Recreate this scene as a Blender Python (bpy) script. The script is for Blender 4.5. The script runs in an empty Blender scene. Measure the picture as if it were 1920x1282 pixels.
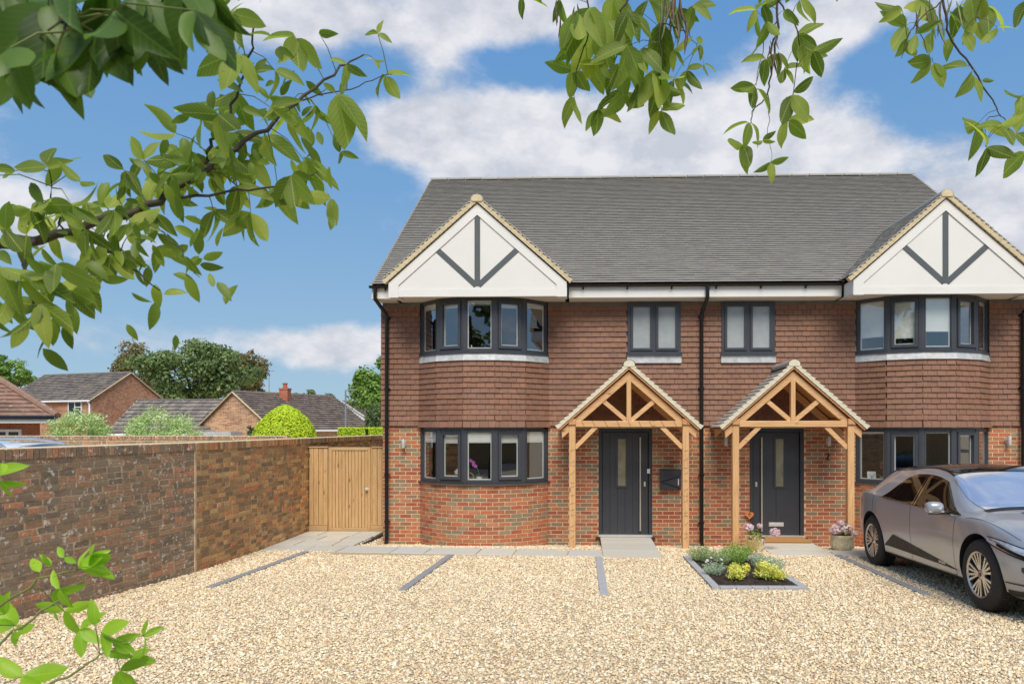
import bpy, bmesh, math, random
import numpy as np
from mathutils import Matrix, Vector, noise

R = math.radians
scn = bpy.context.scene
col = scn.collection
random.seed(7)

# ------------------------------------------------------------------ camera
EYE = Vector((0.0, -13.3, 2.25))
YAW = R(1.77)
FOCAL = 1300.0            # in pixels of a 1920 wide picture
cam_d = bpy.data.cameras.new('camera')
cam = bpy.data.objects.new('camera', cam_d)
col.objects.link(cam)
cam.location = EYE
cam.rotation_euler = (R(90), 0, YAW)
cam_d.sensor_width = 36.0
cam_d.lens = 36.0 * FOCAL / 1920.0
cam_d.shift_x = -92.0 / 1920.0
cam_d.shift_y = 161.0 / 1920.0
cam_d.clip_start = 0.05
cam_d.clip_end = 3000.0
cam_d.dof.use_dof = True
cam_d.dof.focus_distance = 12.0
cam_d.dof.aperture_fstop = 14.0
scn.camera = cam

# ------------------------------------------------------------------ light and exposure
SUN_DIR = Vector((0.10, -0.66, 0.84)).normalized()      # towards the sun
scn.view_settings.view_transform = 'Standard'
scn.view_settings.look = 'None'
scn.view_settings.gamma = 1.0
scn.view_settings.use_curve_mapping = False
scn.view_settings.exposure = 0.85

sun_d = bpy.data.lights.new('sun', 'SUN')
sun_d.energy = 2.3
sun_d.angle = R(34)
sun_d.color = (1.0, 0.93, 0.82)
sun = bpy.data.objects.new('sun', sun_d)
col.objects.link(sun)
sun.rotation_euler = SUN_DIR.to_track_quat('Z', 'Y').to_euler()

def lin(r, g=None, b=None):
    if g is None:
        g = b = r
    def s(c):
        c /= 255.0
        return c / 12.92 if c <= 0.04045 else ((c + 0.055) / 1.055) ** 2.4
    return (s(r), s(g), s(b), 1.0)

SKY_STRENGTH = 0.14
world = bpy.data.worlds.new('World')
scn.world = world
world.use_nodes = True
def build_world():
    nt = world.node_tree
    nt.nodes.clear()
    N = nt.nodes.new
    L = nt.links.new
    out = N('ShaderNodeOutputWorld')
    bg = N('ShaderNodeBackground')
    bg.inputs['Strength'].default_value = SKY_STRENGTH
    L(bg.outputs[0], out.inputs[0])
    sky = N('ShaderNodeTexSky')
    sky.sky_type = 'NISHITA'
    sky.sun_disc = False
    sky.sun_elevation = math.asin(SUN_DIR.z)
    sky.sun_rotation = math.atan2(SUN_DIR.x, SUN_DIR.y)
    sky.altitude = 50
    sky.air_density = 1.0
    sky.dust_density = 0.6
    sky.ozone_density = 1.6
    tc = N('ShaderNodeTexCoord')
    D = tc.outputs['Generated']
    def math_(op, a, b=None, clamp=False):
        n = N('ShaderNodeMath'); n.operation = op; n.use_clamp = clamp
        for i, v in enumerate((a, b)):
            if v is None: continue
            if isinstance(v, (int, float)): n.inputs[i].default_value = v
            else: L(v, n.inputs[i])
        return n.outputs[0]
    def vmath(op, a, b):
        n = N('ShaderNodeVectorMath'); n.operation = op
        for i, v in enumerate((a, b)):
            if isinstance(v, tuple): n.inputs[i].default_value = v
            else: L(v, n.inputs[i])
        return n
    stretch = vmath('MULTIPLY', D, (1.0, 1.0, 1.55)).outputs[0]
    nz = N('ShaderNodeTexNoise')
    nz.inputs['Scale'].default_value = 5.2
    nz.inputs['Detail'].default_value = 9.0
    nz.inputs['Roughness'].default_value = 0.6
    nz.inputs['Distortion'].default_value = 0.25
    L(stretch, nz.inputs['Vector'])
    n2 = N('ShaderNodeTexNoise')
    n2.inputs['Scale'].default_value = 13.0
    n2.inputs['Detail'].default_value = 8.0
    n2.inputs['Roughness'].default_value = 0.6
    L(stretch, n2.inputs['Vector'])
    # banks of cumulus and clear gaps, given where they stand in the sky: photo x, y, half sizes, strength
    banks = []
    for (px, py, rx, ry, amp) in [(980, 262, 250, 62, .40), (1330, 258, 230, 72, .44), (760, 235, 90, 40, .22), (1590, 300, 110, 45, .22), (1180, 310, 420, 40, .22),
                                  (560, 25, 120, 60, .34), (420, 0, 120, 50, .2), (810, 105, 70, 30, .14), (930, 25, 120, 45, .32), (1620, 25, 130, 45, .34), (1500, 110, 70, 30, .10),
                                  (1860, 420, 120, 90, .30), (1790, 330, 60, 40, .12), (590, 645, 190, 46, .34), (700, 400, 60, 60, .28), (165, 425, 130, 70, .40), (20, 130, 60, 80, .18),
                                  (300, 280, 240, 130, -.26), (330, 540, 280, 70, -.22), (1720, 190, 180, 90, -.34), (1130, 130, 190, 40, -.22), (690, 130, 60, 45, -.2), (960, 120, 110, 30, -.16), (1290, 60, 120, 60, -.14),
                                  (600, 330, 90, 130, -.22), (610, 500, 110, 70, -.25), (420, 720, 300, 40, -.18), (740, 320, 40, 25, -.14)]:
        a_, b_ = (px - 1052) / FOCAL, (802 - py) / FOCAL
        n_ = math.sqrt(1 + a_ * a_ + b_ * b_)
        banks.append(((a_ * math.cos(YAW) - math.sin(YAW)) / n_, b_ / n_, rx / FOCAL * .92, ry / FOCAL * .92, amp))
    tot = None
    for (bx, bz, sx, sz, amp) in banks:
        by = math.sqrt(max(0.0, 1 - bx * bx - bz * bz))
        d = vmath('SUBTRACT', D, (bx, by, bz)).outputs[0]
        d = vmath('MULTIPLY', d, (1 / sx, 1 / 0.6, 1 / sz)).outputs[0]
        q = vmath('DOT_PRODUCT', d, d).outputs['Value']
        e = math_('MULTIPLY', math_('POWER', 2.718, math_('MULTIPLY', q, -0.7)), amp)
        tot = e if tot is None else math_('ADD', tot, e)
    fb = math_('ADD', math_('MULTIPLY', nz.outputs[0], 0.78), math_('MULTIPLY', n2.outputs[0], 0.22))
    dens = math_('ADD', fb, tot)
    mr = N('ShaderNodeMapRange'); mr.interpolation_type = 'SMOOTHSTEP'
    mr.inputs[1].default_value = 0.475; mr.inputs[2].default_value = 0.73
    L(dens, mr.inputs[0])
    # clear sky: the sky texture deepened to the photograph's blue
    sep = N('ShaderNodeSeparateXYZ'); L(D, sep.inputs[0])
    gr = N('ShaderNodeValToRGB')
    K = 1.0 / (SKY_STRENGTH * 2 ** scn.view_settings.exposure)
    els = gr.color_ramp.elements
    stops = [(0.0, (154, 186, 208)), (0.10, (142, 178, 208)), (0.30, (116, 162, 207)), (0.55, (94, 148, 206)), (1.0, (70, 122, 190))]
    els[0].position = 0.0; els[1].position = 1.0
    for p_, c_ in stops[1:-1]: els.new(p_)
    for e_, (p_, c_) in zip(sorted(els, key=lambda q: q.position), stops):
        e_.color = tuple(v for v in lin(*c_)[:3]) + (1,)
    L(math_('MAXIMUM', sep.outputs[2], 0.0), gr.inputs[0])
    gk = vmath('MULTIPLY', gr.outputs[0], (K, K, K)).outputs[0]
    blue = N('ShaderNodeMix'); blue.data_type = 'RGBA'; blue.inputs[0].default_value = 0.93
    L(sky.outputs[0], blue.inputs[6]); L(gk, blue.inputs[7])
    # light and shade inside the cloud
    cr = N('ShaderNodeMapRange')
    cr.inputs[1].default_value = 0.38; cr.inputs[2].default_value = 0.62
    L(n2.outputs[0], cr.inputs[0])
    mc = N('ShaderNodeMix'); mc.data_type = 'RGBA'
    mc.inputs[6].default_value = tuple(v * K for v in lin(204, 208, 218)[:3]) + (1,)
    mc.inputs[7].default_value = tuple(v * K for v in lin(240, 239, 242)[:3]) + (1,)
    L(cr.outputs[0], mc.inputs[0])
    mx = N('ShaderNodeMix'); mx.data_type = 'RGBA'
    L(math_('MULTIPLY', mr.outputs[0], 0.93), mx.inputs[0])
    L(blue.outputs[2], mx.inputs[6])
    L(mc.outputs[2], mx.inputs[7])
    L(mx.outputs[2], bg.inputs['Color'])
build_world()

# ------------------------------------------------------------------ materials
MAT = {}
def new_mat(name):
    m = bpy.data.materials.new(name)
    m.use_nodes = True
    m.node_tree.nodes.clear()
    MAT[name] = m
    return m

class NT:
    """small node helper"""
    def __init__(self, m):
        self.nt = m.node_tree
        self.out = self.n('ShaderNodeOutputMaterial')
    def n(self, t, **kw):
        x = self.nt.nodes.new(t)
        for k, v in kw.items():
            setattr(x, k, v)
        return x
    def l(self, a, b):
        self.nt.links.new(a, b)
    def pos(self, scale=None):
        g = self.n('ShaderNodeNewGeometry').outputs['Position']
        if scale is None:
            return g
        v = self.n('ShaderNodeVectorMath', operation='MULTIPLY')
        self.l(g, v.inputs[0]); v.inputs[1].default_value = scale
        return v.outputs[0]
    def noise(self, scale, detail=4, rough=0.55, vec=None, dist=0.0):
        x = self.n('ShaderNodeTexNoise')
        x.inputs['Scale'].default_value = scale
        x.inputs['Detail'].default_value = detail
        x.inputs['Roughness'].default_value = rough
        x.inputs['Distortion'].default_value = dist
        self.l(vec if vec is not None else self.pos(), x.inputs['Vector'])
        return x.outputs[0]
    def ramp(self, fac, stops, const=False):
        r = self.n('ShaderNodeValToRGB')
        if const: r.color_ramp.interpolation = 'CONSTANT'
        e = r.color_ramp.elements
        e[0].position, e[0].color = stops[0]
        e[1].position, e[1].color = stops[-1]
        for p, c in stops[1:-1]:
            q = e.new(p); q.color = c
        self.l(fac, r.inputs[0])
        return r.outputs[0]
    def mix(self, fac, a, b, blend='MIX'):
        x = self.n('ShaderNodeMix', data_type='RGBA', blend_type=blend)
        for i, v in ((0, fac), (6, a), (7, b)):
            if isinstance(v, (int, float)): x.inputs[i].default_value = v
            elif isinstance(v, tuple): x.inputs[i].default_value = v
            else: self.l(v, x.inputs[i])
        return x.outputs[2]
    def rng(self, v, a, b, c, d):
        x = self.n('ShaderNodeMapRange')
        self.l(v, x.inputs[0])
        for i, q in enumerate((a, b, c, d)): x.inputs[i + 1].default_value = q
        return x.outputs[0]
    def math(self, op, a, b=None):
        x = self.n('ShaderNodeMath', operation=op)
        for i, v in enumerate((a, b)):
            if v is None: continue
            if isinstance(v, (int, float)): x.inputs[i].default_value = v
            else: self.l(v, x.inputs[i])
        return x.outputs[0]
    def rnd(self, src):
        if src == 'attr':
            return self.n('ShaderNodeAttribute', attribute_name='rnd').outputs['Fac']
        return self.n('ShaderNodeObjectInfo').outputs['Random']
    def principled(self, color, rough=0.6, metal=0.0, bump=None, bstr=0.3, bdist=0.01, **kw):
        b = self.n('ShaderNodeBsdfPrincipled')
        for key, v in (('Base Color', color), ('Roughness', rough), ('Metallic', metal)):
            if isinstance(v, (int, float, tuple)): b.inputs[key].default_value = v
            else: self.l(v, b.inputs[key])
        for k, v in kw.items():
            b.inputs[k].default_value = v
        if bump is not None:
            bp = self.n('ShaderNodeBump')
            bp.inputs['Strength'].default_value = bstr
            bp.inputs['Distance'].default_value = bdist
            self.l(bump, bp.inputs['Height'])
            self.l(bp.outputs[0], b.inputs['Normal'])
        self.l(b.outputs[0], self.out.inputs[0])
        return b

def simple(name, c, rough=0.5, metal=0.0, var=0.12, scale=6.0, bscale=None, bstr=0.15, bdist=0.004, **kw):
    t = NT(new_mat(name))
    dark = tuple(x * (1 - var) for x in c[:3]) + (1,)
    lite = tuple(min(1, x * (1 + var)) for x in c[:3]) + (1,)
    f = t.noise(scale, 5)
    colr = t.ramp(f, [(0.3, dark), (0.7, lite)])
    rr = t.rng(t.noise(scale * 2.3, 3), 0.3, 0.7, max(0.02, rough - 0.06), min(1, rough + 0.06))
    t.principled(colr, rr, metal, t.noise(bscale, 4) if bscale else None, bstr, bdist, **kw)
    return MAT[name]

def piece_mat(name, stops, src, rough=0.85, nscale=40.0, namt=0.25, bscale=140.0, bstr=0.35, bdist=0.004, spots=None, stain=None):
    """per-piece colour from a palette + speckle; src 'obj' for single pieces, 'attr' for joined ones"""
    t = NT(new_mat(name + '_' + src))
    c = t.ramp(t.rnd(src), stops, const=True)
    f = t.noise(nscale, 6, 0.65)
    c = t.mix(t.rng(f, 0.3, 0.7, 0.0, 1.0), t.mix(1.0, c, (1 - namt,) * 3 + (1,), 'MULTIPLY'), t.mix(1.0, c, (1 + namt,) * 3 + (1,), 'MULTIPLY'))
    if stain:
        sc, colr, lo, hi = stain
        c = t.mix(t.rng(t.noise(sc, 5, 0.6), lo, hi, 0.0, 0.55), c, colr)
    if spots:
        sc, colr, lo = spots
        c = t.mix(t.rng(t.noise(sc, 3, 0.6), lo, lo + 0.03, 0.0, 0.8), c, colr)
    t.principled(c, rough, 0, t.noise(bscale, 4, 0.7), bstr, bdist)
    return MAT[name + '_' + src]

def stops_of(cols):
    n = len(cols)
    return [(i / n, lin(*c)) for i, c in enumerate(cols)]

HOUSE_BRICK = stops_of([(165, 100, 71), (176, 113, 80), (156, 91, 67), (146, 128, 103), (180, 110, 77), (153, 96, 70), (166, 90, 65),
                        (134, 119, 97), (173, 122, 90), (183, 105, 73), (151, 103, 79), (155, 85, 63), (139, 116, 91), (180, 118, 86)])
WALL_TILE = stops_of([(131, 93, 72), (134, 96, 74), (128, 91, 70), (137, 97, 75), (132, 93, 71), (129, 93, 73), (140, 99, 77), (125, 89, 70), (133, 96, 73)])
ROOF_TILE = stops_of([(158, 154, 146), (163, 159, 150), (155, 150, 144), (166, 161, 151), (161, 156, 148), (157, 153, 146)])
OLD_BRICK = stops_of([(155, 123, 95), (141, 119, 93), (173, 131, 99), (133, 113, 91), (162, 125, 96), (146, 127, 101), (189, 133, 97), (149, 121, 93), (139, 120, 98), (168, 135, 104), (128, 111, 91), (160, 130, 100)])
NEW_OLD_BRICK = stops_of([(202, 161, 108), (165, 130, 92), (190, 136, 93), (213, 174, 119), (148, 118, 87), (180, 142, 99), (206, 144, 95), (196, 156, 106), (140, 114, 87), (215, 161, 106), (172, 136, 96), (155, 124, 92), (200, 132, 91)])
for src in ('obj', 'attr'):
    piece_mat('house_brick', HOUSE_BRICK, src, nscale=28, namt=0.22, stain=(5.0, lin(190, 170, 140), 0.60, 0.78))
    piece_mat('wall_tile', WALL_TILE, src, nscale=22, namt=0.09, rough=0.7, bstr=0.2, spots=(30.0, lin(206, 186, 166), 0.70), stain=(2.2, lin(140, 104, 90), 0.5, 0.75))
    piece_mat('roof_tile', ROOF_TILE, src, nscale=18, namt=0.06, rough=0.5, bstr=0.2, stain=(1.2, lin(162, 160, 156), 0.5, 0.85))
    piece_mat('old_brick', OLD_BRICK, src, nscale=30, namt=0.3, bstr=0.6, bdist=0.006, spots=(15.0, lin(214, 207, 194), 0.605), stain=(1.5, lin(178, 158, 136), 0.50, 0.78))
    piece_mat('patched_brick', NEW_OLD_BRICK, src, nscale=30, namt=0.25, bstr=0.6, bdist=0.006, spots=(22.0, lin(190, 180, 160), 0.74), stain=(2.0, lin(152, 124, 88), 0.48, 0.72))

simple('mortar', lin(208, 182, 142), 0.95, var=0.15, scale=12, bscale=220, bstr=0.3)
simple('old_mortar', lin(192, 172, 140), 0.95, var=0.3, scale=8, bscale=160, bstr=0.5)
simple('patched_mortar', lin(206, 180, 132), 0.95, var=0.25, scale=8, bscale=160, bstr=0.5)
simple('white_paint', lin(224, 222, 216), 0.45, var=0.03, scale=2.0)
simple('render_panel', lin(222, 220, 214), 0.7, var=0.03, scale=1.4, bscale=60, bstr=0.08)
simple('soffit_paint', lin(226, 216, 202), 0.55, var=0.03)
simple('anthracite', lin(64, 66, 72), 0.38, var=0.06, scale=3)
simple('door_paint', lin(58, 60, 65), 0.42, var=0.06, scale=5, bscale=300, bstr=0.05)
simple('timber_paint', lin(82, 87, 90), 0.5, var=0.07, scale=4)
simple('black_plastic', lin(22, 22, 24), 0.32, var=0.1)
simple('lead', lin(182, 183, 182), 0.5, 0.1, var=0.22, scale=9, bscale=40, bstr=0.2)
simple('dull_lead', lin(104, 98, 92), 0.6, 0.1, var=0.2, scale=9, bscale=40, bstr=0.2)
simple('verge_mortar', lin(208, 192, 156), 0.9, var=0.12, scale=20, bscale=120, bstr=0.5, bdist=0.006)
simple('steel', lin(212, 210, 206), 0.35, 0.35, var=0.05)
simple('matt_steel', lin(190, 184, 170), 0.45, 0.4, var=0.05)
simple('blind_fabric', lin(240, 238, 232), 0.85, var=0.03)
simple('white_plastic', lin(228, 228, 224), 0.4, var=0.03)
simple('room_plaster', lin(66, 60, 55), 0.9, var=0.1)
simple('dark_rubber', lin(28, 28, 29), 0.7, var=0.15, scale=30, bscale=200)
simple('soil', lin(58, 46, 40), 0.95, var=0.4, scale=40, bscale=60, bstr=0.9, bdist=0.02)
simple('sett_granite', lin(166, 165, 164), 0.8, var=0.14, scale=30, bscale=160, bstr=0.3)
simple('sett_dark', lin(142, 141, 140), 0.8, var=0.12, scale=30, bscale=160, bstr=0.3)
simple('coir', lin(176, 128, 74), 0.98, var=0.2, scale=60, bscale=300, bstr=0.8)
simple('sign_orange', lin(206, 122, 62), 0.6, var=0.06)
simple('bark', lin(74, 62, 52), 0.9, var=0.3, scale=25, bscale=60, bstr=0.7, bdist=0.01)
simple('twig_bark', lin(66, 58, 44), 0.8, var=0.25, scale=60)
simple('green_stem', lin(112, 122, 62), 0.7, var=0.2, scale=60)
simple('dry_pod', lin(104, 88, 66), 0.8, var=0.3, scale=90)
simple('green_pod', lin(116, 126, 66), 0.6, var=0.25, scale=90)
simple('stone_pot', lin(206, 192, 156), 0.9, var=0.22, scale=14, bscale=45, bstr=0.7, bdist=0.01)
simple('galvanised', lin(150, 156, 160), 0.45, 0.6, var=0.1)
simple('pvc_white', lin(232, 232, 230), 0.4, var=0.03)
simple('terracotta', lin(168, 96, 66), 0.8, var=0.15, scale=20)
simple('black_metal', lin(30, 31, 33), 0.35, 0.3, var=0.1)
simple('dark_window', lin(30, 34, 38), 0.08, var=0.3, scale=1.5)
simple('white_petal', lin(238, 236, 232), 0.6, var=0.04)
simple('purple_petal', lin(186, 92, 178), 0.6, var=0.2, scale=60)
simple('card_white', lin(222, 222, 220), 0.7, var=0.03)
simple('ink_black', lin(34, 34, 36), 0.6, var=0.05)
simple('wicker', lin(168, 128, 84), 0.9, var=0.25, scale=80)

def slab_mat():
    t = NT(new_mat('paving'))
    c = t.ramp(t.rnd('obj'), stops_of([(196, 194, 182), (204, 201, 190), (188, 188, 180), (206, 200, 184), (192, 192, 186)]), const=True)
    f = t.noise(3.0, 5, 0.6)
    c = t.mix(t.rng(f, 0.4, 0.75, 0, 0.6), c, lin(204, 186, 150))
    c = t.mix(t.rng(t.noise(60, 4), 0.35, 0.7, 0, 0.35), c, lin(160, 158, 150))
    t.principled(c, 0.8, 0, t.noise(90, 5), 0.3, 0.004)
slab_mat()

def wood_mat(name, cols, axis='Z', knots=True, src='obj', rough=0.6):
    t = NT(new_mat(name))
    s = {'Z': (14.0, 14.0, 0.9), 'X': (0.9, 14.0, 14.0), 'Y': (14.0, 0.9, 14.0)}[axis]
    off = t.n('ShaderNodeVectorMath', operation='ADD')
    rv = t.n('ShaderNodeCombineXYZ')
    r = t.math('MULTIPLY', t.rnd(src), 37.0)
    for i in range(3): t.l(r, rv.inputs[i])
    t.l(t.pos(s), off.inputs[0]); t.l(rv.outputs[0], off.inputs[1])
    f = t.noise(3.0, 6, 0.6, off.outputs[0], 0.6)
    c = t.ramp(f, [(0.25, lin(*cols[0])), (0.5, lin(*cols[1])), (0.78, lin(*cols[2]))])
    c = t.mix(t.rng(t.rnd(src), 0, 1, 0.0, 0.28), c, lin(*cols[0]))
    if knots:
        v = t.n('ShaderNodeTexVoronoi')
        ks = t.n('ShaderNodeVectorMath', operation='MULTIPLY')
        ks.inputs[1].default_value = {'Z': (7, 7, 2.6), 'X': (2.6, 7, 7), 'Y': (7, 2.6, 7)}[axis]
        o2 = t.n('ShaderNodeVectorMath', operation='ADD')
        t.l(t.pos(), ks.inputs[0]); t.l(ks.outputs[0], o2.inputs[0]); t.l(rv.outputs[0], o2.inputs[1])
        t.l(o2.outputs[0], v.inputs['Vector'])
        v.inputs['Scale'].default_value = 1.0
        k = t.rng(v.outputs['Distance'], 0.05, 0.15, 0.85, 0.0)
        c = t.mix(k, c, lin(*cols[3]))
    t.principled(c, rough, 0, f, 0.15, 0.004)
wood_mat('oak_post', [(187, 140, 93), (216, 170, 118), (231, 190, 138), (125, 87, 55)], 'Z')
wood_mat('oak_beam', [(187, 140, 93), (218, 172, 120), (231, 190, 138), (125, 87, 55)], 'X')
wood_mat('oak_plate', [(172, 120, 72), (203, 150, 99), (218, 170, 118), (117, 77, 49)], 'Y')
wood_mat('pine_board', [(170, 131, 86), (204, 166, 115), (221, 186, 135), (123, 85, 53)], 'Z')
wood_mat('pine_rail', [(175, 141, 99), (195, 162, 116), (207, 176, 130), (130, 95, 63)], 'X')

def glass_mat(name, tint=(1, 1, 1, 1), lo=0.10, hi=0.9, rough=0.0):
    t = NT(new_mat(name))
    g = t.n('ShaderNodeBsdfGlossy'); g.inputs['Roughness'].default_value = rough
    g.inputs['Color'].default_value = (0.95, 0.97, 1.0, 1)
    tr = t.n('ShaderNodeBsdfTransparent'); tr.inputs['Color'].default_value = tint
    lw = t.n('ShaderNodeLayerWeight'); lw.inputs['Blend'].default_value = 0.25
    bp = t.n('ShaderNodeBump'); bp.inputs['Strength'].default_value = 0.03; bp.inputs['Distance'].default_value = 0.02
    t.l(t.noise(2.2, 1), bp.inputs['Height'])
    t.l(bp.outputs[0], g.inputs['Normal'])
    f = t.rng(lw.outputs['Facing'], 0, 1, lo, hi)
    mx = t.n('ShaderNodeMixShader')
    t.l(f, mx.inputs[0]); t.l(tr.outputs[0], mx.inputs[1]); t.l(g.outputs[0], mx.inputs[2])
    t.l(mx.outputs[0], t.out.inputs[0])
glass_mat('window_glass', (0.9, 0.93, 0.92, 1), 0.16, 0.9)

def frosted():
    t = NT(new_mat('frosted_glass'))
    c = t.ramp(t.noise(4, 3), [(0.3, lin(150, 156, 158)), (0.7, lin(166, 170, 170))])
    t.principled(c, 0.22, 0.0, t.noise(60, 3), 0.03, 0.002)
frosted()

def leaf_mat(name, c1, c2, c3, src='obj', trans=0.45, rough=0.45, tcol=None):
    t = NT(new_mat(name))
    c = t.ramp(t.rnd(src), [(0.0, c1), (0.5, c2), (1.0, c3)])
    c = t.mix(t.rng(t.noise(9, 3), 0.3, 0.7, 0.0, 0.35), c, c1)
    if src == 'obj':
        oc = t.n('ShaderNodeTexCoord').outputs['Object']
        sp = t.n('ShaderNodeSeparateXYZ'); t.l(oc, sp.inputs[0])
        ay = t.math('ABSOLUTE', sp.outputs[1])
        vein = t.math('SINE', t.math('MULTIPLY', t.math('SUBTRACT', sp.outputs[0], t.math('MULTIPLY', ay, 1.1)), 62.0))
        c = t.mix(t.rng(vein, 0.55, 1.0, 0.0, 0.28), c, c3)
        c = t.mix(t.rng(ay, 0.004, 0.016, 0.75, 0.0), c, c3)
        add = t.n('ShaderNodeVectorMath', operation='ADD'); t.l(oc, add.inputs[0])
        cb = t.n('ShaderNodeCombineXYZ'); rr_ = t.math('MULTIPLY', t.rnd('obj'), 91.0)
        for q in range(3): t.l(rr_, cb.inputs[q])
        t.l(cb.outputs[0], add.inputs[1])
        blem = t.noise(5.0, 4, 0.6, add.outputs[0])
        c = t.mix(t.rng(blem, 0.66, 0.72, 0.0, 0.7), c, lin(120, 100, 50))
    b = t.n('ShaderNodeBsdfPrincipled')
    t.l(c, b.inputs['Base Color']); b.inputs['Roughness'].default_value = rough
    tl = t.n('ShaderNodeBsdfTranslucent')
    if tcol: tl.inputs['Color'].default_value = tcol
    else: t.l(t.mix(1.0, c, (1.25, 1.35, 0.7, 1), 'MULTIPLY'), tl.inputs['Color'])
    mx = t.n('ShaderNodeMixShader'); mx.inputs[0].default_value = trans
    t.l(b.outputs[0], mx.inputs[1]); t.l(tl.outputs[0], mx.inputs[2])
    t.l(mx.outputs[0], t.out.inputs[0])
def L3(*a, k=1.55): return [tuple(min(.8, v * k) for v in lin(*x)[:3]) + (1,) for x in a]
leaf_mat('laburnum_leaf', *L3((74, 92, 36), (108, 128, 52), (150, 160, 78)), trans=0.62, rough=0.6)
leaf_mat('shade_leaf', *L3((50, 72, 28), (66, 92, 32), (86, 112, 40)), trans=0.5)  # darker green: shade of the canopy overhead is put into the colour
leaf_mat('small_leaf', *L3((80, 98, 36), (100, 120, 44), (128, 144, 56)), 'attr', 0.6)
leaf_mat('lime_leaf', *L3((120, 158, 36), (142, 182, 44), (162, 198, 62), k=1.2), trans=0.5)
leaf_mat('tree_leaf', *L3((62, 78, 44), (88, 106, 60), (124, 140, 82)), 'attr', 0.25, 0.6)
leaf_mat('bright_tree_leaf', *L3((74, 98, 42), (104, 134, 56), (144, 168, 84)), 'attr', 0.3, 0.6)
leaf_mat('copper_leaf', *L3((78, 76, 46), (112, 102, 62), (136, 122, 78)), 'attr', 0.25, 0.6)
leaf_mat('pale_shrub_leaf', *L3((120, 138, 84), (164, 182, 122), (208, 220, 172)), 'attr', 0.3, 0.6)
leaf_mat('golden_leaf', *L3((120, 148, 24), (178, 198, 34), (214, 224, 60), k=1.4), 'attr', 0.3, 0.6)
leaf_mat('conifer_leaf', *L3((58, 76, 44), (80, 98, 56), (104, 122, 72)), 'attr', 0.2, 0.7)
leaf_mat('lavender_leaf', *L3((104, 120, 82), (138, 152, 108), (168, 180, 136)), 'attr', 0.3, 0.7)
leaf_mat('grey_leaf', *L3((120, 136, 118), (150, 164, 146), (182, 192, 176)), 'attr', 0.3, 0.7)
leaf_mat('yellow_leaf', *L3((188, 178, 76), (212, 202, 104), (230, 224, 150)), 'attr', 0.3, 0.7)
leaf_mat('bed_green_leaf', *L3((96, 124, 56), (128, 154, 74), (164, 184, 104)), 'attr', 0.3, 0.7)
leaf_mat('hydrangea_petal', *L3((176, 140, 158), (204, 168, 182), (222, 196, 206)), 'attr', 0.3, 0.7)
leaf_mat('hydrangea_leaf', *L3((86, 112, 48), (112, 140, 58), (150, 160, 70)), 'attr', 0.3, 0.6)
leaf_mat('dry_grass_leaf', *L3((150, 132, 84), (176, 156, 104), (196, 178, 128)), 'attr', 0.3, 0.8)

def gravel_mat():
    pal = stops_of([(234, 216, 177), (244, 230, 197), (228, 202, 160), (248, 237, 212), (232, 206, 165), (240, 223, 187), (218, 189, 149), (245, 232, 199), (211, 194, 168), (238, 216, 174), (233, 215, 181), (249, 238, 213), (226, 205, 167), (202, 173, 135)])
    t = NT(new_mat('gravel_stone'))
    c = t.ramp(t.rnd('attr'), pal, const=True)
    c = t.mix(t.rng(t.noise(60, 4), 0.3, 0.7, 0, 0.2), c, lin(206, 180, 138))
    t.principled(c, 0.8)
    t = NT(new_mat('gravel_bed'))
    v = t.n('ShaderNodeTexVoronoi'); v.inputs['Scale'].default_value = 62.0
    t.l(t.pos(), v.inputs['Vector'])
    sep = t.n('ShaderNodeSeparateColor'); t.l(v.outputs['Color'], sep.inputs[0])
    c = t.ramp(sep.outputs[0], pal, const=True)
    c = t.mix(t.rng(v.outputs['Distance'], 0.006, 0.014, 0.0, 0.6), c, lin(120, 98, 70))
    t.principled(c, 0.9, 0, v.outputs['Distance'], -0.6, 0.02)
gravel_mat()

def brick_tex(name, c1, c2, mortar, scale=1.0, axis='XZ'):
    """fine brickwork for walls too far off to tell the bricks apart"""
    t = NT(new_mat(name))
    g = t.n('ShaderNodeSeparateXYZ'); t.l(t.pos(), g.inputs[0])
    cb = t.n('ShaderNodeCombineXYZ')
    t.l(t.math('ADD', g.outputs[0], g.outputs[1]), cb.inputs[0])
    t.l(g.outputs[2], cb.inputs[1])
    b = t.n('ShaderNodeTexBrick')
    b.inputs['Color1'].default_value = c1; b.inputs['Color2'].default_value = c2; b.inputs['Mortar'].default_value = mortar
    b.inputs['Scale'].default_value = scale
    b.inputs['Mortar Size'].default_value = 0.008
    b.inputs['Brick Width'].default_value = 0.225; b.inputs['Row Height'].default_value = 0.075
    b.inputs['Bias'].default_value = 0.0
    t.l(cb.outputs[0], b.inputs['Vector'])
    c = t.mix(t.rng(t.noise(1.7, 6, 0.7), 0.42, 0.72, 0, 0.5), b.outputs[0], mortar)
    c = t.mix(t.rng(t.noise(5.0, 4, 0.7), 0.5, 0.75, 0, 0.45), c, c1)
    t.principled(c, 0.9)
brick_tex('far_brick', lin(112, 62, 46), lin(190, 124, 88), lin(196, 164, 132))
brick_tex('far_pale_brick', lin(134, 76, 50), lin(216, 166, 120), lin(214, 188, 156))
brick_tex('far_red_brick', lin(146, 70, 46), lin(166, 90, 60), lin(190, 140, 110))
for nm, cs in (('far_grey_tile', [(112, 104, 98), (126, 117, 110), (100, 94, 90), (134, 126, 116)]),
               ('far_brown_tile', [(112, 98, 90), (124, 108, 98), (104, 92, 86), (132, 118, 106)]),
               ('far_red_tile', [(132, 102, 86), (146, 114, 98), (120, 94, 80), (140, 108, 90)])):
    piece_mat(nm, stops_of(cs), 'attr', rough=0.85, nscale=6, namt=0.2, bscale=30, bstr=0.2, spots=(7.0, lin(176, 172, 160), 0.63), stain=(0.6, lin(150, 138, 100), 0.55, 0.8))

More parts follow.
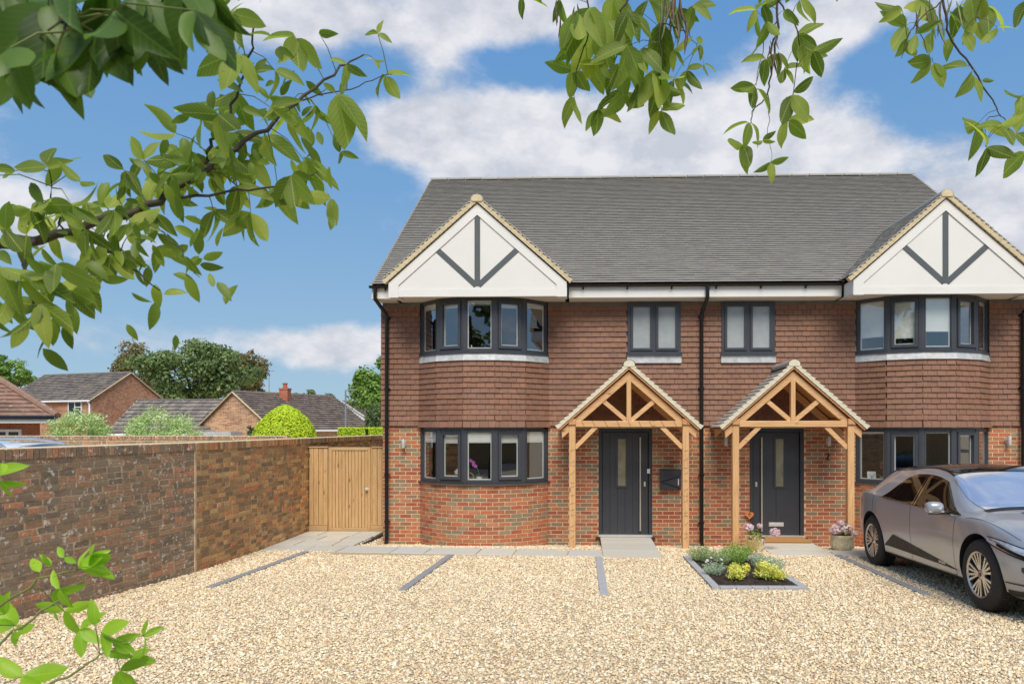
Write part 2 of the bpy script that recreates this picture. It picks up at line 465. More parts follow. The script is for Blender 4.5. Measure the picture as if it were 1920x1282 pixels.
# ------------------------------------------------------------------ mesh helpers
I4 = Matrix.Identity(4)
class MB:
    """collects shapes (world coordinates) that become ONE mesh object"""
    def __init__(self):
        self.v, self.f, self.r = [], [], []
    def add(self, vs, fs, rnd=None):
        o = len(self.v)
        self.v += [tuple(p) for p in vs]
        self.f += [tuple(i + o for i in q) for q in fs]
        if rnd is None: rnd = random.random()
        self.r += [rnd] * len(fs)
        return self
    BF = [(0, 3, 2, 1), (4, 5, 6, 7), (0, 1, 5, 4), (1, 2, 6, 5), (2, 3, 7, 6), (3, 0, 4, 7)]
    def box(self, x0, x1, y0, y1, z0, z1, rnd=None):
        return self.add([(x0, y0, z0), (x1, y0, z0), (x1, y1, z0), (x0, y1, z0), (x0, y0, z1), (x1, y0, z1), (x1, y1, z1), (x0, y1, z1)], self.BF, rnd)
    def hexa(self, pts, rnd=None):
        return self.add(pts, self.BF, rnd)
    def bar(self, p0, p1, w, h, up=(0, 0, 1), rnd=None):
        """beam from p0 to p1, w across, h along up"""
        p0, p1 = Vector(p0), Vector(p1)
        d = (p1 - p0).normalized(); up = Vector(up)
        s = d.cross(up).normalized(); u = s.cross(d).normalized()
        a, b = s * w / 2, u * h / 2
        return self.hexa([p0 - a - b, p0 + a - b, p1 + a - b, p1 - a - b, p0 - a + b, p0 + a + b, p1 + a + b, p1 - a + b], rnd)
    def cham(self, x0, x1, y0, y1, z0, z1, c, M=None, rnd=None):
        """box with all vertical and front edges eased (front = -Y)"""
        vs = [(x0 + c, y0, z0 + c), (x1 - c, y0, z0 + c), (x1 - c, y0, z1 - c), (x0 + c, y0, z1 - c),
              (x0, y0 + c, z0), (x1, y0 + c, z0), (x1, y0 + c, z1), (x0, y0 + c, z1),
              (x0, y1, z0), (x1, y1, z0), (x1, y1, z1), (x0, y1, z1)]
        fs = [(0, 1, 2, 3)]
        for i in range(4):
            j = (i + 1) % 4
            fs.append((4 + i, 4 + j, j, i)); fs.append((8 + i, 8 + j, 4 + j, 4 + i))
        fs.append((11, 10, 9, 8))
        if M is not None: vs = [M @ Vector(p) for p in vs]
        return self.add(vs, fs, rnd)
    def tube(self, pts, r, n=8, r1=None, cap=True, rnd=None):
        pts = [Vector(p) for p in pts]
        m = len(pts)
        rs = [r + ((r1 if r1 is not None else r) - r) * i / max(1, m - 1) for i in range(m)]
        vs, fs = [], []
        ref = None
        for i, p in enumerate(pts):
            d = (pts[min(i + 1, m - 1)] - pts[max(i - 1, 0)]).normalized()
            if ref is None or abs(ref.dot(d)) > 0.95:
                ref = Vector((0, 0, 1)) if abs(d.z) < 0.9 else Vector((1, 0, 0))
            a = d.cross(ref).normalized(); b = d.cross(a)
            ref = a.cross(d) if False else ref
            for k in range(n):
                t = 2 * math.pi * k / n
                vs.append(p + (a * math.cos(t) + b * math.sin(t)) * rs[i])
        for i in range(m - 1):
            for k in range(n):
                k2 = (k + 1) % n
                fs.append((i * n + k, i * n + k2, (i + 1) * n + k2, (i + 1) * n + k))
        if cap:
            fs.append(tuple(range(n))); fs.append(tuple((m - 1) * n + k for k in range(n - 1, -1, -1)))
        return self.add(vs, fs, rnd)
    def lathe(self, prof, n=24, M=None, rnd=None, close=False):
        """prof: (radius, height) pairs round the local Z axis"""
        vs, fs = [], []
        m = len(prof)
        for rr, z in prof:
            for k in range(n):
                t = 2 * math.pi * k / n
                vs.append(Vector((rr * math.cos(t), rr * math.sin(t), z)))
        for i in range(m - 1 if not close else m):
            i2 = (i + 1) % m
            for k in range(n):
                k2 = (k + 1) % n
                fs.append((i * n + k, i * n + k2, i2 * n + k2, i2 * n + k))
        if M is not None: vs = [M @ p for p in vs]
        return self.add(vs, fs, rnd)
    def prism(self, poly, a, b, plane='XZ', rnd=None):
        """extrude a 2D polygon between a and b along the axis missing in `plane`"""
        def P(u, w, t):
            return {'XZ': (u, t, w), 'YZ': (t, u, w), 'XY': (u, w, t)}[plane]
        n = len(poly)
        vs = [P(u, w, a) for u, w in poly] + [P(u, w, b) for u, w in poly]
        fs = [tuple(range(n - 1, -1, -1)), tuple(range(n, 2 * n))]
        for i in range(n):
            j = (i + 1) % n
            fs.append((i, j, n + j, n + i))
        return self.add(vs, fs, rnd)
    def mesh(self, name, mat, smooth=False, attr=False, recalc=True):
        me = bpy.data.meshes.new(name)
        me.from_pydata(self.v, [], self.f)
        if attr:
            a = me.attributes.new('rnd', 'FLOAT', 'FACE')
            a.data.foreach_set('value', self.r)
        if recalc:
            bm = bmesh.new(); bm.from_mesh(me)
            bmesh.ops.recalc_face_normals(bm, faces=bm.faces)
            bm.to_mesh(me); bm.free()
        if smooth:
            me.polygons.foreach_set('use_smooth', [True] * len(me.polygons))
        me.materials.append(MAT[mat] if isinstance(mat, str) else mat)
        me.update()
        return me
    def build(self, name, mat, parent=None, kind=None, smooth=False, attr=False, label=None, recalc=True):
        return link(name, self.mesh(name, mat, smooth, attr, recalc), parent, kind, label)

BASE = {}
def link(name, data, parent=None, kind=None, label=None, M=None):
    o = bpy.data.objects.new(name, data)
    col.objects.link(o)
    if parent is not None: attach(o, parent)
    if M is not None: o.matrix_basis = M
    if kind: o['kind'] = kind
    if label: o['label'] = label
    return o
def attach(o, p):
    o.parent = p
    chain = Matrix.Identity(4)
    q = p
    while q is not None and q.name in BASE:
        chain = BASE[q.name]; break
    o.matrix_parent_inverse = chain.inverted()
def tag(o, label, cat, group=None):
    o['label'] = label; o['category'] = cat
    if group: o['group'] = group
    return o
def empty(name, loc, parent=None):
    o = bpy.data.objects.new(name, None)
    col.objects.link(o)
    o.empty_display_size = 0.2
    if parent is not None: attach(o, parent)
    o.location = loc
    BASE[o.name] = Matrix.Translation(loc)
    return o
def thing(name, loc, label, cat, group=None):
    return tag(empty(name, loc), label, cat, group)
def struct(o):
    o['kind'] = 'structure'; return o

def auto_smooth(o, ang=35):
    me = o.data
    me.polygons.foreach_set('use_smooth', [True] * len(me.polygons))
    bm = bmesh.new(); bm.from_mesh(me)
    for e in bm.edges:
        if len(e.link_faces) == 2 and e.calc_face_angle(0) > R(ang): e.smooth = False
    bm.to_mesh(me); bm.free()
    return o

PIECE = {}
def piece_mesh(kind, dims, mat):
    key = (kind, dims, mat)
    if key not in PIECE:
        b = MB(); lx, ly, lz = dims
        if kind == 'brick': b.cham(-lx / 2, lx / 2, -ly / 2, ly / 2, -lz / 2, lz / 2, 0.003)
        else: b.box(-lx / 2, lx / 2, -ly / 2, ly / 2, -lz / 2, lz / 2)
        PIECE[key] = b.mesh(kind, mat, recalc=False)
    return PIECE[key]
def lay(pieces, kind, name, mat, parent, limit=300, rest_name=None, visible=None):
    """pieces: list of (dims, matrix). The nearest `limit` become objects of their own, the rest one joined part."""
    def near(p):
        t = p[1].translation
        bonus = 0 if visible is None or visible(t) else 100
        return (t - EYE).length + bonus
    pieces = sorted(pieces, key=near)
    rest = MB()
    for i, (dims, M) in enumerate(pieces):
        d = tuple(max(0.005, round(x * 200) / 200) if k == 0 else round(x, 4) for k, x in enumerate(dims))
        if i < limit:
            link(name, piece_mesh(kind, d, mat + '_obj'), parent, M=M)
        else:
            me = piece_mesh(kind, d, mat + '_obj')
            rest.add([M @ v.co for v in me.vertices], [tuple(p.vertices) for p in me.polygons])
    if rest.f:
        rest.build(rest_name or name + '_courses', mat + '_attr', parent, kind='stuff', attr=True, recalc=False)

# ------------------------------------------------------------------ ground
HX0, HX1, PARTY = -3.86, 8.37, 2.256
def ground_z(x, y):
    z = 0.12 + 0.03 * max(0.0, min(-1.0 - y, 8.0)) if y < -1.0 else 0.12
    if y > -1.0 and HX0 - 0.25 < x < HX1 + 1:
        k = min(1.0, (x - (HX0 - 0.25)) / 0.3)
        z -= 0.12 * k * min(1.0, (y + 1.0) / 0.9)
    return z
def build_ground():
    xs = [-900, -300, -120, -60, -30, -16, -11] + [-8 + 0.4 * i for i in range(52)] + [14, 18, 30, 60, 120, 300, 900]
    ys = [-300, -120, -50, -25, -16] + [-12 + 0.4 * i for i in range(25)] + [-1.75, -1.5, -1.25, -1.0, -0.8, -0.6, -0.4, -0.2, 0.0, 0.5, 1.0, 2, 4, 8, 16, 30, 60, 120, 300, 900, 1800]
    vs = [(x, y, ground_z(x, y)) for y in ys for x in xs]
    n = len(xs)
    fs = [(j * n + i, j * n + i + 1, (j + 1) * n + i + 1, (j + 1) * n + i) for j in range(len(ys) - 1) for i in range(n - 1)]
    m = MB(); m.add(vs, fs)
    struct(m.build('ground', 'gravel_bed', recalc=False))
build_ground()

def build_gravel():
    rs = np.random.RandomState(3)
    bands = [(-8.6, -6.2, 2700), (-6.2, -4.0, 2300), (-4.0, -2.0, 1800), (-2.0, 0.6, 1500)]
    P, S = [], []
    for y0, y1, den in bands:
        xl, xr = (-6.6, 6.2) if y0 < -6 else (-6.2, 9.2)
        n = int((xr - xl) * (y1 - y0) * den)
        x = rs.uniform(xl, xr, n); y = rs.uniform(y0, y1, n)
        # keep what a camera about here could see
        d = y + 13.3
        keep = (x > -0.88 * d - 0.5) & (x < 0.68 * d + 0.5)
        keep &= ~((x > HX0 - 0.02) & (x < HX1) & (y > -0.02))
        for xc in (BAYX[0], BAYX[1]):
            keep &= ~((np.hypot(x - xc, y - 0.92) < 1.52) & (y < 0.3))
        for (ax, bx, ay, by) in NO_GRAVEL:
            keep &= ~((x > ax) & (x < bx) & (y > ay) & (y < by))
        keep &= ~(x < np.where(y < -3.64, -5.48 + (y + 3.64) * 0.096, -5.48 - (y + 3.64) * 0.032))
        x, y = x[keep], y[keep]
        P.append(np.stack([x, y], 1)); S.append(rs.gamma(7.0, 0.0016 if den > 2000 else 0.0019, len(x)).clip(0.006, 0.024))
    P = np.concatenate(P); S = np.concatenate(S)
    n = len(P)
    # edging blocks lie flush: stones do not cover them
    z = np.array([ground_z(a, b) for a, b in P])
    cube = np.array([(-1, -1, -1), (1, -1, -1), (1, 1, -1), (-1, 1, -1), (-1, -1, 1), (1, -1, 1), (1, 1, 1), (-1, 1, 1)], float)
    V = cube[None] * (0.62 + 0.5 * rs.rand(n, 8, 1)) * (0.75 + 0.45 * rs.rand(n, 8, 3))
    V *= np.array([1.15, 0.85, 0.6]) * (0.75 + 0.5 * rs.rand(n, 1, 3))
    V *= S[:, None, None] * 0.62
    a = rs.uniform(0, 2 * np.pi, n); tilt = rs.normal(0, 0.45, n)
    ca, sa, ct, st = np.cos(a), np.sin(a), np.cos(tilt), np.sin(tilt)
    x1 = V[..., 0]; y1 = V[..., 1] * ct[:, None] - V[..., 2] * st[:, None]; z1 = V[..., 1] * st[:, None] + V[..., 2] * ct[:, None]
    X = x1 * ca[:, None] - y1 * sa[:, None] + P[:, 0, None]
    Y = x1 * sa[:, None] + y1 * ca[:, None] + P[:, 1, None]
    Z = z1 + (z + S * 0.25 + rs.uniform(0, 0.010, n))[:, None]
    co = np.stack([X, Y, Z], -1).reshape(-1, 3).astype(np.float32)
    fq = np.array(MB.BF[1:])[None] + (np.arange(n) * 8)[:, None, None]
    me = bpy.data.meshes.new('gravel')
    me.vertices.add(n * 8); me.vertices.foreach_set('co', co.ravel())
    me.loops.add(n * 20); me.loops.foreach_set('vertex_index', fq.reshape(-1).astype(np.int32))
    me.polygons.add(n * 5); me.polygons.foreach_set('loop_start', (np.arange(n * 5) * 4).astype(np.int32))
    at = me.attributes.new('rnd', 'FLOAT', 'FACE')
    big = np.array([noise.noise(Vector((a * .55, b * .55, 3.0))) + .5 * noise.noise(Vector((a * 2.1, b * 2.1, 7.0))) for a, b in P])
    val = rs.rand(n)
    # patches where the darker tan stones lie thicker
    tan = (rs.rand(n) < np.clip(big * .4, 0, .28)); val[tan] = rs.choice([.16, .44, .93, .58], tan.sum())
    at.data.foreach_set('value', np.repeat(val, 5).astype(np.float32))
    me.update(calc_edges=True)
    me.materials.append(MAT['gravel_stone'])
    o = link('gravel', me, kind='stuff')
    o['label'] = 'loose cream and tan gravel covering the parking area'
    o['category'] = 'gravel'

# ------------------------------------------------------------------ the pair of houses
house = thing('semi_detached_house', (PARTY, 0, 0), 'pair of semi-detached brick houses with hung tiles, two white gables and dark roof', 'house')
BAYX = (PARTY - 4.151, PARTY + 4.151)
CH, SAG = 1.235, 0.62
ARC_R = (CH * CH + SAG * SAG) / (2 * SAG)
ARC_CY = ARC_R - SAG
ALPHA = R(22)
FW = 0.5715
def facets(xc, grow=0.0):
    """plan corners of the five-sided bow, left to right, pushed out by grow"""
    h = FW / 2
    p = [(-h - FW * (math.cos(ALPHA) + math.cos(2 * ALPHA)), 0.0), (-h - FW * math.cos(ALPHA), -FW * math.sin(2 * ALPHA)), (-h, -FW * (math.sin(ALPHA) + math.sin(2 * ALPHA)))]
    p = p + [(-x, y) for x, y in reversed(p)]
    out = []
    for i, (x, y) in enumerate(p):
        ang = [-2.5, -1.5, -0.5, 0.5, 1.5, 2.5][i] * ALPHA
        k = grow / math.cos(ALPHA / 2)
        nx, ny = math.sin(ang), -math.cos(ang)
        if i in (0, 5): ny = 0.0; nx = math.copysign(1.0, nx)
        out.append((xc + x + nx * k, y + ny * k))
    return out

DOORS = [(PARTY - 1.951, PARTY - 0.923), (PARTY + 0.923, PARTY + 1.951)]
SMALLW = [(PARTY - 1.395, PARTY - 0.385), (PARTY + 0.385, PARTY + 1.395)]
TILE_Z = 2.29
def build_brickwork():
    openings = [(a, b, 0.165, 2.245) for a, b in DOORS] + [(xc - CH, xc + CH, -1, 9) for xc in BAYX]
    wall = MB()
    xs = [HX0]
    for xc in (BAYX[0],): pass
    cuts = sorted([(xc - CH, xc + CH, 'bay') for xc in BAYX] + [(a, b, 'door') for a, b in DOORS])
    x = HX0 + 0.004
    for a, b, k in cuts:
        wall.box(x, a, 0.0042, 0.30, -0.3, 2.32)
        if k == 'door': wall.box(a, b, 0.0042, 0.30, 2.245, 2.32); wall.box(a, b, 0.02, 0.30, -0.3, 0.12)
        x = b
    wall.box(x, HX1 - 0.004, 0.0042, 0.30, -0.3, 2.32)
    for xc in BAYX:       # curved core under the bow windows
        n = 64
        half = math.asin(CH / ARC_R)
        rr = ARC_R - 0.0048
        vs = []
        for k in range(n + 1):
            t = -half + 2 * half * k / n
            for z in (-0.3, 1.205):
                vs.append((xc + rr * math.sin(t), ARC_CY - rr * math.cos(t), z))
                vs.append((xc + (rr - 0.2) * math.sin(t), ARC_CY - (rr - 0.2) * math.cos(t), z))
        fs = []
        for k in range(n):
            o = k * 4
            fs += [(o, o + 4, o + 6, o + 2), (o + 2, o + 6, o + 7, o + 3), (o + 5, o + 1, o + 3, o + 7)]
        wall.add(vs, fs)
    # side and back walls close the house
    wall.box(HX0 + 0.004, HX0 + 0.3, 0.302, 9.6, -0.3, 4.7)
    wall.box(HX1 - 0.3, HX1 - 0.004, 0.302, 9.6, -0.3, 4.7)
    wall.box(HX0 + 0.302, HX1 - 0.302, 9.3, 9.6, -0.3, 4.7)
    wall.box(PARTY - 0.1, PARTY + 0.1, 0.302, 9.298, 0, 4.7)
    w = wall.build('brick_wall', 'mortar', house)
    pieces = []
    L, H, J = 0.2115, 0.0615, 0.0135
    for c in range(-1, 31):
        z0 = c * 0.075 - 0.006
        z1 = z0 + H
        x = HX0 - (0.1125 if c % 2 else 0.0)
        while x < HX1:
            segs = [(max(x, HX0), min(x + L, HX1))]
            for (a, b, oz0, oz1) in openings:
                if z1 > oz0 and z0 < oz1:
                    ns = []
                    for s, e in segs:
                        if e <= a or s >= b: ns.append((s, e))
                        else:
                            if s < a - 0.02: ns.append((s, a))
                            if e > b + 0.02: ns.append((b, e))
                    segs = ns
            for s, e in segs:
                if e - s > 0.02:
                    pieces.append(((e - s, 0.1, H), Matrix.Translation(((s + e) / 2, 0.05 + random.uniform(-0.0012, 0.0012), (z0 + z1) / 2))))
            x += L + J
    half = math.asin(CH / ARC_R)
    for xc in BAYX:
        for c in range(-1, 16):
            zc = c * 0.075 - 0.006 + H / 2
            step = (L + J) / ARC_R
            t = -half - (step / 2 if c % 2 else 0)
            while t < half:
                a, b = max(t, -half), min(t + L / ARC_R, half)
                if b - a > 0.02:
                    m = (a + b) / 2
                    rr = ARC_R - 0.05 + random.uniform(-0.0015, 0.0015)
                    M = Matrix.Translation((xc + rr * math.sin(m), ARC_CY - rr * math.cos(m), zc)) @ Matrix.Rotation(m, 4, 'Z')
                    pieces.append((((b - a) * ARC_R, 0.1, H), M))
                t += step
    lay(pieces, 'brick', 'brick', 'house_brick', w, 300, 'brick_courses', lambda t: t.z > 0.05 and t.x < 5.2)
build_brickwork()

def build_tiles():
    back = MB()
    ztop = 4.66
    y0 = 0.004
    back.box(HX0 + 0.02, BAYX[0] - CH, y0, 0.28, 2.325, ztop)
    x = BAYX[0] + CH
    for a, b in SMALLW:
        back.box(x, a, y0, 0.28, 2.325, ztop)
        back.box(a, b, y0, 0.28, 2.325, 3.64)
        x = b
    back.box(x, BAYX[1] - CH, y0, 0.28, 2.325, ztop)
    back.box(BAYX[1] + CH, HX1 - 0.02, y0, 0.28, 2.325, ztop)
    for xc in BAYX:
        p = facets(xc, 0.005); q = facets(xc, -0.12)
        for i in range(5):
            back.hexa([(*p[i], 2.27), (*p[i + 1], 2.27), (*q[i + 1], 2.27), (*q[i], 2.27), (*p[i], 3.6), (*p[i + 1], 3.6), (*q[i + 1], 3.6), (*q[i], 3.6)])
    bw = back.build('tile_hung_wall', 'dull_lead', house)
    pieces = []
    W, G = 0.162, 0.1
    def tile(x0, x1, zb, A, ux, uy, nx, ny, off):
        # a plain tile leaning out at its foot; u along the face, n outwards
        wdt = x1 - x0
        if wdt < 0.02: return
        jz, jo = random.uniform(-0.0025, 0.0025), random.uniform(-0.002, 0.003)
        cu = (x0 + x1) / 2
        hgt = 0.118
        lean = math.atan2(0.021, 0.1) + random.uniform(-0.012, 0.012)
        cx = A[0] + ux * cu + nx * (off + jo); cy = A[1] + uy * cu + ny * (off + jo)
        M = Matrix.Translation((cx, cy, zb + hgt / 2 + jz)) @ Matrix.Rotation(math.atan2(uy, ux), 4, 'Z') @ Matrix.Rotation(-lean, 4, 'X')
        pieces.append(((wdt, 0.013, hgt), M))
    rows = 23
    for r in range(rows):
        zb = TILE_Z + r * G
        h1 = zb + 0.1
        spans = [(HX0 - 0.03, BAYX[0] - CH), (BAYX[0] + CH, BAYX[1] - CH), (BAYX[1] + CH, HX1 + 0.03)]
        if zb > 3.60: cutw = SMALLW
        elif zb > 3.47: cutw = SMALLW
        else: cutw = []
        ns = []
        for s, e in spans:
            xs = s
            for a, b in cutw:
                if s < a < e:
                    ns.append((xs, a)); xs = b
            ns.append((xs, e))
        bell = 0.004 * max(0.0, (2 - r)) ** 1.3
        for s, e in ns:
            x = s - (W + 0.004) * (0.5 if r % 2 else 0.0) - ((s - HX0 + 0.03) % (W + 0.004))
            while x < e:
                tile(max(x, s), min(x + W, e), zb, (0, 0), 1, 0, 0, -1, 0.018 + bell)
                x += W + 0.004
        for xc in BAYX:
            if zb > 3.45: continue
            bell2 = 0.005 * max(0.0, (3 - r)) ** 1.3
            p = facets(xc, 0.0)
            zz = zb - 0.03 if r == 0 else zb
            for i in range(5):
                A, B = p[i], p[i + 1]
                dx, dy = B[0] - A[0], B[1] - A[1]
                ln = math.hypot(dx, dy); ux, uy = dx / ln, dy / ln
                ext = (0.03 + bell2) * math.tan(ALPHA / 2)
                e0 = -ext if i else -0.02; e1 = ln + (ext if i < 4 else 0.02)
                x = e0 - (W + 0.004) * (0.5 if (r + i) % 2 else 0.12)
                while x < e1:
                    tile(max(x, e0), min(x + W, e1), zz, A, ux, uy, uy, -ux, 0.03 + bell2)
                    x += W + 0.004
    lay(pieces, 'wall_tile', 'wall_tile', 'wall_tile', bw, 300, 'wall_tile_courses', lambda t: -3.2 < t.x < 1.5)
    # tile ends seen along the left and right gable walls
    ends = MB()
    for r in range(rows):
        zb = TILE_Z + r * G
        for x, s in ((HX0, -1), (HX1, 1)):
            for k in range(6):
                ya = 0.03 + k * 1.6
                ends.hexa([(x + s * 0.036, ya, zb), (x + s * 0.024, ya, zb), (x + s * 0.024, ya + 1.59, zb), (x + s * 0.036, ya + 1.59, zb),
                           (x + s * 0.018, ya, zb + 0.115), (x + s * 0.006, ya, zb + 0.115), (x + s * 0.006, ya + 1.59, zb + 0.115), (x + s * 0.018, ya + 1.59, zb + 0.115)])
    ends.build('side_tiles', 'wall_tile_attr', house, kind='stuff', attr=True)
    # lead strip under the soffit
    for s, e in ((HX0, BAYX[0] - CH), (BAYX[0] + CH, SMALLW[0][0]), (SMALLW[0][1], SMALLW[1][0]), (SMALLW[1][1], BAYX[1] - CH), (BAYX[1] + CH, HX1)):
        MB().box(s, e, -0.022, 0.003, 4.585, 4.659).build('lead_strip', 'dull_lead', house)
build_tiles()

# ------------------------------------------------------------------ roof
EAVE_Y, EAVE_Z = -0.42, 4.93
RIDGE_Y, RIDGE_Z = 4.72, 8.72
PITCH = math.atan2(RIDGE_Z - EAVE_Z, RIDGE_Y - EAVE_Y)
ROOF_X0, ROOF_X1 = HX0 - 0.10, HX1 + 0.10
GW, GY = 1.62, -0.86                    # gable half width and front plane
GBASE, GAPEX = 4.90, 6.32
GP = math.atan2(GAPEX - GBASE, GW)
def roof_y(z): return EAVE_Y + (z - EAVE_Z) / math.tan(PITCH)
def build_roof():
    deck = MB()
    c, s = math.cos(PITCH), math.sin(PITCH)
    dz = 0.03
    # rafters and boarding as one slab on each side of the ridge
    def slab(x0, x1):
        deck.prism([(EAVE_Y + 0.09, EAVE_Z - 0.02), (RIDGE_Y, RIDGE_Z - 0.045), (2 * RIDGE_Y - EAVE_Y, EAVE_Z - 0.06), (2 * RIDGE_Y - EAVE_Y, EAVE_Z - 0.2), (RIDGE_Y, RIDGE_Z - 0.2), (EAVE_Y + 0.09, EAVE_Z - 0.14)], x0, x1, 'YZ')
    slab(ROOF_X0 + 0.015, ROOF_X1 - 0.015)
    d = deck.build('main_roof', 'dull_lead', house)
    pieces = []
    W = 0.163
    slope = math.hypot(RIDGE_Y - EAVE_Y, RIDGE_Z - EAVE_Z)
    G = 0.1
    rows = int(slope / G)
    for r in range(rows):
        dist = r * G
        yb, zb = EAVE_Y + dist * c, EAVE_Z + dist * s
        x = ROOF_X0 - (W / 2 if r % 2 else 0)
        gaps = []
        for xc in BAYX:        # covered by the front gables: leave those tiles out
            if zb < GAPEX - 0.12:
                hw = (GAPEX - zb) / math.tan(GP) - 0.10
                if hw > 0: gaps.append((xc - hw, xc + hw))
        while x < ROOF_X1:
            a, b = max(x, ROOF_X0), min(x + W, ROOF_X1)
            if b - a > 0.03 and not any(g0 < a and b < g1 for g0, g1 in gaps):
                j = random.uniform(-0.0012, 0.0014)
                M = Matrix.Translation(((a + b) / 2, yb + 0.058 * c - (0.013 + j) * s, zb + 0.058 * s + (0.013 + j) * c)) @ Matrix.Rotation(PITCH - 0.27, 4, 'X') @ Matrix.Rotation(random.uniform(-0.006, 0.006), 4, 'Y')
                pieces.append(((b - a, 0.122, 0.013), M))
            x += W + 0.003
    lay(pieces, 'roof_tile', 'roof_tile', 'roof_tile', d, 300, 'roof_tile_courses')
    back = MB()
    nb = 12
    for r in range(nb):
        d0, d1 = slope * r / nb, slope * (r + 1) / nb
        yy = 2 * RIDGE_Y
        back.hexa([(ROOF_X0, yy - (EAVE_Y + d0 * c), EAVE_Z + d0 * s - 0.03), (ROOF_X1, yy - (EAVE_Y + d0 * c), EAVE_Z + d0 * s - 0.03), (ROOF_X1, yy - (EAVE_Y + d1 * c), EAVE_Z + d1 * s - 0.03), (ROOF_X0, yy - (EAVE_Y + d1 * c), EAVE_Z + d1 * s - 0.03),
                   (ROOF_X0, yy - (EAVE_Y + d0 * c), EAVE_Z + d0 * s + 0.02), (ROOF_X1, yy - (EAVE_Y + d0 * c), EAVE_Z + d0 * s + 0.02), (ROOF_X1, yy - (EAVE_Y + d1 * c), EAVE_Z + d1 * s), (ROOF_X0, yy - (EAVE_Y + d1 * c), EAVE_Z + d1 * s)])
    back.build('rear_slope', 'roof_tile_attr', d, kind='stuff', attr=True)
    # half-round ridge tiles
    ln = (ROOF_X1 - ROOF_X0) / 28
    key = None
    for i in range(28):
        if key is None:
            m = MB(); n = 8; vs = []; fs = []
            for k in range(n + 1):
                t = R(-20) + R(220) * k / n
                for x in (-ln / 2 + 0.004, ln / 2 - 0.004):
                    vs.append((x, 0.10 * math.cos(t), 0.06 * math.sin(t)))
            for k in range(n): fs.append((2 * k, 2 * k + 1, 2 * k + 3, 2 * k + 2))
            m.add(vs, fs); key = m.mesh('ridge_tile', 'roof_tile_obj')
        link('ridge_tile', key, d, M=Matrix.Translation((ROOF_X0 + ln * (i + 0.5), RIDGE_Y, RIDGE_Z + 0.0 + random.uniform(-0.003, 0.004))))
    # verge boards down both ends
    for x, s_ in ((ROOF_X0, 1), (ROOF_X1, -1)):
        m = MB()
        m.bar((x + s_ * 0.004, EAVE_Y + 0.04, EAVE_Z - 0.035), (x + s_ * 0.004, RIDGE_Y, RIDGE_Z - 0.03), 0.03, 0.06, (0, -s, c))
        m.build('verge', 'verge_mortar', d)
    for x0, x1 in ((HX0 + 0.002, HX0 + 0.2), (HX1 - 0.2, HX1 - 0.002)):
        MB().prism([(0.002, 4.7), (RIDGE_Y, RIDGE_Z - 0.21), (9.598, 4.7)], x0, x1, 'YZ').build('side_gable', 'far_brick', house)
build_roof()

def build_eaves():
    segs = [(HX0 - 0.10, BAYX[0] - GW - 0.02), (BAYX[0] + GW + 0.02, BAYX[1] - GW - 0.02), (BAYX[1] + GW + 0.02, HX1 + 0.10)]
    for a, b in segs:
        MB().box(a, b, -0.385, -0.36, 4.675, 4.89).build('fascia', 'white_paint', house)
    for a, b in segs:
        MB().box(a + 0.004, b, -0.359, 0.0, 4.66, 4.675).build('soffit', 'soffit_paint', house)
    for a, b in segs:
        g = MB(); n = 8; vs = []; fs = []
        for k in range(n + 1):
            t = R(180) + R(180) * k / n
            for r_ in (0.044, 0.038):
                for x in (a - 0.03 if a < -3.5 else a - 0.02, b + 0.02):
                    vs.append((x, -0.432 + r_ * math.cos(t), 4.905 + r_ * math.sin(t) * 1.05))
        for k in range(n):
            o = 4 * k
            fs += [(o, o + 1, o + 5, o + 4), (o + 2, o + 6, o + 7, o + 3)]
        fs += [(0, 2, 3, 1), (4 * n, 4 * n + 1, 4 * n + 3, 4 * n + 2)]
        g.add(vs, fs)
        for x in (a - 0.02, b + 0.01):
            g.prism([(-0.432 + 0.043 * math.cos(R(180 + 22.5 * k)), 4.905 + 0.045 * math.sin(R(180 + 22.5 * k))) for k in range(9)], x, x + 0.012, 'YZ')
        gu = auto_smooth(g.build('gutter', 'black_plastic', house))
        x = a + 0.25
        while x < b:
            k = MB(); k.box(x, x + 0.03, -0.40, -0.3855, 4.82, 4.88); k.box(x, x + 0.03, -0.478, -0.388, 4.850, 4.857)
            k.build('bracket', 'black_plastic', gu)
            x += 0.82
    for x, xt in ((HX0 + 0.10, HX0 + -0.02), (PARTY, PARTY + 0.05), (HX1 - 0.14, HX1 + 0.0)):
        p = MB()
        p.tube([(xt, -0.435, 4.87), (xt, -0.435, 4.70), (xt, -0.43, 4.66), (x, -0.12, 4.42), (x, -0.09, 4.38), (x, -0.09, 0.10), (x, -0.14, 0.05), (x, -0.17, 0.03)], 0.036, 12)
        dp = auto_smooth(p.build('downpipe', 'black_plastic', house))
        for z in (4.36, 3.0, 1.35, 0.45):
            c = MB(); c.tube([(x, -0.09, z - 0.025), (x, -0.09, z + 0.025)], 0.043, 12); c.box(x - 0.06, x + 0.06, -0.055, -0.035, z - 0.012, z + 0.012)
            c.build('clip', 'black_plastic', dp)
build_eaves()

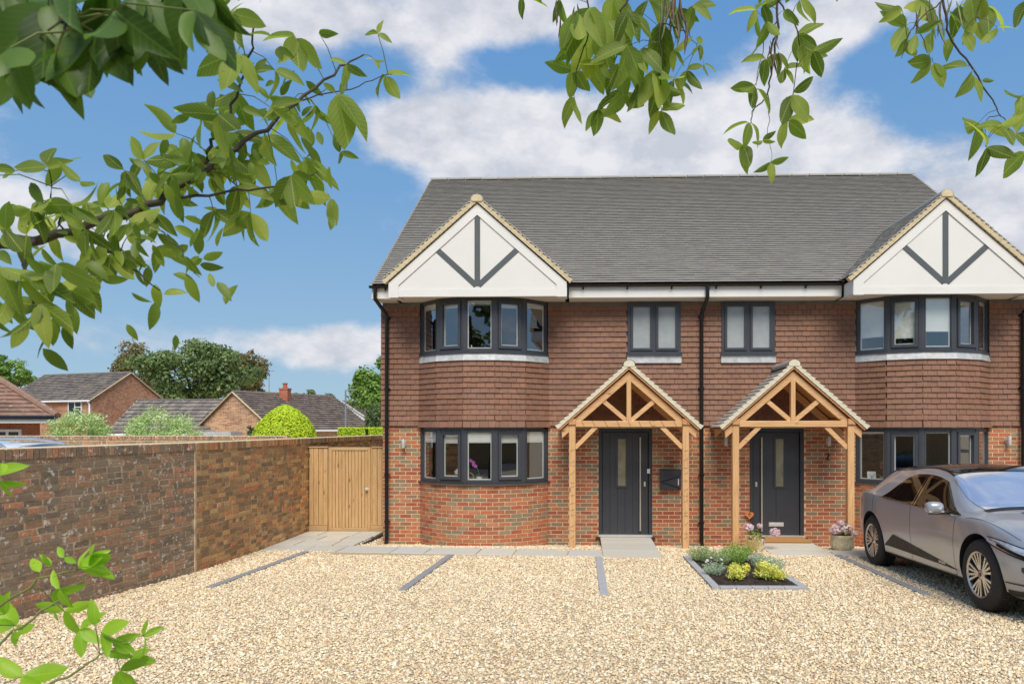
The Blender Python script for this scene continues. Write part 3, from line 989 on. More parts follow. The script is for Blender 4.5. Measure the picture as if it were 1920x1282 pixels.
def build_gable(xc):
    g = empty('gable', (xc, GY, GBASE), house)
    c, s = math.cos(GP), math.sin(GP)
    zb = 4.615
    # recessed painted panel
    m = MB()
    m.prism([(xc - GW + 0.10, zb + 0.004), (xc + GW - 0.10, zb + 0.004), (xc + GW - 0.10, GBASE - 0.02), (xc, GAPEX - 0.13), (xc - GW + 0.10, GBASE - 0.02)], GY + 0.0105, GY + 0.08, 'XZ')
    m.build('panel', 'render_panel', g)
    m = MB(); m.box(xc - GW + 0.005, xc + GW - 0.005, GY + 0.0012, GY + 0.0103, zb + 0.002, zb + 0.135); m.build('rail', 'white_paint', g)
    for k in (-1, 1):
        m = MB()
        ex = xc + k * (GW + 0.01)
        # sloping board with a boxed foot
        top = GAPEX - 0.035
        wv = 0.15 / c
        m.prism([(xc, top), (ex - k * 0.02, GBASE - 0.035 + 0.0), (ex - k * 0.02, zb - 0.01), (ex - k * 0.20, zb - 0.01), (ex - k * 0.20, GBASE - 0.035 + 0.18 * math.tan(GP) - wv), (xc, top - wv)], GY - 0.008, GY + 0.001, 'XZ')
        m.build('barge_board', 'white_paint', g)
        m = MB(); m.box(ex - k * 0.045, ex - k * 0.02, GY + 0.0036, -0.42, zb + 0.02, GBASE - 0.02); m.build('box_end', 'white_paint', g)
        m = MB(); m.prism([(GY + 0.0038, zb - 0.008), (GY + 0.0038, 4.66), (-0.388, 4.675), (-0.36, 4.672), (-0.36, 4.668), (GY + 0.3, zb - 0.008)], ex - k * 0.0455, ex - k * 0.19, 'YZ'); m.build('box_foot', 'white_paint', g)
    m = MB(); m.box(xc - GW + 0.05, xc + GW - 0.05, GY + 0.082, 0.05, zb + 0.05, zb + 0.065); m.build('soffit', 'soffit_paint', g)
    # applied timbers
    t = GY + 0.0018
    m = MB(); m.box(xc - 0.05, xc + 0.05, t, GY + 0.0104, zb + 0.19, GAPEX - 0.035 - 0.15 / c + 0.01); m.build('timber_post', 'timber_paint', g)
    for k in (-1, 1):
        m = MB()
        x1, z1 = xc + k * 0.735, 5.47
        x0, z0 = xc + k * 0.02, zb + 0.20
        dx, dz = x1 - x0, z1 - z0
        ln = math.hypot(dx, dz); nx, nz = -dz / ln * 0.05, dx / ln * 0.05
        m.prism([(x0 + nx, z0 + nz), (x0 - nx, z0 - nz), (x1 - nx, z1 - nz), (x1 + nx, z1 + nz)], t + 0.0022, GY + 0.0104, 'XZ')
        m.build('timber_brace', 'timber_paint', g)
    # verge: cream mortar bed with the tile ends above it
    for k in (-1, 1):
        v = MB()
        n = 22
        L = GW / c + 0.06
        for i in range(n):
            a, b = L * i / n, L * (i + 1) / n + 0.02
            lift = 0.024
            px0, pz0 = xc + k * (GW + 0.05 - a * c), GBASE - 0.052 + a * s
            px1, pz1 = xc + k * (GW + 0.05 - b * c), GBASE - 0.052 + b * s
            nx, nz = k * s, c
            v.hexa([(px0, GY - 0.045, pz0), (px1, GY - 0.045, pz1), (px1, GY + 0.06, pz1), (px0, GY + 0.06, pz0),
                    (px0 + nx * 0.082, GY - 0.055 + random.uniform(-.006, .006), pz0 + nz * 0.082), (px1 + nx * 0.055, GY - 0.05, pz1 + nz * 0.055), (px1 + nx * 0.055, GY + 0.06, pz1 + nz * 0.055), (px0 + nx * 0.082, GY + 0.06, pz0 + nz * 0.082)])
        v.build('verge', 'verge_mortar', g)
    # roof of the gable: courses run back to the main slope
    pieces = []
    L = GW / c + 0.08
    rows = int(L / 0.1)
    for k in (-1, 1):
        for r in range(rows):
            dist = r * 0.1
            zz = GBASE + 0.01 + dist * s + 0.02
            xx = xc + k * (GW + 0.06 - dist * c)
            yv = max(GY + 0.1, roof_y(zz + 0.0) + 0.12)
            y = GY - 0.055 - (0.08 if r % 2 else 0)
            while y < yv:
                a, b = max(y, GY - 0.055), min(y + 0.163, yv)
                if b - a > 0.03:
                    M = Matrix.Translation((xx - k * 0.058 * c + k * 0.02 * s, (a + b) / 2, zz + 0.058 * s + 0.02 * c + random.uniform(-.002, .003))) @ Matrix.Rotation(k * (GP - 0.14), 4, 'Y') @ Matrix.Rotation(R(90), 4, 'Z')
                    pieces.append(((b - a, 0.122, 0.018), M))
                y += 0.166
    rest = MB()
    for dims, M in pieces:
        me = piece_mesh('roof_tile', (max(0.005, round(dims[0] * 200) / 200), dims[1], dims[2]), 'roof_tile_obj')
        rest.add([M @ v_.co for v_ in me.vertices], [tuple(p.vertices) for p in me.polygons])
    rest.build('gable_tiles', 'roof_tile_attr', g, kind='stuff', attr=True, recalc=False)
    dk = MB()
    yv = roof_y(GAPEX)
    for k in (-1, 1):
        A = (xc, GY + 0.02, GAPEX - 0.03); B = (xc + k * GW, GY + 0.02, GBASE - 0.03); C_ = (xc + k * GW, roof_y(GBASE) + 0.1, GBASE - 0.03); D_ = (xc, yv + 0.1, GAPEX - 0.03)
        dk.add([A, B, C_, D_], [(0, 1, 2, 3)])
        # lead valley
        dk.bar((xc + k * (GW + 0.05), roof_y(GBASE) - 0.02, GBASE + 0.035), (xc, yv, GAPEX + 0.045), 0.10, 0.02, (0, -math.sin(PITCH), math.cos(PITCH)))
    dk.build('valley', 'dull_lead', g)
    # ridge
    m = MB(); vs = []; fs = []; n = 8
    for k in range(n + 1):
        t_ = R(-25) + R(230) * k / n
        for y in (GY - 0.06, yv + 0.1):
            vs.append((xc + 0.115 * math.cos(t_), y, GAPEX + 0.035 + 0.09 * math.sin(t_)))
    for k in range(n): fs.append((2 * k, 2 * k + 1, 2 * k + 3, 2 * k + 2))
    fs.append(tuple(2 * k for k in range(n + 1)))
    m.add(vs, fs); m.build('ridge_tile', 'roof_tile_obj', g)
    m = MB(); m.prism([(xc + 0.10 * math.cos(R(-25 + 28.75 * k)), GAPEX + 0.03 + 0.085 * math.sin(R(-25 + 28.75 * k))) for k in range(9)], GY - 0.066, GY - 0.02, 'XZ'); m.build('ridge_bedding', 'verge_mortar', g)
for xc in BAYX: build_gable(xc)

# ------------------------------------------------------------------ windows
class FB(MB):
    """boxes on a wall facet: u along it, n outwards, z up"""
    def __init__(self, A, B):
        super().__init__()
        self.A = A
        dx, dy = B[0] - A[0], B[1] - A[1]
        self.ln = math.hypot(dx, dy)
        self.u = (dx / self.ln, dy / self.ln)
    def P(self, u, n, z):
        return (self.A[0] + self.u[0] * u + self.u[1] * n, self.A[1] + self.u[1] * u - self.u[0] * n, z)
    def fb(self, u0, u1, n0, n1, z0, z1):
        P = self.P
        return self.hexa([P(u0, n1, z0), P(u1, n1, z0), P(u1, n0, z0), P(u0, n0, z0), P(u0, n1, z1), P(u1, n1, z1), P(u1, n0, z1), P(u0, n0, z1)])
    def ring(self, u0, u1, z0, z1, w, n0, n1, wb=None):
        wb = wb or w
        self.fb(u0, u0 + w, n0, n1, z0, z1); self.fb(u1 - w, u1, n0, n1, z0, z1)
        self.fb(u0 + w, u1 - w, n0, n1, z0, z0 + wb); self.fb(u0 + w, u1 - w, n0, n1, z1 - w, z1)
        return self
    def pane(self, u0, u1, z0, z1, n):
        P = self.P
        return self.add([P(u0, n, z0), P(u1, n, z0), P(u1, n, z1), P(u0, n, z1)], [(0, 1, 2, 3)])
def join(dst, src):
    dst.add(src.v, src.f); return dst

def bay_window(xc, z0, z1, blinds, label, lead):
    w = empty('bay_window', (xc, -0.3, z0), house)
    w['label'] = label
    p = facets(xc, 0.0)
    frame = MB()
    for i in range(5):
        f = FB(p[i], p[i + 1]); L = f.ln
        # corner posts and head / foot
        n1 = 0.0 if i % 2 == 0 else 0.0006
        f.fb(0.0, 0.062, -0.07, n1, z0 + 0.03, z1); f.fb(L - 0.062, L, -0.07, n1, z0 + 0.03, z1)
        f.fb(0.062, L - 0.062, -0.07, n1 - 0.004, z0 + 0.03, z0 + 0.085); f.fb(0.062, L - 0.062, -0.07, n1 - 0.004, z1 - 0.06, z1)
        f.fb(0.046, 0.054, n1, 0.006, z0 + 0.032, z1 - 0.002); f.fb(L - 0.054, L - 0.046, n1, 0.006, z0 + 0.032, z1 - 0.002)
        join(frame, f)
    frame.build('frame', 'anthracite', w)
    sill = MB()
    a, b = facets(xc, 0.055), facets(xc, -0.10)
    for i in range(5):
        sill.hexa([(*a[i], z0), (*a[i + 1], z0), (*b[i + 1], z0), (*b[i], z0), (*a[i], z0 + 0.022), (*a[i + 1], z0 + 0.022), (*b[i + 1], z0 + 0.03), (*b[i], z0 + 0.03)])
    sill.build('sill', 'anthracite', w)
    for i in range(5):
        cas = i in (1, 3)
        f = FB(p[i], p[i + 1]); L = f.ln
        if cas:
            s = FB(p[i], p[i + 1]); s.ring(0.066, L - 0.066, z0 + 0.089, z1 - 0.064, 0.052, -0.05, 0.022)
            s.fb(0.07, L - 0.07, 0.0221, 0.034, z1 - 0.08, z1 - 0.068)
            s.build('casement', 'anthracite', w)
        g0, g1, h0, h1 = (0.118, L - 0.118, z0 + 0.141, z1 - 0.116) if cas else (0.062, L - 0.062, z0 + 0.085, z1 - 0.06)
        FB(p[i], p[i + 1]).pane(g0 - 0.004, g1 + 0.004, h0 - 0.004, h1 + 0.004, -0.032).build('pane', 'window_glass', w, recalc=False)
        r = FB(p[i], p[i + 1]); r.ring(g0 + 0.002, g1 - 0.002, h0 + 0.002, h1 - 0.002, 0.02, -0.062, -0.042); r.build('blind_frame', 'white_plastic', w)
        fr = blinds[i]
        if fr > 0:
            s = FB(p[i], p[i + 1])
            hb = h1 - (h1 - h0) * fr
            n = max(2, int((h1 - hb) / 0.02))
            for k in range(n):       # the pleats of the blind
                za, zb = hb + (h1 - 0.022 - hb) * k / n, hb + (h1 - 0.022 - hb) * (k + 1) / n
                P = s.P
                s.add([P(g0 + 0.022, -0.058, za), P(g1 - 0.022, -0.058, za), P(g1 - 0.022, -0.050, (za + zb) / 2), P(g0 + 0.022, -0.050, (za + zb) / 2), P(g1 - 0.022, -0.058, zb), P(g0 + 0.022, -0.058, zb)], [(0, 1, 2, 3), (3, 2, 4, 5)])
            s.build('blind', 'blind_fabric', w)
            s = FB(p[i], p[i + 1]); s.fb(g0 + 0.0221, g1 - 0.0221, -0.064, -0.046, hb - 0.022, hb - 0.002); s.build('blind_rail', 'white_plastic', w)
    q = facets(xc, -0.072)
    for nm, za, zb in (('window_board', z0 - 0.012, z0 + 0.028), ('head_board', z1 - 0.004, z1 + 0.03)):
        m = MB(); m.prism([(q[0][0], 0.30)] + q + [(q[5][0], 0.30)], za, zb, 'XY'); m.build(nm, 'white_plastic', w)
    if lead:
        m = MB()
        a, b = facets(xc, 0.062), facets(xc, 0.004)
        for i in range(5):
            m.hexa([(*a[i], z0 - 0.135), (*a[i + 1], z0 - 0.135), (*b[i + 1], z0 - 0.135), (*b[i], z0 - 0.135), (b[i][0] + (a[i][0] - b[i][0]) * .35, b[i][1] + (a[i][1] - b[i][1]) * .35, z0), (b[i + 1][0] + (a[i + 1][0] - b[i + 1][0]) * .35, b[i + 1][1] + (a[i + 1][1] - b[i + 1][1]) * .35, z0), (*b[i + 1], z0), (*b[i], z0)])
        m.build('lead_apron', 'lead', w)

bay_window(BAYX[0], 1.205, 2.235, [0.20, 0.17, 0.20, 0.16, 0.20], 'ground floor bow window left of the first porch', False)
bay_window(BAYX[0], 3.625, 4.655, [0.09, 0.05, 0.05, 0.06, 0.07], 'upper bow window under the left white gable', True)
bay_window(BAYX[1], 1.205, 2.235, [0, 0, 0, 0.0, 0.0], 'ground floor bow window behind the parked car', False)
bay_window(BAYX[1], 3.625, 4.655, [0.72, 0.82, 0.66, 0.06, 0.06], 'upper bow window with half-drawn blinds under the right white gable', True)

def small_window(a, b, label):
    z0, z1 = 3.635, 4.655
    w = empty('casement_window', ((a + b) / 2, 0, z0), house); w['label'] = label
    A, B = (a, -0.045), (b, -0.045)
    f = FB(A, B); L = f.ln
    f.ring(0.0, L, z0 + 0.03, z1, 0.055, -0.075, 0.0); f.fb(L / 2 - 0.03, L / 2 + 0.03, -0.075, -0.0005, z0 + 0.085, z1 - 0.055)
    f.build('frame', 'anthracite', w)
    f = FB(A, B); f.fb(-0.02, L + 0.02, -0.07, 0.05, z0, z0 + 0.029); f.build('sill', 'anthracite', w)
    for u0, u1 in ((0.058, L / 2 - 0.033), (L / 2 + 0.033, L - 0.058)):
        s = FB(A, B); s.ring(u0, u1, z0 + 0.088, z1 - 0.058, 0.045, -0.05, 0.018); s.build('casement', 'anthracite', w)
        s = FB(A, B); s.pane(u0 + 0.04, u1 - 0.04, z0 + 0.128, z1 - 0.098, -0.015); s.build('pane', 'frosted_glass', w, recalc=False)
    m = MB(); m.hexa([(a - 0.01, -0.062, z0 - 0.15), (b + 0.01, -0.062, z0 - 0.15), (b + 0.01, -0.02, z0 - 0.15), (a - 0.01, -0.02, z0 - 0.15), (a - 0.01, -0.05, z0), (b + 0.01, -0.05, z0), (b + 0.01, -0.02, z0), (a - 0.01, -0.02, z0)])
    m.build('lead_apron', 'lead', w)
small_window(*SMALLW[0], 'small frosted window left of the central downpipe')
small_window(*SMALLW[1], 'small frosted window right of the central downpipe')

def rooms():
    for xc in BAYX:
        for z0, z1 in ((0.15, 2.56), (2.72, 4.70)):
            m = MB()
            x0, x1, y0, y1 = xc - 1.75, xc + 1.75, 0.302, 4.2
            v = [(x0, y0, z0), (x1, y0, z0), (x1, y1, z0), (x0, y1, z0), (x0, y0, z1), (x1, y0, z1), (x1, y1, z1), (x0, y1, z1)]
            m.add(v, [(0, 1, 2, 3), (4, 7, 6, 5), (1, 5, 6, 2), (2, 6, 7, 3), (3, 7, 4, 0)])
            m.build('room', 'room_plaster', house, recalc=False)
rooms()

# ------------------------------------------------------------------ doors
def front_door(i):
    a, b = DOORS[i]
    k = 1 if i == 0 else -1            # the second door is the mirror image
    cx = (a + b) / 2
    d = empty('front_door', (cx, 0, 0.17), house)
    d['label'] = 'grey front door with tall steel bar handle ' + ('of the first house' if i == 0 else 'and letter plate of the second house')
    X = lambda u: cx + k * u
    z0, z1 = 0.185, 2.24
    A, B = (a, 0.02), (b, 0.02)
    f = FB(A, B); L = f.ln
    f.fb(0, 0.065, -0.12, 0.0, z0, z1); f.fb(L - 0.065, L, -0.12, 0.0, z0, z1); f.fb(0.065, L - 0.065, -0.12, 0.0, z1 - 0.065, z1)
    f.build('frame', 'door_paint', d)
    m = MB()
    hw = L / 2 - 0.075
    m.box(cx - hw, cx + hw, 0.062, 0.10, z0 + 0.03, z1 - 0.07)
    leaf = m.build('leaf', 'door_paint', d)
    n = 6 if i == 0 else 2
    bw = 2 * hw / n
    gu, gz0, gz1 = -0.065, 1.14, 2.04        # glazed slot, measured from the door's centre
    for q in range(n):
        u0, u1 = -hw + q * bw, -hw + (q + 1) * bw
        m = MB(); xa, xb = sorted((X(u0 + 0.002), X(u1 - 0.002))); m.cham(xa, xb, 0.052, 0.0619, z0 + 0.034, z1 - 0.074, 0.003); m.build('board', 'door_paint', leaf)
    xa, xb = sorted((X(gu - 0.115), X(gu + 0.115)))
    f = FB((xa, 0.049), (xb, 0.049)); f.ring(0, f.ln, gz0 - 0.04, gz1 + 0.04, 0.04, -0.01, 0.014); f.build('glazing_frame', 'door_paint', d)
    f = FB((xa, 0.049), (xb, 0.049)); f.pane(0.03, f.ln - 0.03, gz0, gz1, 0.0); f.build('pane', 'door_glass', d, recalc=False)
    hx = X(0.285)
    m = MB(); m.tube([(hx, -0.005, z0 + 0.10), (hx, -0.005, z1 - 0.17)], 0.0145, 12)
    for z in (z0 + 0.3, z1 - 0.4): m.tube([(hx, -0.005, z), (hx, 0.052, z)], 0.008, 8)
    auto_smooth(m.build('handle', 'matt_steel', d))
    lx = X(0.375)
    m = MB(); m.cham(lx - 0.018, lx + 0.018, 0.046, 0.0515, 1.13, 1.22, 0.004); m.tube([(lx, 0.04, 1.18), (lx, 0.05, 1.18)], 0.009, 8); m.build('lock', 'steel', d)
    if i == 0:
        bx = X(0.445); m = MB(); m.cham(bx - 0.028, bx + 0.028, -0.008, 0.0195, 1.38, 1.47, 0.006); m.build('doorbell', 'white_plastic', d)
    else:
        m = MB(); m.cham(cx - 0.14, cx + 0.14, 0.036, 0.0515, 0.37, 0.45, 0.006); m.cham(cx - 0.12, cx + 0.12, 0.030, 0.0358, 0.385, 0.435, 0.003); m.build('letter_plate', 'steel', d)
    m = MB(); m.box(a - 0.0, b + 0.0, -0.03, 0.12, z0 - 0.012, z0 + 0.022); m.build('threshold', 'steel', d)
    m = MB(); m.box(a - 0.05, b + 0.05, -0.045, 0.11, z0 - 0.05, z0 - 0.0125); m.build('door_sill', 'door_paint', d)
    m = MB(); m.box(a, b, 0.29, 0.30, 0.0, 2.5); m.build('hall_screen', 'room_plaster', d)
def door_glass():
    t = NT(new_mat('door_glass'))
    c = t.ramp(t.noise(3.5, 3), [(0.3, lin(112, 108, 92)), (0.7, lin(146, 140, 120))])
    t.principled(c, 0.16, 0.0, t.noise(50, 3), 0.05, 0.002)
door_glass()
for i in (0, 1): front_door(i)

# ------------------------------------------------------------------ porches
PY = -0.98
def porch(i):
    cx = sum(DOORS[i]) / 2
    p = empty('porch', (cx, PY, 0.12), house)
    p['label'] = 'oak porch ' + ('wrapped in string lights round the first door' if i == 0 else 'over the second door with the doormat')
    hs, wd = 1.0, 0.115
    tieb, tiet = 2.265, 2.375
    tan = 1.08 / 1.23
    ang = math.atan(tan); c, s = math.cos(ang), math.sin(ang)
    apex = 3.36                     # top of the tiles at the ridge
    for k in (-1, 1):
        x = cx + k * hs
        m = MB(); m.cham(x - wd / 2, x + wd / 2, PY - wd / 2, PY + wd / 2, 0.09, 2.30, 0.008); m.build('post', 'oak_post', p)
        m = MB(); m.cham(x - 0.065, x + 0.065, PY - 0.085, -0.02, 2.3005, 2.41, 0.01); m.build('wall_plate', 'oak_plate', p)
        # knee brace
        m = MB(); m.bar((x - k * 0.05, PY, 1.90), (x - k * 0.42, PY, tieb + 0.005), 0.055, 0.075, (0, 0, 1)); m.build('knee_brace', 'oak_beam', p)
        # rafter (front truss)
        e = (cx + k * 1.185, 2.30)
        th = 0.108
        t0 = (cx, apex - 0.085 / c)
        e0 = (cx + k * 1.19, t0[1] - 1.19 * tan)
        for y0, nm in ((PY - 0.045, 'rafter'), (-0.10, 'wall_rafter')):
            m = MB(); m.prism([t0, e0, (e0[0] - k * th * s * 0.15, e0[1] - th / c * 0.9), (cx, t0[1] - th / c)], y0, y0 + 0.09, 'XZ'); m.build(nm, 'oak_beam', p)
        m = MB(); m.bar((cx + k * 0.045, PY, tiet + 0.01), (cx + k * 0.45, PY, t0[1] - 0.45 * tan - th / c + 0.02), 0.05, 0.075, (0, 0, 1)); m.build('strut', 'oak_beam', p)
        # boarding and tiles
        m = MB()
        y0, y1 = PY - 0.11, -0.025
        u0 = (cx, apex - 0.035 / c); u1 = (cx + k * 1.225, u0[1] - 1.225 * tan)
        m.prism([u0, u1, (u1[0], u1[1] - 0.03), (cx, u0[1] - 0.03)], y0 + 0.01, y1, 'XZ'); m.build('boarding', 'oak_plate', p)
        L = 1.25 / c
        rows = int(L / 0.1)
        for r in range(rows + 1):
            dist = r * 0.1
            zz = apex - 1.255 * tan + dist * s; xx = cx + k * (1.255 - dist * c)
            y = y0 - (0.08 if r % 2 else 0)
            while y < y1:
                a_, b_ = max(y, y0), min(y + 0.163, y1)
                if b_ - a_ > 0.03:
                    M = Matrix.Translation((xx - k * 0.058 * c, (a_ + b_) / 2, zz + 0.058 * s + random.uniform(-.002, .002))) @ Matrix.Rotation(k * (ang - 0.14), 4, 'Y') @ Matrix.Rotation(R(90), 4, 'Z')
                    link('porch_tile', piece_mesh('roof_tile', (round((b_ - a_) * 200) / 200, 0.122, 0.018), 'roof_tile_obj'), p, M=M)
                y += 0.166
        v = MB()
        n = rows
        for q in range(n):
            a_, b_ = L * q / n, L * (q + 1) / n + 0.02
            px0, pz0 = cx + k * (1.25 - a_ * c), apex - 1.25 * tan - 0.034 + a_ * s
            px1, pz1 = cx + k * (1.25 - b_ * c), apex - 1.25 * tan - 0.034 + b_ * s
            nx, nz = k * s, c
            v.hexa([(px0, y0 - 0.006, pz0), (px1, y0 - 0.006, pz1), (px1, y0 + 0.05, pz1), (px0, y0 + 0.05, pz0),
                    (px0 + nx * 0.082, y0 - 0.014, pz0 + nz * 0.082), (px1 + nx * 0.05, y0 - 0.008, pz1 + nz * 0.05), (px1 + nx * 0.05, y0 + 0.05, pz1 + nz * 0.05), (px0 + nx * 0.082, y0 + 0.05, pz0 + nz * 0.082)])
        v.build('verge', 'porch_verge', p)
    m = MB(); m.cham(cx - hs + 0.06, cx + hs - 0.06, PY - 0.05, PY + 0.05, tieb, tiet, 0.008); m.build('tie_beam', 'oak_beam', p)
    m = MB(); m.cham(cx - 0.04, cx + 0.04, PY - 0.048, PY + 0.04, tiet, apex - 0.25, 0.006); m.build('king_post', 'oak_post', p)
    m = MB(); m.box(cx - 0.03, cx + 0.03, PY + 0.05, -0.1, apex - 0.26, apex - 0.12); m.build('ridge_board', 'oak_plate', p)
    for q in range(3):
        m = MB(); vs = []; fs = []; n = 8
        ya, yb = PY - 0.12 + q * 0.365, PY - 0.12 + (q + 1) * 0.365 - 0.006
        for kk in range(n + 1):
            t_ = R(-25) + R(230) * kk / n
            for y in (ya, yb):
                vs.append((cx + 0.112 * math.cos(t_), y, apex + 0.005 + 0.085 * math.sin(t_)))
        for kk in range(n): fs.append((2 * kk, 2 * kk + 1, 2 * kk + 3, 2 * kk + 2))
        m.add(vs, fs); m.build('ridge_tile', 'roof_tile_obj', p)
    m = MB(); m.prism([(cx + 0.10 * math.cos(R(-25 + 28.75 * q)), apex + 0.002 + 0.08 * math.sin(R(-25 + 28.75 * q))) for q in range(9)], PY - 0.126, PY - 0.06, 'XZ'); m.build('ridge_bedding', 'porch_verge', p)
simple('porch_verge', lin(216, 208, 184), 0.9, var=0.1, scale=20, bscale=120, bstr=0.5, bdist=0.006)
for i in (0, 1): porch(i)

def string_lights():
    o = thing('string_lights', (sum(DOORS[0]) / 2, PY, 0.2), 'thin dark wire of string lights wound round the first oak porch', 'string lights')
    cx = sum(DOORS[0]) / 2
    for k in (-1, 1):
        m = MB(); pts = []
        x = cx + k * 1.0
        turns, n = 13, 13 * 10
        for i in range(n + 1):
            t = i / n
            a = 2 * math.pi * turns * t
            q = 0.064
            u, v = math.cos(a), math.sin(a)
            sc = q / max(abs(u), abs(v))
            pts.append((x + u * sc, PY + v * sc, 0.2 + 1.65 * t + 0.02 * math.sin(.9 * i) + 0.03 * math.sin(i * .21 + k)))
        m.tube(pts, 0.002, 4, cap=False); m.build('wire', 'black_plastic', o)
    m = MB(); pts = []
    for i in range(160):
        t = i / 159; a = 2 * math.pi * 9 * t + .5 * math.sin(11 * t)
        u, v = math.cos(a), math.sin(a); sc = 0.058 / max(abs(u), abs(v))
        pts.append((cx - 0.9 + 1.8 * t, PY + u * sc, 2.32 + v * sc))
    m.tube(pts, 0.002, 4, cap=False); m.build('wire', 'black_plastic', o)
string_lights()

# ------------------------------------------------------------------ things fixed to the front wall
def wall_lamp(x, y, z, label):
    o = thing('wall_lamp', (x, y, z - 0.09), label, 'wall lamp', 'steel wall lamps')
    m = MB(); m.cham(x - 0.03, x + 0.03, y - 0.014, y, z - 0.05, z + 0.05, 0.004); m.build('back_plate', 'steel', o)
    m = MB(); m.tube([(x, y - 0.055, z - 0.002), (x, y - 0.013, z - 0.002)], 0.012, 8); m.build('arm', 'steel', o)
    m = MB(); m.lathe([(0.0, -0.075), (0.026, -0.075), (0.032, -0.085), (0.034, -0.08), (0.034, 0.08), (0.032, 0.085), (0.026, 0.075), (0.0, 0.075)], 20, Matrix.Translation((x, y - 0.085, z)))
    auto_smooth(m.build('tube', 'steel', o))
wall_lamp(-3.44, 0.0, 1.945, 'steel up-and-down wall lamp left of the first bow window')
wall_lamp(PARTY + 0.46, 0.0, 1.995, 'steel up-and-down wall lamp left of the second door')
wall_lamp(PARTY + 2.39, 0.0, 1.995, 'steel up-and-down wall lamp above the house number 2')
wall_lamp(7.98, 0.0, 2.01, 'steel up-and-down wall lamp beside the far right downpipe')

def text_obj(name, s, size, loc, mat, parent, ext=0.003, rot=(R(90), 0, 0)):
    cu = bpy.data.curves.new(name, 'FONT'); cu.body = s; cu.size = size; cu.extrude = ext; cu.align_x = 'CENTER'; cu.align_y = 'CENTER'
    cu.materials.append(MAT[mat])
    tmp = bpy.data.objects.new('tmp', cu); col.objects.link(tmp)
    dg = bpy.context.evaluated_depsgraph_get()
    me = bpy.data.meshes.new_from_object(tmp.evaluated_get(dg))
    bpy.data.objects.remove(tmp)
    me.name = name
    M = Matrix.Translation(loc) @ Matrix.Rotation(rot[2], 4, 'Z') @ Matrix.Rotation(rot[0], 4, 'X')
    me.transform(M)
    me.materials.clear(); me.materials.append(MAT[mat])
    return link(name, me, parent)

def mailbox():
    x0, x1, z0, z1 = 1.475, 1.865, 1.085, 1.46
    o = thing('mailbox', ((x0 + x1) / 2, 0, z0), 'anthracite metal mailbox numbered 1 on the brick wall by the first door', 'mailbox')
    m = MB(); m.cham(x0, x1, -0.11, -0.001, z0, z1, 0.006); m.build('body', 'anthracite', o)
    m = MB(); m.prism([(-0.001, z1 + 0.001), (-0.125, z1 - 0.012), (-0.125, z1 - 0.10), (-0.113, z1 - 0.10), (-0.113, z1 - 0.018), (-0.001, z1 - 0.006)], x0 - 0.003, x1 + 0.003, 'YZ'); m.build('flap', 'anthracite', o)
    for k in (0, 1):
        m = MB()
        xa, xb = (x0 + 0.01, (x0 + x1) / 2) if k == 0 else ((x0 + x1) / 2, x1 - 0.01)
        zc = z0 + 0.14
        pts = [((x0 + 0.01 if k == 0 else x0 + 0.01), -0.113, zc), (x1 - 0.01, -0.113, (z0 + 0.02) if k == 0 else (z1 - 0.12))]
        m.bar(pts[0], pts[1], 0.006, 0.014); m.build('crease', 'black_metal', o)
    text_obj('numeral', '1', 0.17, (x1 - 0.05, -0.1135, z0 + 0.135), 'white_plastic', o)
mailbox()
nm = text_obj('house_number', '2', 0.19, (PARTY + 2.39, -0.006, 1.70), 'ink_black', None, 0.008)
tag(nm, 'black house number 2 on the brickwork right of the second door', 'house number')

def heart_sign():
    # hung on a post stem beside the second door
    x, z, y = PARTY + 0.905, 0.60, -0.06
    o = thing('heart_sign', (x, y, 0.47), 'orange heart-shaped sign on the wall left of the second door', 'sign')
    pts = []
    for i in range(36):
        t = 2 * math.pi * i / 36
        pts.append((x + 0.0049 * 16 * math.sin(t) ** 3, z + 0.0049 * (13 * math.cos(t) - 5 * math.cos(2 * t) - 2 * math.cos(3 * t) - math.cos(4 * t))))
    m = MB(); m.prism(pts, y - 0.012, y, 'XZ'); m.build('plaque', 'sign_orange', o)
    m = MB()
    for zz, w in ((z + 0.025, 0.07), (z - 0.012, 0.04)):
        m.box(x - w / 2, x + w / 2, y - 0.0145, y - 0.0125, zz - 0.006, zz + 0.006)
    m.build('print', 'ink_black', o)
    m = MB(); m.tube([(x - 0.04, y, z + 0.05), (x, -0.001, z + 0.14), (x + 0.04, y, z + 0.05)], 0.002, 5); m.build('hanger', 'ink_black', o)
heart_sign()

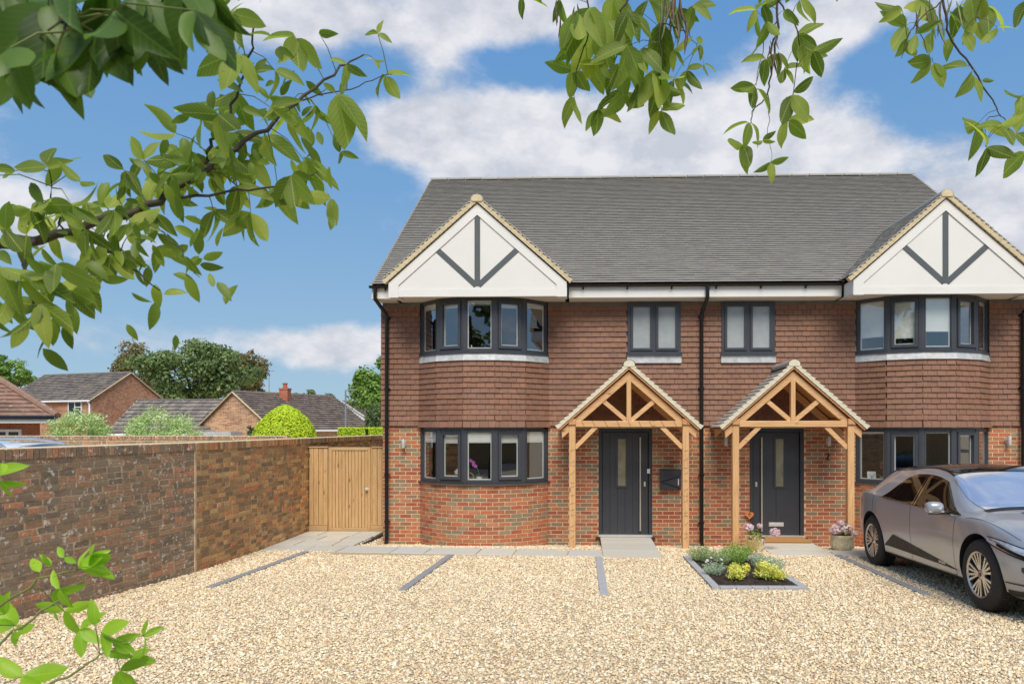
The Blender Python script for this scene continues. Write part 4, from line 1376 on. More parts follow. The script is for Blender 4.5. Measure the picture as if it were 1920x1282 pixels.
# ------------------------------------------------------------------ on the window boards
def orchid(x, y, z, petal, label, ht, lean, nfl, pot='white_plastic'):
    o = thing('orchid', (x, y, z), label, 'orchid')
    m = MB(); m.lathe([(0.0, 0.0), (0.045, 0.0), (0.06, 0.11), (0.055, 0.11), (0.05, 0.09), (0.0, 0.09)], 16, Matrix.Translation((x, y, z))); auto_smooth(m.build('pot', pot, o))
    pts = [(x + lean * (t ** 2), y - 0.02 * t, z + 0.09 + ht * (t - 0.12 * t ** 3)) for t in (0, .2, .4, .6, .8, 1)]
    m = MB(); m.tube(pts, 0.004, 6); m.build('stem', 'green_stem', o)
    for k in range(4):
        a = k * 1.7 + 0.4
        m = MB(); vs, fs = leaf_shape(0.16, 0.03, 0.3)
        M = Matrix.Translation((x, y, z + 0.09)) @ Matrix.Rotation(a, 4, 'Z') @ Matrix.Rotation(R(-35), 4, 'Y')
        m.add([M @ Vector(v) for v in vs], fs); m.build('leaf', 'shade_leaf', o)
    for k in range(nfl):
        t = 0.6 + 0.4 * k / max(1, nfl - 1)
        c = Vector((x + lean * t * t + random.uniform(-.02, .02), y - 0.03, z + 0.09 + ht * (t - 0.12 * t ** 3) + random.uniform(-.015, .015)))
        m = MB()
        for q in range(5):
            a = 2 * math.pi * q / 5 + 0.3
            d = Vector((math.cos(a), -0.15, math.sin(a))); e = Vector((-math.sin(a), 0, math.cos(a)))
            m.add([c, c + d * 0.022 + e * 0.016, c + d * 0.042, c + d * 0.022 - e * 0.016], [(0, 1, 2, 3)])
        m.build('flower', petal, o)

def leaf_shape(L, W, droop=0.25, n=6, fold=0.25):
    """leaf blade along +X, folded along its rib and drooping at the tip"""
    vs, fs = [], []
    for i in range(n + 1):
        t = i / n
        w = W * (math.sin(math.pi * t ** 0.85) ** 0.8 if 0 < t < 1 else 0.0)
        x = L * t; z = -droop * L * t * t
        vs += [(x, -w, z + fold * w), (x, 0, z), (x, w, z + fold * w)]
    for i in range(n):
        o = 3 * i
        fs += [(o, o + 3, o + 4, o + 1), (o + 1, o + 4, o + 5, o + 2)]
    return vs, fs
orchid(BAYX[0] - 0.03, -0.40, 1.234, 'purple_petal', 'purple orchid in a white pot in the first ground floor bow window', 0.36, -0.16, 4)
orchid(BAYX[0] - 0.50, -0.25, 1.234, 'white_petal', 'white orchid in the second pane of the first bow window', 0.15, 0.06, 5)
def sill_bits():
    x, y, z = BAYX[0] - 0.22, -0.42, 1.234
    o = thing('wicker_ring', (x, y, z), 'wicker ring standing beside the purple orchid', 'ornament')
    m = MB(); m.tube([(x + 0.085 * math.cos(t * math.pi / 10), y, z + 0.095 + 0.085 * math.sin(t * math.pi / 10)) for t in range(21)], 0.012, 6, cap=False); m.build('ring', 'wicker', o)
    x, y, z = BAYX[0] - 0.17, -0.45, 3.654
    o = thing('candle', (x, y, z), 'white candle on the sill of the upper left bow window', 'candle')
    m = MB(); m.lathe([(0.0, 0), (0.013, 0), (0.012, 0.14), (0.0, 0.142)], 12, Matrix.Translation((x, y, z))); m.build('wax', 'white_plastic', o)
    x, y, z = BAYX[0] - 0.52, -0.30, 3.654
    o = thing('tealight_cup', (x, y, z), 'white cup on the sill of the upper left bow window', 'cup')
    m = MB(); m.lathe([(0.0, 0), (0.035, 0), (0.045, 0.10), (0.04, 0.10), (0.032, 0.01), (0.0, 0.01)], 16, Matrix.Translation((x, y, z))); m.build('cup', 'white_plastic', o)
    x, y, z = BAYX[1] - 0.98, -0.10, 1.234
    o = thing('framed_card', (x, y, z), 'white card standing in the bow window behind the car', 'card')
    m = MB(); m.hexa([(x - 0.07, y, z), (x + 0.07, y - 0.05, z), (x + 0.07, y - 0.045, z), (x - 0.07, y + 0.005, z), (x - 0.07, y + 0.03, z + 0.2), (x + 0.07, y - 0.02, z + 0.2), (x + 0.07, y - 0.015, z + 0.2), (x - 0.07, y + 0.035, z + 0.2)]); m.build('card', 'card_white', o)
    m = MB(); m.bar((x - 0.04, y - 0.012, z + 0.05), (x + 0.045, y - 0.03, z + 0.15), 0.004, 0.006); m.bar((x - 0.03, y + 0.0, z + 0.14), (x + 0.03, y - 0.035, z + 0.06), 0.004, 0.006); m.build('print', 'ink_black', o)
    orchid(BAYX[1] - 0.80, -0.18, 1.234, 'copper_petal', 'dried copper flowers in a white vase behind the car', 0.30, -0.05, 5)
simple('copper_petal', lin(140, 92, 76), 0.7, var=0.2)
sill_bits()

# ------------------------------------------------------------------ paving, parking strips, planting bed
def frame_px(p):
    dx, dy = p[0] - EYE.x, p[1] - EYE.y
    d = -dx * math.sin(YAW) + dy * math.cos(YAW)
    if d < 0.05: return None
    return (1052 + FOCAL * (dx * math.cos(YAW) + dy * math.sin(YAW)) / d, 802 - FOCAL * (p[2] - EYE.z) / d, d)
def in_frame(p):
    q = frame_px(p)
    return q is not None and 0 < q[0] < 1920 and 0 < q[1] < 1282
def at(px, py, d):
    """world point seen at a photo pixel, d metres into the scene"""
    a, b = (px - 1052) / FOCAL, (802 - py) / FOCAL
    return Vector((EYE.x + d * (-math.sin(YAW) + a * math.cos(YAW)), EYE.y + d * (math.cos(YAW) + a * math.sin(YAW)), EYE.z + d * b))

NO_GRAVEL = []
def slab(parent, quad, z, th=0.04, mat='paving'):
    m = MB()
    cx = sum(p[0] for p in quad) / 4; cy = sum(p[1] for p in quad) / 4
    top = []
    for (x, y) in quad:
        dx, dy = cx - x, cy - y
        ln = math.hypot(dx, dy)
        top.append((x + dx / ln * 0.008, y + dy / ln * 0.008))
    zz = [z(x, y) if callable(z) else z for x, y in quad]
    vs = [(x, y, h - th) for (x, y), h in zip(quad, zz)] + [(x, y, h - 0.005) for (x, y), h in zip(quad, zz)] + [(x, y, h) for (x, y), h in zip(top, zz)]
    fs = [(8, 9, 10, 11)]
    for i in range(4):
        j = (i + 1) % 4
        fs += [(i, j, 4 + j, 4 + i), (4 + i, 4 + j, 8 + j, 8 + i)]
    m.add(vs, fs)
    return m.build('paving_slab', mat, parent)
def paving():
    path = MB()
    base = 0.122
    path.add([(-5.66, -1.50, base), (1.28, -2.08, base), (1.28, -1.40, base), (-5.5, -0.98, base)], [(0, 1, 2, 3)])
    path.add([(-5.52, -0.98, base), (-4.0, -1.05, base), (-3.98, 0.8, base), (-5.6, 0.8, base)], [(0, 1, 2, 3)])
    p = struct(path.build('path', 'soil'))
    zt = 0.150
    fy = lambda x: -1.50 - (x + 5.66) * 0.0836
    by = lambda x: -0.98 - (x + 5.5) * 0.0620
    xs = [-5.62, -4.80, -4.20, -3.26, -2.66, -1.78, -1.16, -0.26, 0.335]
    for a, b in zip(xs, xs[1:]):
        a += 0.011; b -= 0.011
        sk = 0.10
        slab(p, [(a, fy(a)), (b, fy(b)), (b + sk * (0 if b > 0.2 else 0.3), by(b)), (a + sk * 0.3, by(a))], zt + random.uniform(-.002, .002))
    NO_GRAVEL.append((-4.2, 1.27, -1.98, -1.42)); NO_GRAVEL.append((-5.55, -4.2, -1.52, -1.0)); NO_GRAVEL.append((-4.3, -1.0, -1.75, -1.22))
    # patio by the gate
    rows = [(-0.955, -0.43), (-0.405, 0.115), (0.14, 0.66)]
    for r, (ya, yb) in enumerate(rows):
        xr = -4.10 + 0.03 * r
        cut = [-5.58, -4.98 if r % 2 else -5.2, -4.55 if r % 2 else -4.5, xr]
        for a, b in zip(cut, cut[1:]):
            slab(p, [(a + .011, ya), (b - .011, ya), (b - .011, yb), (a + .011, yb)], zt + random.uniform(-.003, .002))
    NO_GRAVEL.append((-5.6, -4.1, -1.0, 0.7))
    # path up to the first door
    zp = lambda x, y: 0.152 + max(0.0, min(1.0, (y + 1.4) / 1.3)) * 0.02
    x0, x1 = DOORS[0]
    p1 = struct(MB().add([(x0 + .03, -2.1, 0.121), (x1 - .03, -2.1, 0.121), (x1 - .03, -0.05, 0.121), (x0 + .03, -0.05, 0.121)], [(0, 1, 2, 3)]).build('path', 'soil'))
    for ya, yb in ((-2.10, -1.40), (-1.37, -0.66), (-0.63, -0.05)):
        slab(p1, [(x0 + .035, ya), (x1 - .035, ya), (x1 - .035, yb), (x0 + .035, yb)], zp)
    NO_GRAVEL.append((x0 + .03, x1 - .03, -2.1, -0.05))
    x0, x1 = DOORS[1]
    p2 = struct(MB().add([(x0 - .02, -1.75, 0.121), (x1 - .03, -1.75, 0.121), (x1 - .03, -0.05, 0.121), (x0 - .02, -0.05, 0.121)], [(0, 1, 2, 3)]).build('path', 'soil'))
    for ya, yb in ((-1.75, -1.2), (-1.17, -0.62), (-0.59, -0.05)):
        slab(p2, [(x0 - .02, ya), (x1 - .035, ya), (x1 - .035, yb), (x0 - .02, yb)], zp)
    NO_GRAVEL.append((x0 - .02, x1 - .03, -1.75, -0.05))
    x = x1
    for w in (0.62, 0.9, 0.62, 0.9, 0.6):
        slab(p2, [(x + .011, -1.75 - 0.01), (x + w - .011, -1.75 - 0.01), (x + w - .011, -1.22), (x + .011, -1.22)], 0.150)
        x += w
    NO_GRAVEL.append((x1, x, -1.76, -1.22))
paving()

def strips():
    for i, (a, b, mat, lab) in enumerate((((-4.67, -1.72), (-4.68, -4.73), 'sett_dark', 'leftmost grey block strip marking a parking bay beside the garden wall'),
                                  ((-2.16, -1.98), (-2.22, -4.79), 'sett_dark', 'grey block strip marking a bay in front of the first bow window'),
                                  ((0.26, -2.13), (0.26, -5.0), 'sett_granite', 'grey block strip running out from the corner of the first door path'),
                                  ((4.19, -1.78), (4.13, -4.85), 'sett_dark', 'grey block strip beside the parked car'))):
        o = thing('parking_strip', ((a[0] + b[0]) / 2, (a[1] + b[1]) / 2, 0.12), lab, 'edging strip', 'parking bay strips')
        ln = math.hypot(b[0] - a[0], b[1] - a[1]); n = int(round(ln / 0.2))
        ang = math.atan2(b[1] - a[1], b[0] - a[0])
        key = None
        for k in range(n):
            t = (k + 0.5) / n
            x, y = a[0] + (b[0] - a[0]) * t, a[1] + (b[1] - a[1]) * t
            if key is None:
                m = MB(); h = ln / n / 2 - 0.002
                m.add([(-h, -0.052, -0.06), (h, -0.052, -0.06), (h, 0.052, -0.06), (-h, 0.052, -0.06), (-h, -0.052, 0), (h, -0.052, 0), (h, 0.052, 0), (-h, 0.052, 0),
                       (-h + .005, -0.047, 0.004), (h - .005, -0.047, 0.004), (h - .005, 0.047, 0.004), (-h + .005, 0.047, 0.004)],
                      [(0, 1, 5, 4), (1, 2, 6, 5), (2, 3, 7, 6), (3, 0, 4, 7), (4, 5, 9, 8), (5, 6, 10, 9), (6, 7, 11, 10), (7, 4, 8, 11), (8, 9, 10, 11)])
                key = m.mesh('block', mat, recalc=False)
            link('block', key, o, M=Matrix.Translation((x, y, ground_z(x, y) + 0.026 + random.uniform(-.002, .002))) @ Matrix.Rotation(ang + random.uniform(-.01, .01), 4, 'Z'))
strips()

def blob(m, c, rad, n, size, rng, stretch=(1, 1, 1), base=0.0, var=0.5, up=0.3, lumps=None, inner=0.55):
    """small leaf faces spread through an ellipsoid"""
    for i in range(n):
        while True:
            d = Vector((rng.gauss(0, 1), rng.gauss(0, 1), rng.gauss(0, 1)))
            if d.length > 1e-3: break
        d.normalize()
        rr = inner + (1 - inner) * rng.random() ** 0.5
        p = Vector((c[0] + d.x * rad[0] * rr, c[1] + d.y * rad[1] * rr, c[2] + d.z * rad[2] * rr))
        nrm = (d + Vector((rng.gauss(0, .5), rng.gauss(0, .5), rng.gauss(0, .5) + up))).normalized()
        t = nrm.cross(Vector((rng.gauss(0, 1), rng.gauss(0, 1), rng.gauss(0, 1)))).normalized()
        b = nrm.cross(t)
        s = size * rng.uniform(0.6, 1.3)
        l = s * stretch[0]; w = s * stretch[1]
        m.add([p - t * l, p + b * w, p + t * l, p - b * w], [(0, 1, 2, 3)], min(1, max(0, base + (rng.random() - 0.5) * var)))

def sprigs(m, c, r, h, n, rng, leaf=0.012, base=0.5, var=0.8, w=0.006):
    """an upright bushy clump: fine stems set with narrow leaves"""
    for i in range(n):
        a = rng.uniform(0, 2 * math.pi); q = math.sqrt(rng.random())
        root = Vector((c[0] + math.cos(a) * r * q * 0.35, c[1] + math.sin(a) * r * q * 0.35, c[2]))
        tip = Vector((c[0] + math.cos(a) * r * q, c[1] + math.sin(a) * r * q, c[2] + h * rng.uniform(0.65, 1.0) * (1 - 0.35 * q * q)))
        k = 7
        for j in range(k):
            t = (j + 1) / k
            p = root.lerp(tip, t) + Vector((rng.gauss(0, .006), rng.gauss(0, .006), 0))
            for s in range(2):
                d = Vector((rng.gauss(0, 1), rng.gauss(0, 1), rng.uniform(0.2, 1.4))).normalized()
                e = d.cross(Vector((rng.gauss(0, 1), rng.gauss(0, 1), 0.1))).normalized()
                l = leaf * rng.uniform(0.7, 1.5)
                m.add([p, p + d * l + e * w, p + d * l * 2, p + d * l - e * w], [(0, 1, 2, 3)], min(1, max(0, base + (rng.random() - 0.5) * var)))

def planting_bed():
    x0, x1, y0, y1 = 1.62, 2.82, -4.58, -2.05
    gz = lambda x, y: ground_z(x, y)
    bed = thing('planting_bed', ((x0 + x1) / 2, (y0 + y1) / 2, 0.12), 'dark soil planting bed edged in grey blocks between the two doors', 'planting bed')
    NO_GRAVEL.append((x0, x1, y0, y1))
    rng = random.Random(11)
    n = 22
    m = MB(); vs = []; fs = []
    for j in range(n + 1):
        for i in range(n + 1):
            x = x0 + 0.08 + (x1 - x0 - 0.16) * i / n; y = y0 + 0.08 + (y1 - y0 - 0.16) * j / n
            vs.append((x, y, gz(x, y) + 0.012 + 0.035 * noise.noise(Vector((x * 6, y * 6, 0))) * (0 if i in (0, n) or j in (0, n) else 1) + 0.02 * math.sin(math.pi * i / n) * math.sin(math.pi * j / n)))
    for j in range(n):
        for i in range(n): o = j * (n + 1) + i; fs.append((o, o + 1, o + n + 2, o + n + 1))
    m.add(vs, fs); m.build('soil', 'soil', bed)
    m = MB()     # bark chips
    for i in range(900):
        x, y = rng.uniform(x0 + .12, x1 - .12), rng.uniform(y0 + .12, y1 - .12)
        z = gz(x, y) + 0.03 + rng.uniform(0, 0.02); a = rng.uniform(0, 6.28); l = rng.uniform(.008, .022); w = rng.uniform(.004, .009)
        d = Vector((math.cos(a), math.sin(a), rng.uniform(-.4, .4))) * l; e = Vector((-math.sin(a), math.cos(a), rng.uniform(-.4, .4))) * w
        p = Vector((x, y, z)); m.add([p - d - e, p + d - e, p + d + e, p - d + e], [(0, 1, 2, 3)])
    o = m.build('bark_chips', 'soil', bed, kind='stuff', recalc=False)
    def edge(a, b, mat):
        ln = math.hypot(b[0] - a[0], b[1] - a[1]); k = max(1, int(round(ln / 0.21)))
        ang = math.atan2(b[1] - a[1], b[0] - a[0])
        for i in range(k):
            t = (i + .5) / k
            x, y = a[0] + (b[0] - a[0]) * t, a[1] + (b[1] - a[1]) * t
            h = ln / k / 2 - 0.002
            me = piece_edge(h, mat)
            link('edging_block', me, bed, M=Matrix.Translation((x, y, gz(x, y) + 0.04 + random.uniform(-.002, .002))) @ Matrix.Rotation(ang, 4, 'Z'))
    cache = {}
    def piece_edge(h, mat):
        k = (round(h, 3), mat)
        if k not in cache:
            q = MB(); q.cham(-h, h, -0.05, 0.05, -0.06, 0.0, 0.004)
            cache[k] = q.mesh('edging_block', mat, recalc=False)
        return cache[k]
    edge((x0 + .05, y0), (x0 + .05, y1), 'sett_granite'); edge((x1 - .05, y0), (x1 - .05, y1), 'sett_granite')
    edge((x0 + .10, y0 + .05), (x1 - .10, y0 + .05), 'sett_granite'); edge((x0 + .10, y1 - .05), (x1 - .10, y1 - .05), 'sett_granite')
    def plant(name, label, cat, x, y, mats, fill, group=None):
        t = thing(name, (x, y, gz(x, y)), label, cat, group)
        for part, mat, fn in fill:
            m = MB(); fn(m, x, y, gz(x, y) + 0.02); m.build(part, mat, t, attr=True, recalc=False)
        return t
    def clump(r, h, n, leaf, w, base=.5, var=.8):
        return lambda m, x, y, z: sprigs(m, (x, y, z), r, h, n, rng, leaf, base, var, w)
    def ball(r, h, n, size, base=.5, var=.8):
        return lambda m, x, y, z: blob(m, (x, y, z + h * .45), (r, r, h * .55), n, size, rng, (1, .62), base, var, .5, inner=.3)
    def lumpy(r, h, n, size):
        def f(m, x, y, z):
            for i in range(14):
                a = rng.uniform(0, 6.28); q = r * math.sqrt(rng.random()) * .8
                blob(m, (x + q * math.cos(a), y + q * math.sin(a), z + h * rng.uniform(.25, .85)), (r * .36, r * .36, h * .26), n // 14, size, rng, (1, .55), rng.uniform(.3, .7), .6, .5, inner=.2)
        return f
    def heads(r, h, n, size):
        def f(m, x, y, z):
            for i in range(n):
                a = rng.uniform(0, 6.28); q = r * math.sqrt(rng.random())
                blob(m, (x + q * math.cos(a), y + q * math.sin(a), z + h * rng.uniform(.8, 1.1)), (size * .6,) * 3, 10, size * .45, rng, (1, .7), .6, .6, .4)
        return f
    plant('golden_shrub', 'yellow-leaved dwarf shrub near the bed corner on the left', 'shrub', 2.05, -4.05, None, [('foliage', 'yellow_leaf', lumpy(.165, .24, 900, .018)), ('shoots', 'golden_leaf', ball(.15, .24, 120, .014))], 'golden shrubs in the bed')
    plant('golden_shrub', 'broader yellow-leaved dwarf shrub near the bed corner on the right', 'shrub', 2.49, -4.0, None, [('foliage', 'yellow_leaf', lumpy(.23, .25, 1200, .018)), ('shoots', 'golden_leaf', ball(.2, .25, 150, .014))], 'golden shrubs in the bed')
    plant('grey_shrub', 'grey-leaved plant with white flowers at the left edge of the bed', 'shrub', 1.82, -3.7, None, [('foliage', 'grey_leaf', clump(.17, .2, 90, .012, .006)), ('flowers', 'white_petal', heads(.12, .22, 4, .03))])
    plant('grey_shrub', 'grey-leaved plant at the right edge of the bed', 'shrub', 2.68, -3.4, None, [('foliage', 'grey_leaf', clump(.2, .22, 110, .013, .006))])
    plant('lavender', 'soft green lavender clump at the back left of the bed', 'lavender', 1.86, -2.5, None, [('foliage', 'lavender_leaf', clump(.25, .25, 170, .014, .005))], 'lavender clumps in the bed')
    plant('lavender', 'tall pale green clump at the back of the bed', 'lavender', 2.36, -2.65, None, [('foliage', 'bed_green_leaf', clump(.25, .32, 220, .015, .005))], 'lavender clumps in the bed')
    plant('lavender', 'small lavender clump between the two back clumps', 'lavender', 2.1, -2.75, None, [('foliage', 'lavender_leaf', clump(.17, .2, 100, .013, .005))], 'lavender clumps in the bed')
    plant('white_flower', 'white-flowered plant in the middle of the bed', 'flower', 2.56, -3.15, None, [('foliage', 'grey_leaf', clump(.14, .26, 70, .013, .006)), ('flowers', 'white_petal', heads(.10, .26, 3, .028))])
    plant('dry_grass', 'dry tufted grass behind the bed by the doormat', 'grass tuft', 2.82, -1.75, None, [('blades', 'dry_grass_leaf', clump(.17, .36, 80, .02, .003))])
    # hydrangeas
    def hydrangea(x, y, z, label, hd, leafn, pot):
        t = thing('hydrangea', (x, y, z), label, 'hydrangea', 'potted hydrangeas')
        m = MB()
        for i in range(leafn):
            vs, fs = leaf_shape(rng.uniform(.07, .11), .03, .4)
            M = Matrix.Translation((x + rng.gauss(0, .06), y + rng.gauss(0, .05), z + rng.uniform(.0, .16))) @ Matrix.Rotation(rng.uniform(0, 6.28), 4, 'Z') @ Matrix.Rotation(rng.uniform(-.7, .3), 4, 'Y')
            m.add([M @ Vector(v) for v in vs], fs, rng.random())
        m.build('foliage', 'hydrangea_leaf', t, attr=True, recalc=False)
        for dx, dz, r in hd:
            m = MB(); blob(m, (x + dx, y + rng.uniform(-.08, .02), z + dz), (r, r, r * .85), 170, r * .24, rng, (1, .8), .5, .9, .2, inner=.75); m.build('flower_head', 'hydrangea_petal', t, attr=True, recalc=False)
            m = MB(); m.tube([(x, y, z - .02), (x + dx * .6, y, z + dz * .5), (x + dx, y, z + dz)], .004, 5); m.build('stem', 'green_stem', t)
    def pot(x, y, z, label, r, h, mat):
        t = thing('stone_pot', (x, y, z), label, 'pot')
        m = MB(); m.lathe([(0, 0), (r * .8, 0), (r * .97, h * .12), (r * 1.03, h * .45), (r, h * .8), (r * 1.05, h * .86), (r * 1.05, h), (r * .92, h), (r * .9, h * .85), (0, h * .85)], 28, Matrix.Translation((x, y, z)))
        # carved leaf relief
        for k in range(14):
            a = 2 * math.pi * k / 14
            for s in (-1, 1):
                pts = [(x + r * 1.035 * math.cos(a + s * .16 * q), y + r * 1.035 * math.sin(a + s * .16 * q), z + h * (.2 + .5 * q)) for q in (0, .33, .66, 1)]
                m.tube(pts, r * .045, 5, r * .02)
        auto_smooth(m.build('body', mat, t), 50)
        m = MB(); m.lathe([(0, h * .87), (r * .88, h * .87)], 16, Matrix.Translation((x, y, z))); m.build('compost', 'soil', t)
    pot(4.50, -1.12, 0.13, 'carved pale stone pot of pink hydrangea by the right porch post', .175, .27, 'stone_pot')
    hydrangea(4.50, -1.12, 0.40, 'pink hydrangea in the carved pot by the right porch post', [(-.14, .10, .095), (.08, .09, .11), (-.02, .2, .06), (.2, .03, .06)], 26, None)
    pot(2.98, -1.28, 0.13, 'small stone pot half hidden behind the bed at the left porch post', .12, .2, 'stone_pot')
    hydrangea(2.98, -1.28, 0.33, 'pink hydrangea at the foot of the left post of the second porch', [(-.13, .22, .085), (.04, -.02, .12), (.32, .13, .09), (.06, .24, .05)], 40, None)
planting_bed()

def doormat():
    x0, x1 = DOORS[1]
    m = MB(); m.cham(x0 + 0.02, x1 - 0.05, -0.60, -0.06, 0.1725, 0.194, 0.004)
    o = m.build('doormat', 'coir'); tag(o, 'brown coir doormat in front of the second door', 'doormat')
doormat()

# ------------------------------------------------------------------ garden wall, fence and gate
def garden_wall(a, b, brick, mortar, label, normal_side, top=1.925, limit=300, z_base=0.0, thick=0.22, group=None, coping_limit=80):
    ax, ay = a; bx, by = b
    ln = math.hypot(bx - ax, by - ay)
    ang = math.atan2(by - ay, bx - ax)
    o = thing('garden_wall', ((ax + bx) / 2, (ay + by) / 2, 0), label, 'wall', group)
    T = Matrix.Translation((ax, ay, 0)) @ Matrix.Rotation(ang, 4, 'Z')       # local x along the wall, -y = outer face
    m = MB()
    for (x0, x1, y0, y1, z0, z1) in ((0, ln, 0.006, thick, z_base - 0.2, top),):
        vs = [T @ Vector(p) for p in [(x0, y0, z0), (x1, y0, z0), (x1, y1, z0), (x0, y1, z0), (x0, y0, z1), (x1, y0, z1), (x1, y1, z1), (x0, y1, z1)]]
        m.hexa(vs)
    core = m.build('core', mortar, o)
    pieces = []
    rng = random.Random(int(ln * 100))
    courses = int(round((top - z_base) / 0.075))
    for c in range(courses):
        zc = z_base + c * 0.075 + 0.034
        head = (c % 4 == 2)
        L = 0.100 if head else 0.212
        x = -rng.uniform(0, 0.12)
        while x < ln:
            s, e = max(x, 0.0), min(x + L + rng.uniform(-.006, .004), ln)
            if e - s > 0.03:
                M = T @ Matrix.Translation(((s + e) / 2, 0.05 + rng.uniform(-.006, .003), zc + rng.uniform(-.002, .002) + 0.004 * math.sin(x * 1.3 + c * .2))) @ Matrix.Rotation(rng.uniform(-.012, .012), 4, 'Y')
                pieces.append(((e - s, 0.1, 0.064 + rng.uniform(-.002, .002)), M))
            x += L + 0.015
    pieces = [((d[0], d[1], 0.0605), M) for d, M in pieces]
    lay(pieces, 'brick', 'brick', brick, core, limit, 'brick_courses', lambda t: in_frame(t))
    cop = []
    x = 0.0
    while x < ln - 0.03:
        w = 0.068
        M = T @ Matrix.Translation((x + w / 2, thick / 2 + 0.0, top + 0.058)) @ Matrix.Rotation(rng.uniform(-.02, .02), 4, 'Y')
        cop.append(((w, thick + 0.025 + rng.uniform(-.008, .004), 0.108), M)); x += 0.079
    cop = [((d[0], round(d[1], 2), d[2]), M) for d, M in cop]
    lay(cop, 'brick', 'coping_brick', brick, core, coping_limit, 'coping_courses', lambda t: in_frame(t))
    m = MB()
    vs = [T @ Vector(p) for p in [(0, 0.0, top), (ln, 0.0, top), (ln, thick, top), (0, thick, top), (0, 0.01, top + 0.100), (ln, 0.01, top + 0.100), (ln, thick - 0.01, top + 0.100), (0, thick - 0.01, top + 0.100)]]
    m.hexa(vs)
    vs = [T @ Vector(p) for p in [(0, 0.02, top + 0.1125), (ln, 0.02, top + 0.1125), (ln, thick - .02, top + 0.1125), (0, thick - .02, top + 0.1125), (0, 0.05, top + 0.124), (ln, 0.05, top + 0.124), (ln, thick - .05, top + 0.124), (0, thick - .05, top + 0.124)]]
    m.hexa(vs)
    m.build('coping_mortar', 'verge_mortar', o)
    return o
garden_wall((-6.06, -9.7), (-5.485, -3.66), 'old_brick', 'old_mortar', 'dark weathered old brick garden wall with pale lichen, nearest the camera', 1, limit=260)
wall_two = garden_wall((-5.48, -3.64), (-5.87, 8.5), 'patched_brick', 'patched_mortar', 'rebuilt yellower brick garden wall running back past the wooden gate', 1, limit=260)
MB().box(-5.54, -5.472, -3.665, -3.625, 0.0, 1.92).build('mortar_joint', 'old_mortar', wall_two)

def fence_and_gate():
    Y = 0.76
    def boards(o, x0, x1, n, z0, z1, proud, mat='pine_board', pitch=None):
        w = (x1 - x0) / n
        for i in range(n):
            a, b = x0 + i * w, x0 + (i + 1) * w
            j = random.uniform(-.002, .002)
            m = MB()
            # feather-edged: one side a little prouder than the other
            m.cham(a + .0035, b - .0035, Y - proud + j, Y + .012, z0, z1, .005)
            m.build('board', mat, o)
        MB().box(x0, x1, Y + .0125, Y + .02, z0, z1).build('backing', 'soil', o)  # dark sheet added so no light shows through the board gaps
    g = 0.09
    o = thing('fence_panel', (-5.39, Y, g), 'narrow wooden fence panel between the garden wall and the gate', 'fence', 'fence panels beside the gate')
    boards(o, -5.60, -5.215, 4, 0.26, 1.845, 0.02)
    m = MB(); m.cham(-5.60, -5.215, Y - 0.035, Y + 0.01, 0.10, 0.255, 0.004); m.build('gravel_board', 'pine_rail', o)
    m = MB(); m.cham(-5.61, -5.205, Y - 0.04, Y + 0.03, 1.846, 1.868, 0.004); m.build('capping', 'pine_rail', o)
    m = MB(); m.cham(-5.205, -5.185, Y - 0.01, Y + 0.07, 0.05, 1.845, 0.004); m.build('post', 'pine_board', o)
    o = thing('fence_panel', (-4.1, Y, g), 'narrow wooden fence panel between the gate and the house corner', 'fence', 'fence panels beside the gate')
    boards(o, -4.29, -3.80, 5, 0.26, 1.845, 0.02)
    m = MB(); m.cham(-4.29, -3.80, Y - 0.035, Y + 0.01, 0.10, 0.255, 0.004); m.build('gravel_board', 'pine_rail', o)
    m = MB(); m.cham(-4.30, -3.80, Y - 0.04, Y + 0.03, 1.846, 1.868, 0.004); m.build('capping', 'pine_rail', o)
    m = MB(); m.cham(-4.32, -4.292, Y - 0.01, Y + 0.07, 0.05, 1.845, 0.004); m.build('post', 'pine_board', o)
    o = thing('wooden_gate', (-4.75, Y, g), 'tall pale timber gate with vertical boards and round handle', 'gate')
    boards(o, -5.125, -4.385, 11, 0.21, 1.79, 0.012)
    for a, b in ((-5.178, -5.126), (-4.384, -4.325)):
        m = MB(); m.cham(a, b, Y - 0.028, Y + 0.02, 0.115, 1.855, 0.004); m.build('stile', 'pine_board', o)
    m = MB(); m.cham(-5.1255, -4.3845, Y - 0.026, Y + 0.02, 1.792, 1.855, 0.004); m.build('top_rail', 'pine_rail', o)
    m = MB(); m.cham(-5.1255, -4.3845, Y - 0.026, Y + 0.02, 0.115, 0.208, 0.004); m.build('bottom_rail', 'pine_rail', o)
    x, z = -4.40, 1.0
    m = MB(); m.lathe([(0, .0), (.042, 0), (.042, .006), (.012, .01), (.01, .03), (.026, .034), (.03, .05), (.02, .06), (0, .062)], 20, Matrix.Translation((x, Y - 0.029, z)) @ Matrix.Rotation(R(90), 4, 'X')); auto_smooth(m.build('handle', 'steel', o))
fence_and_gate()
build_gravel()

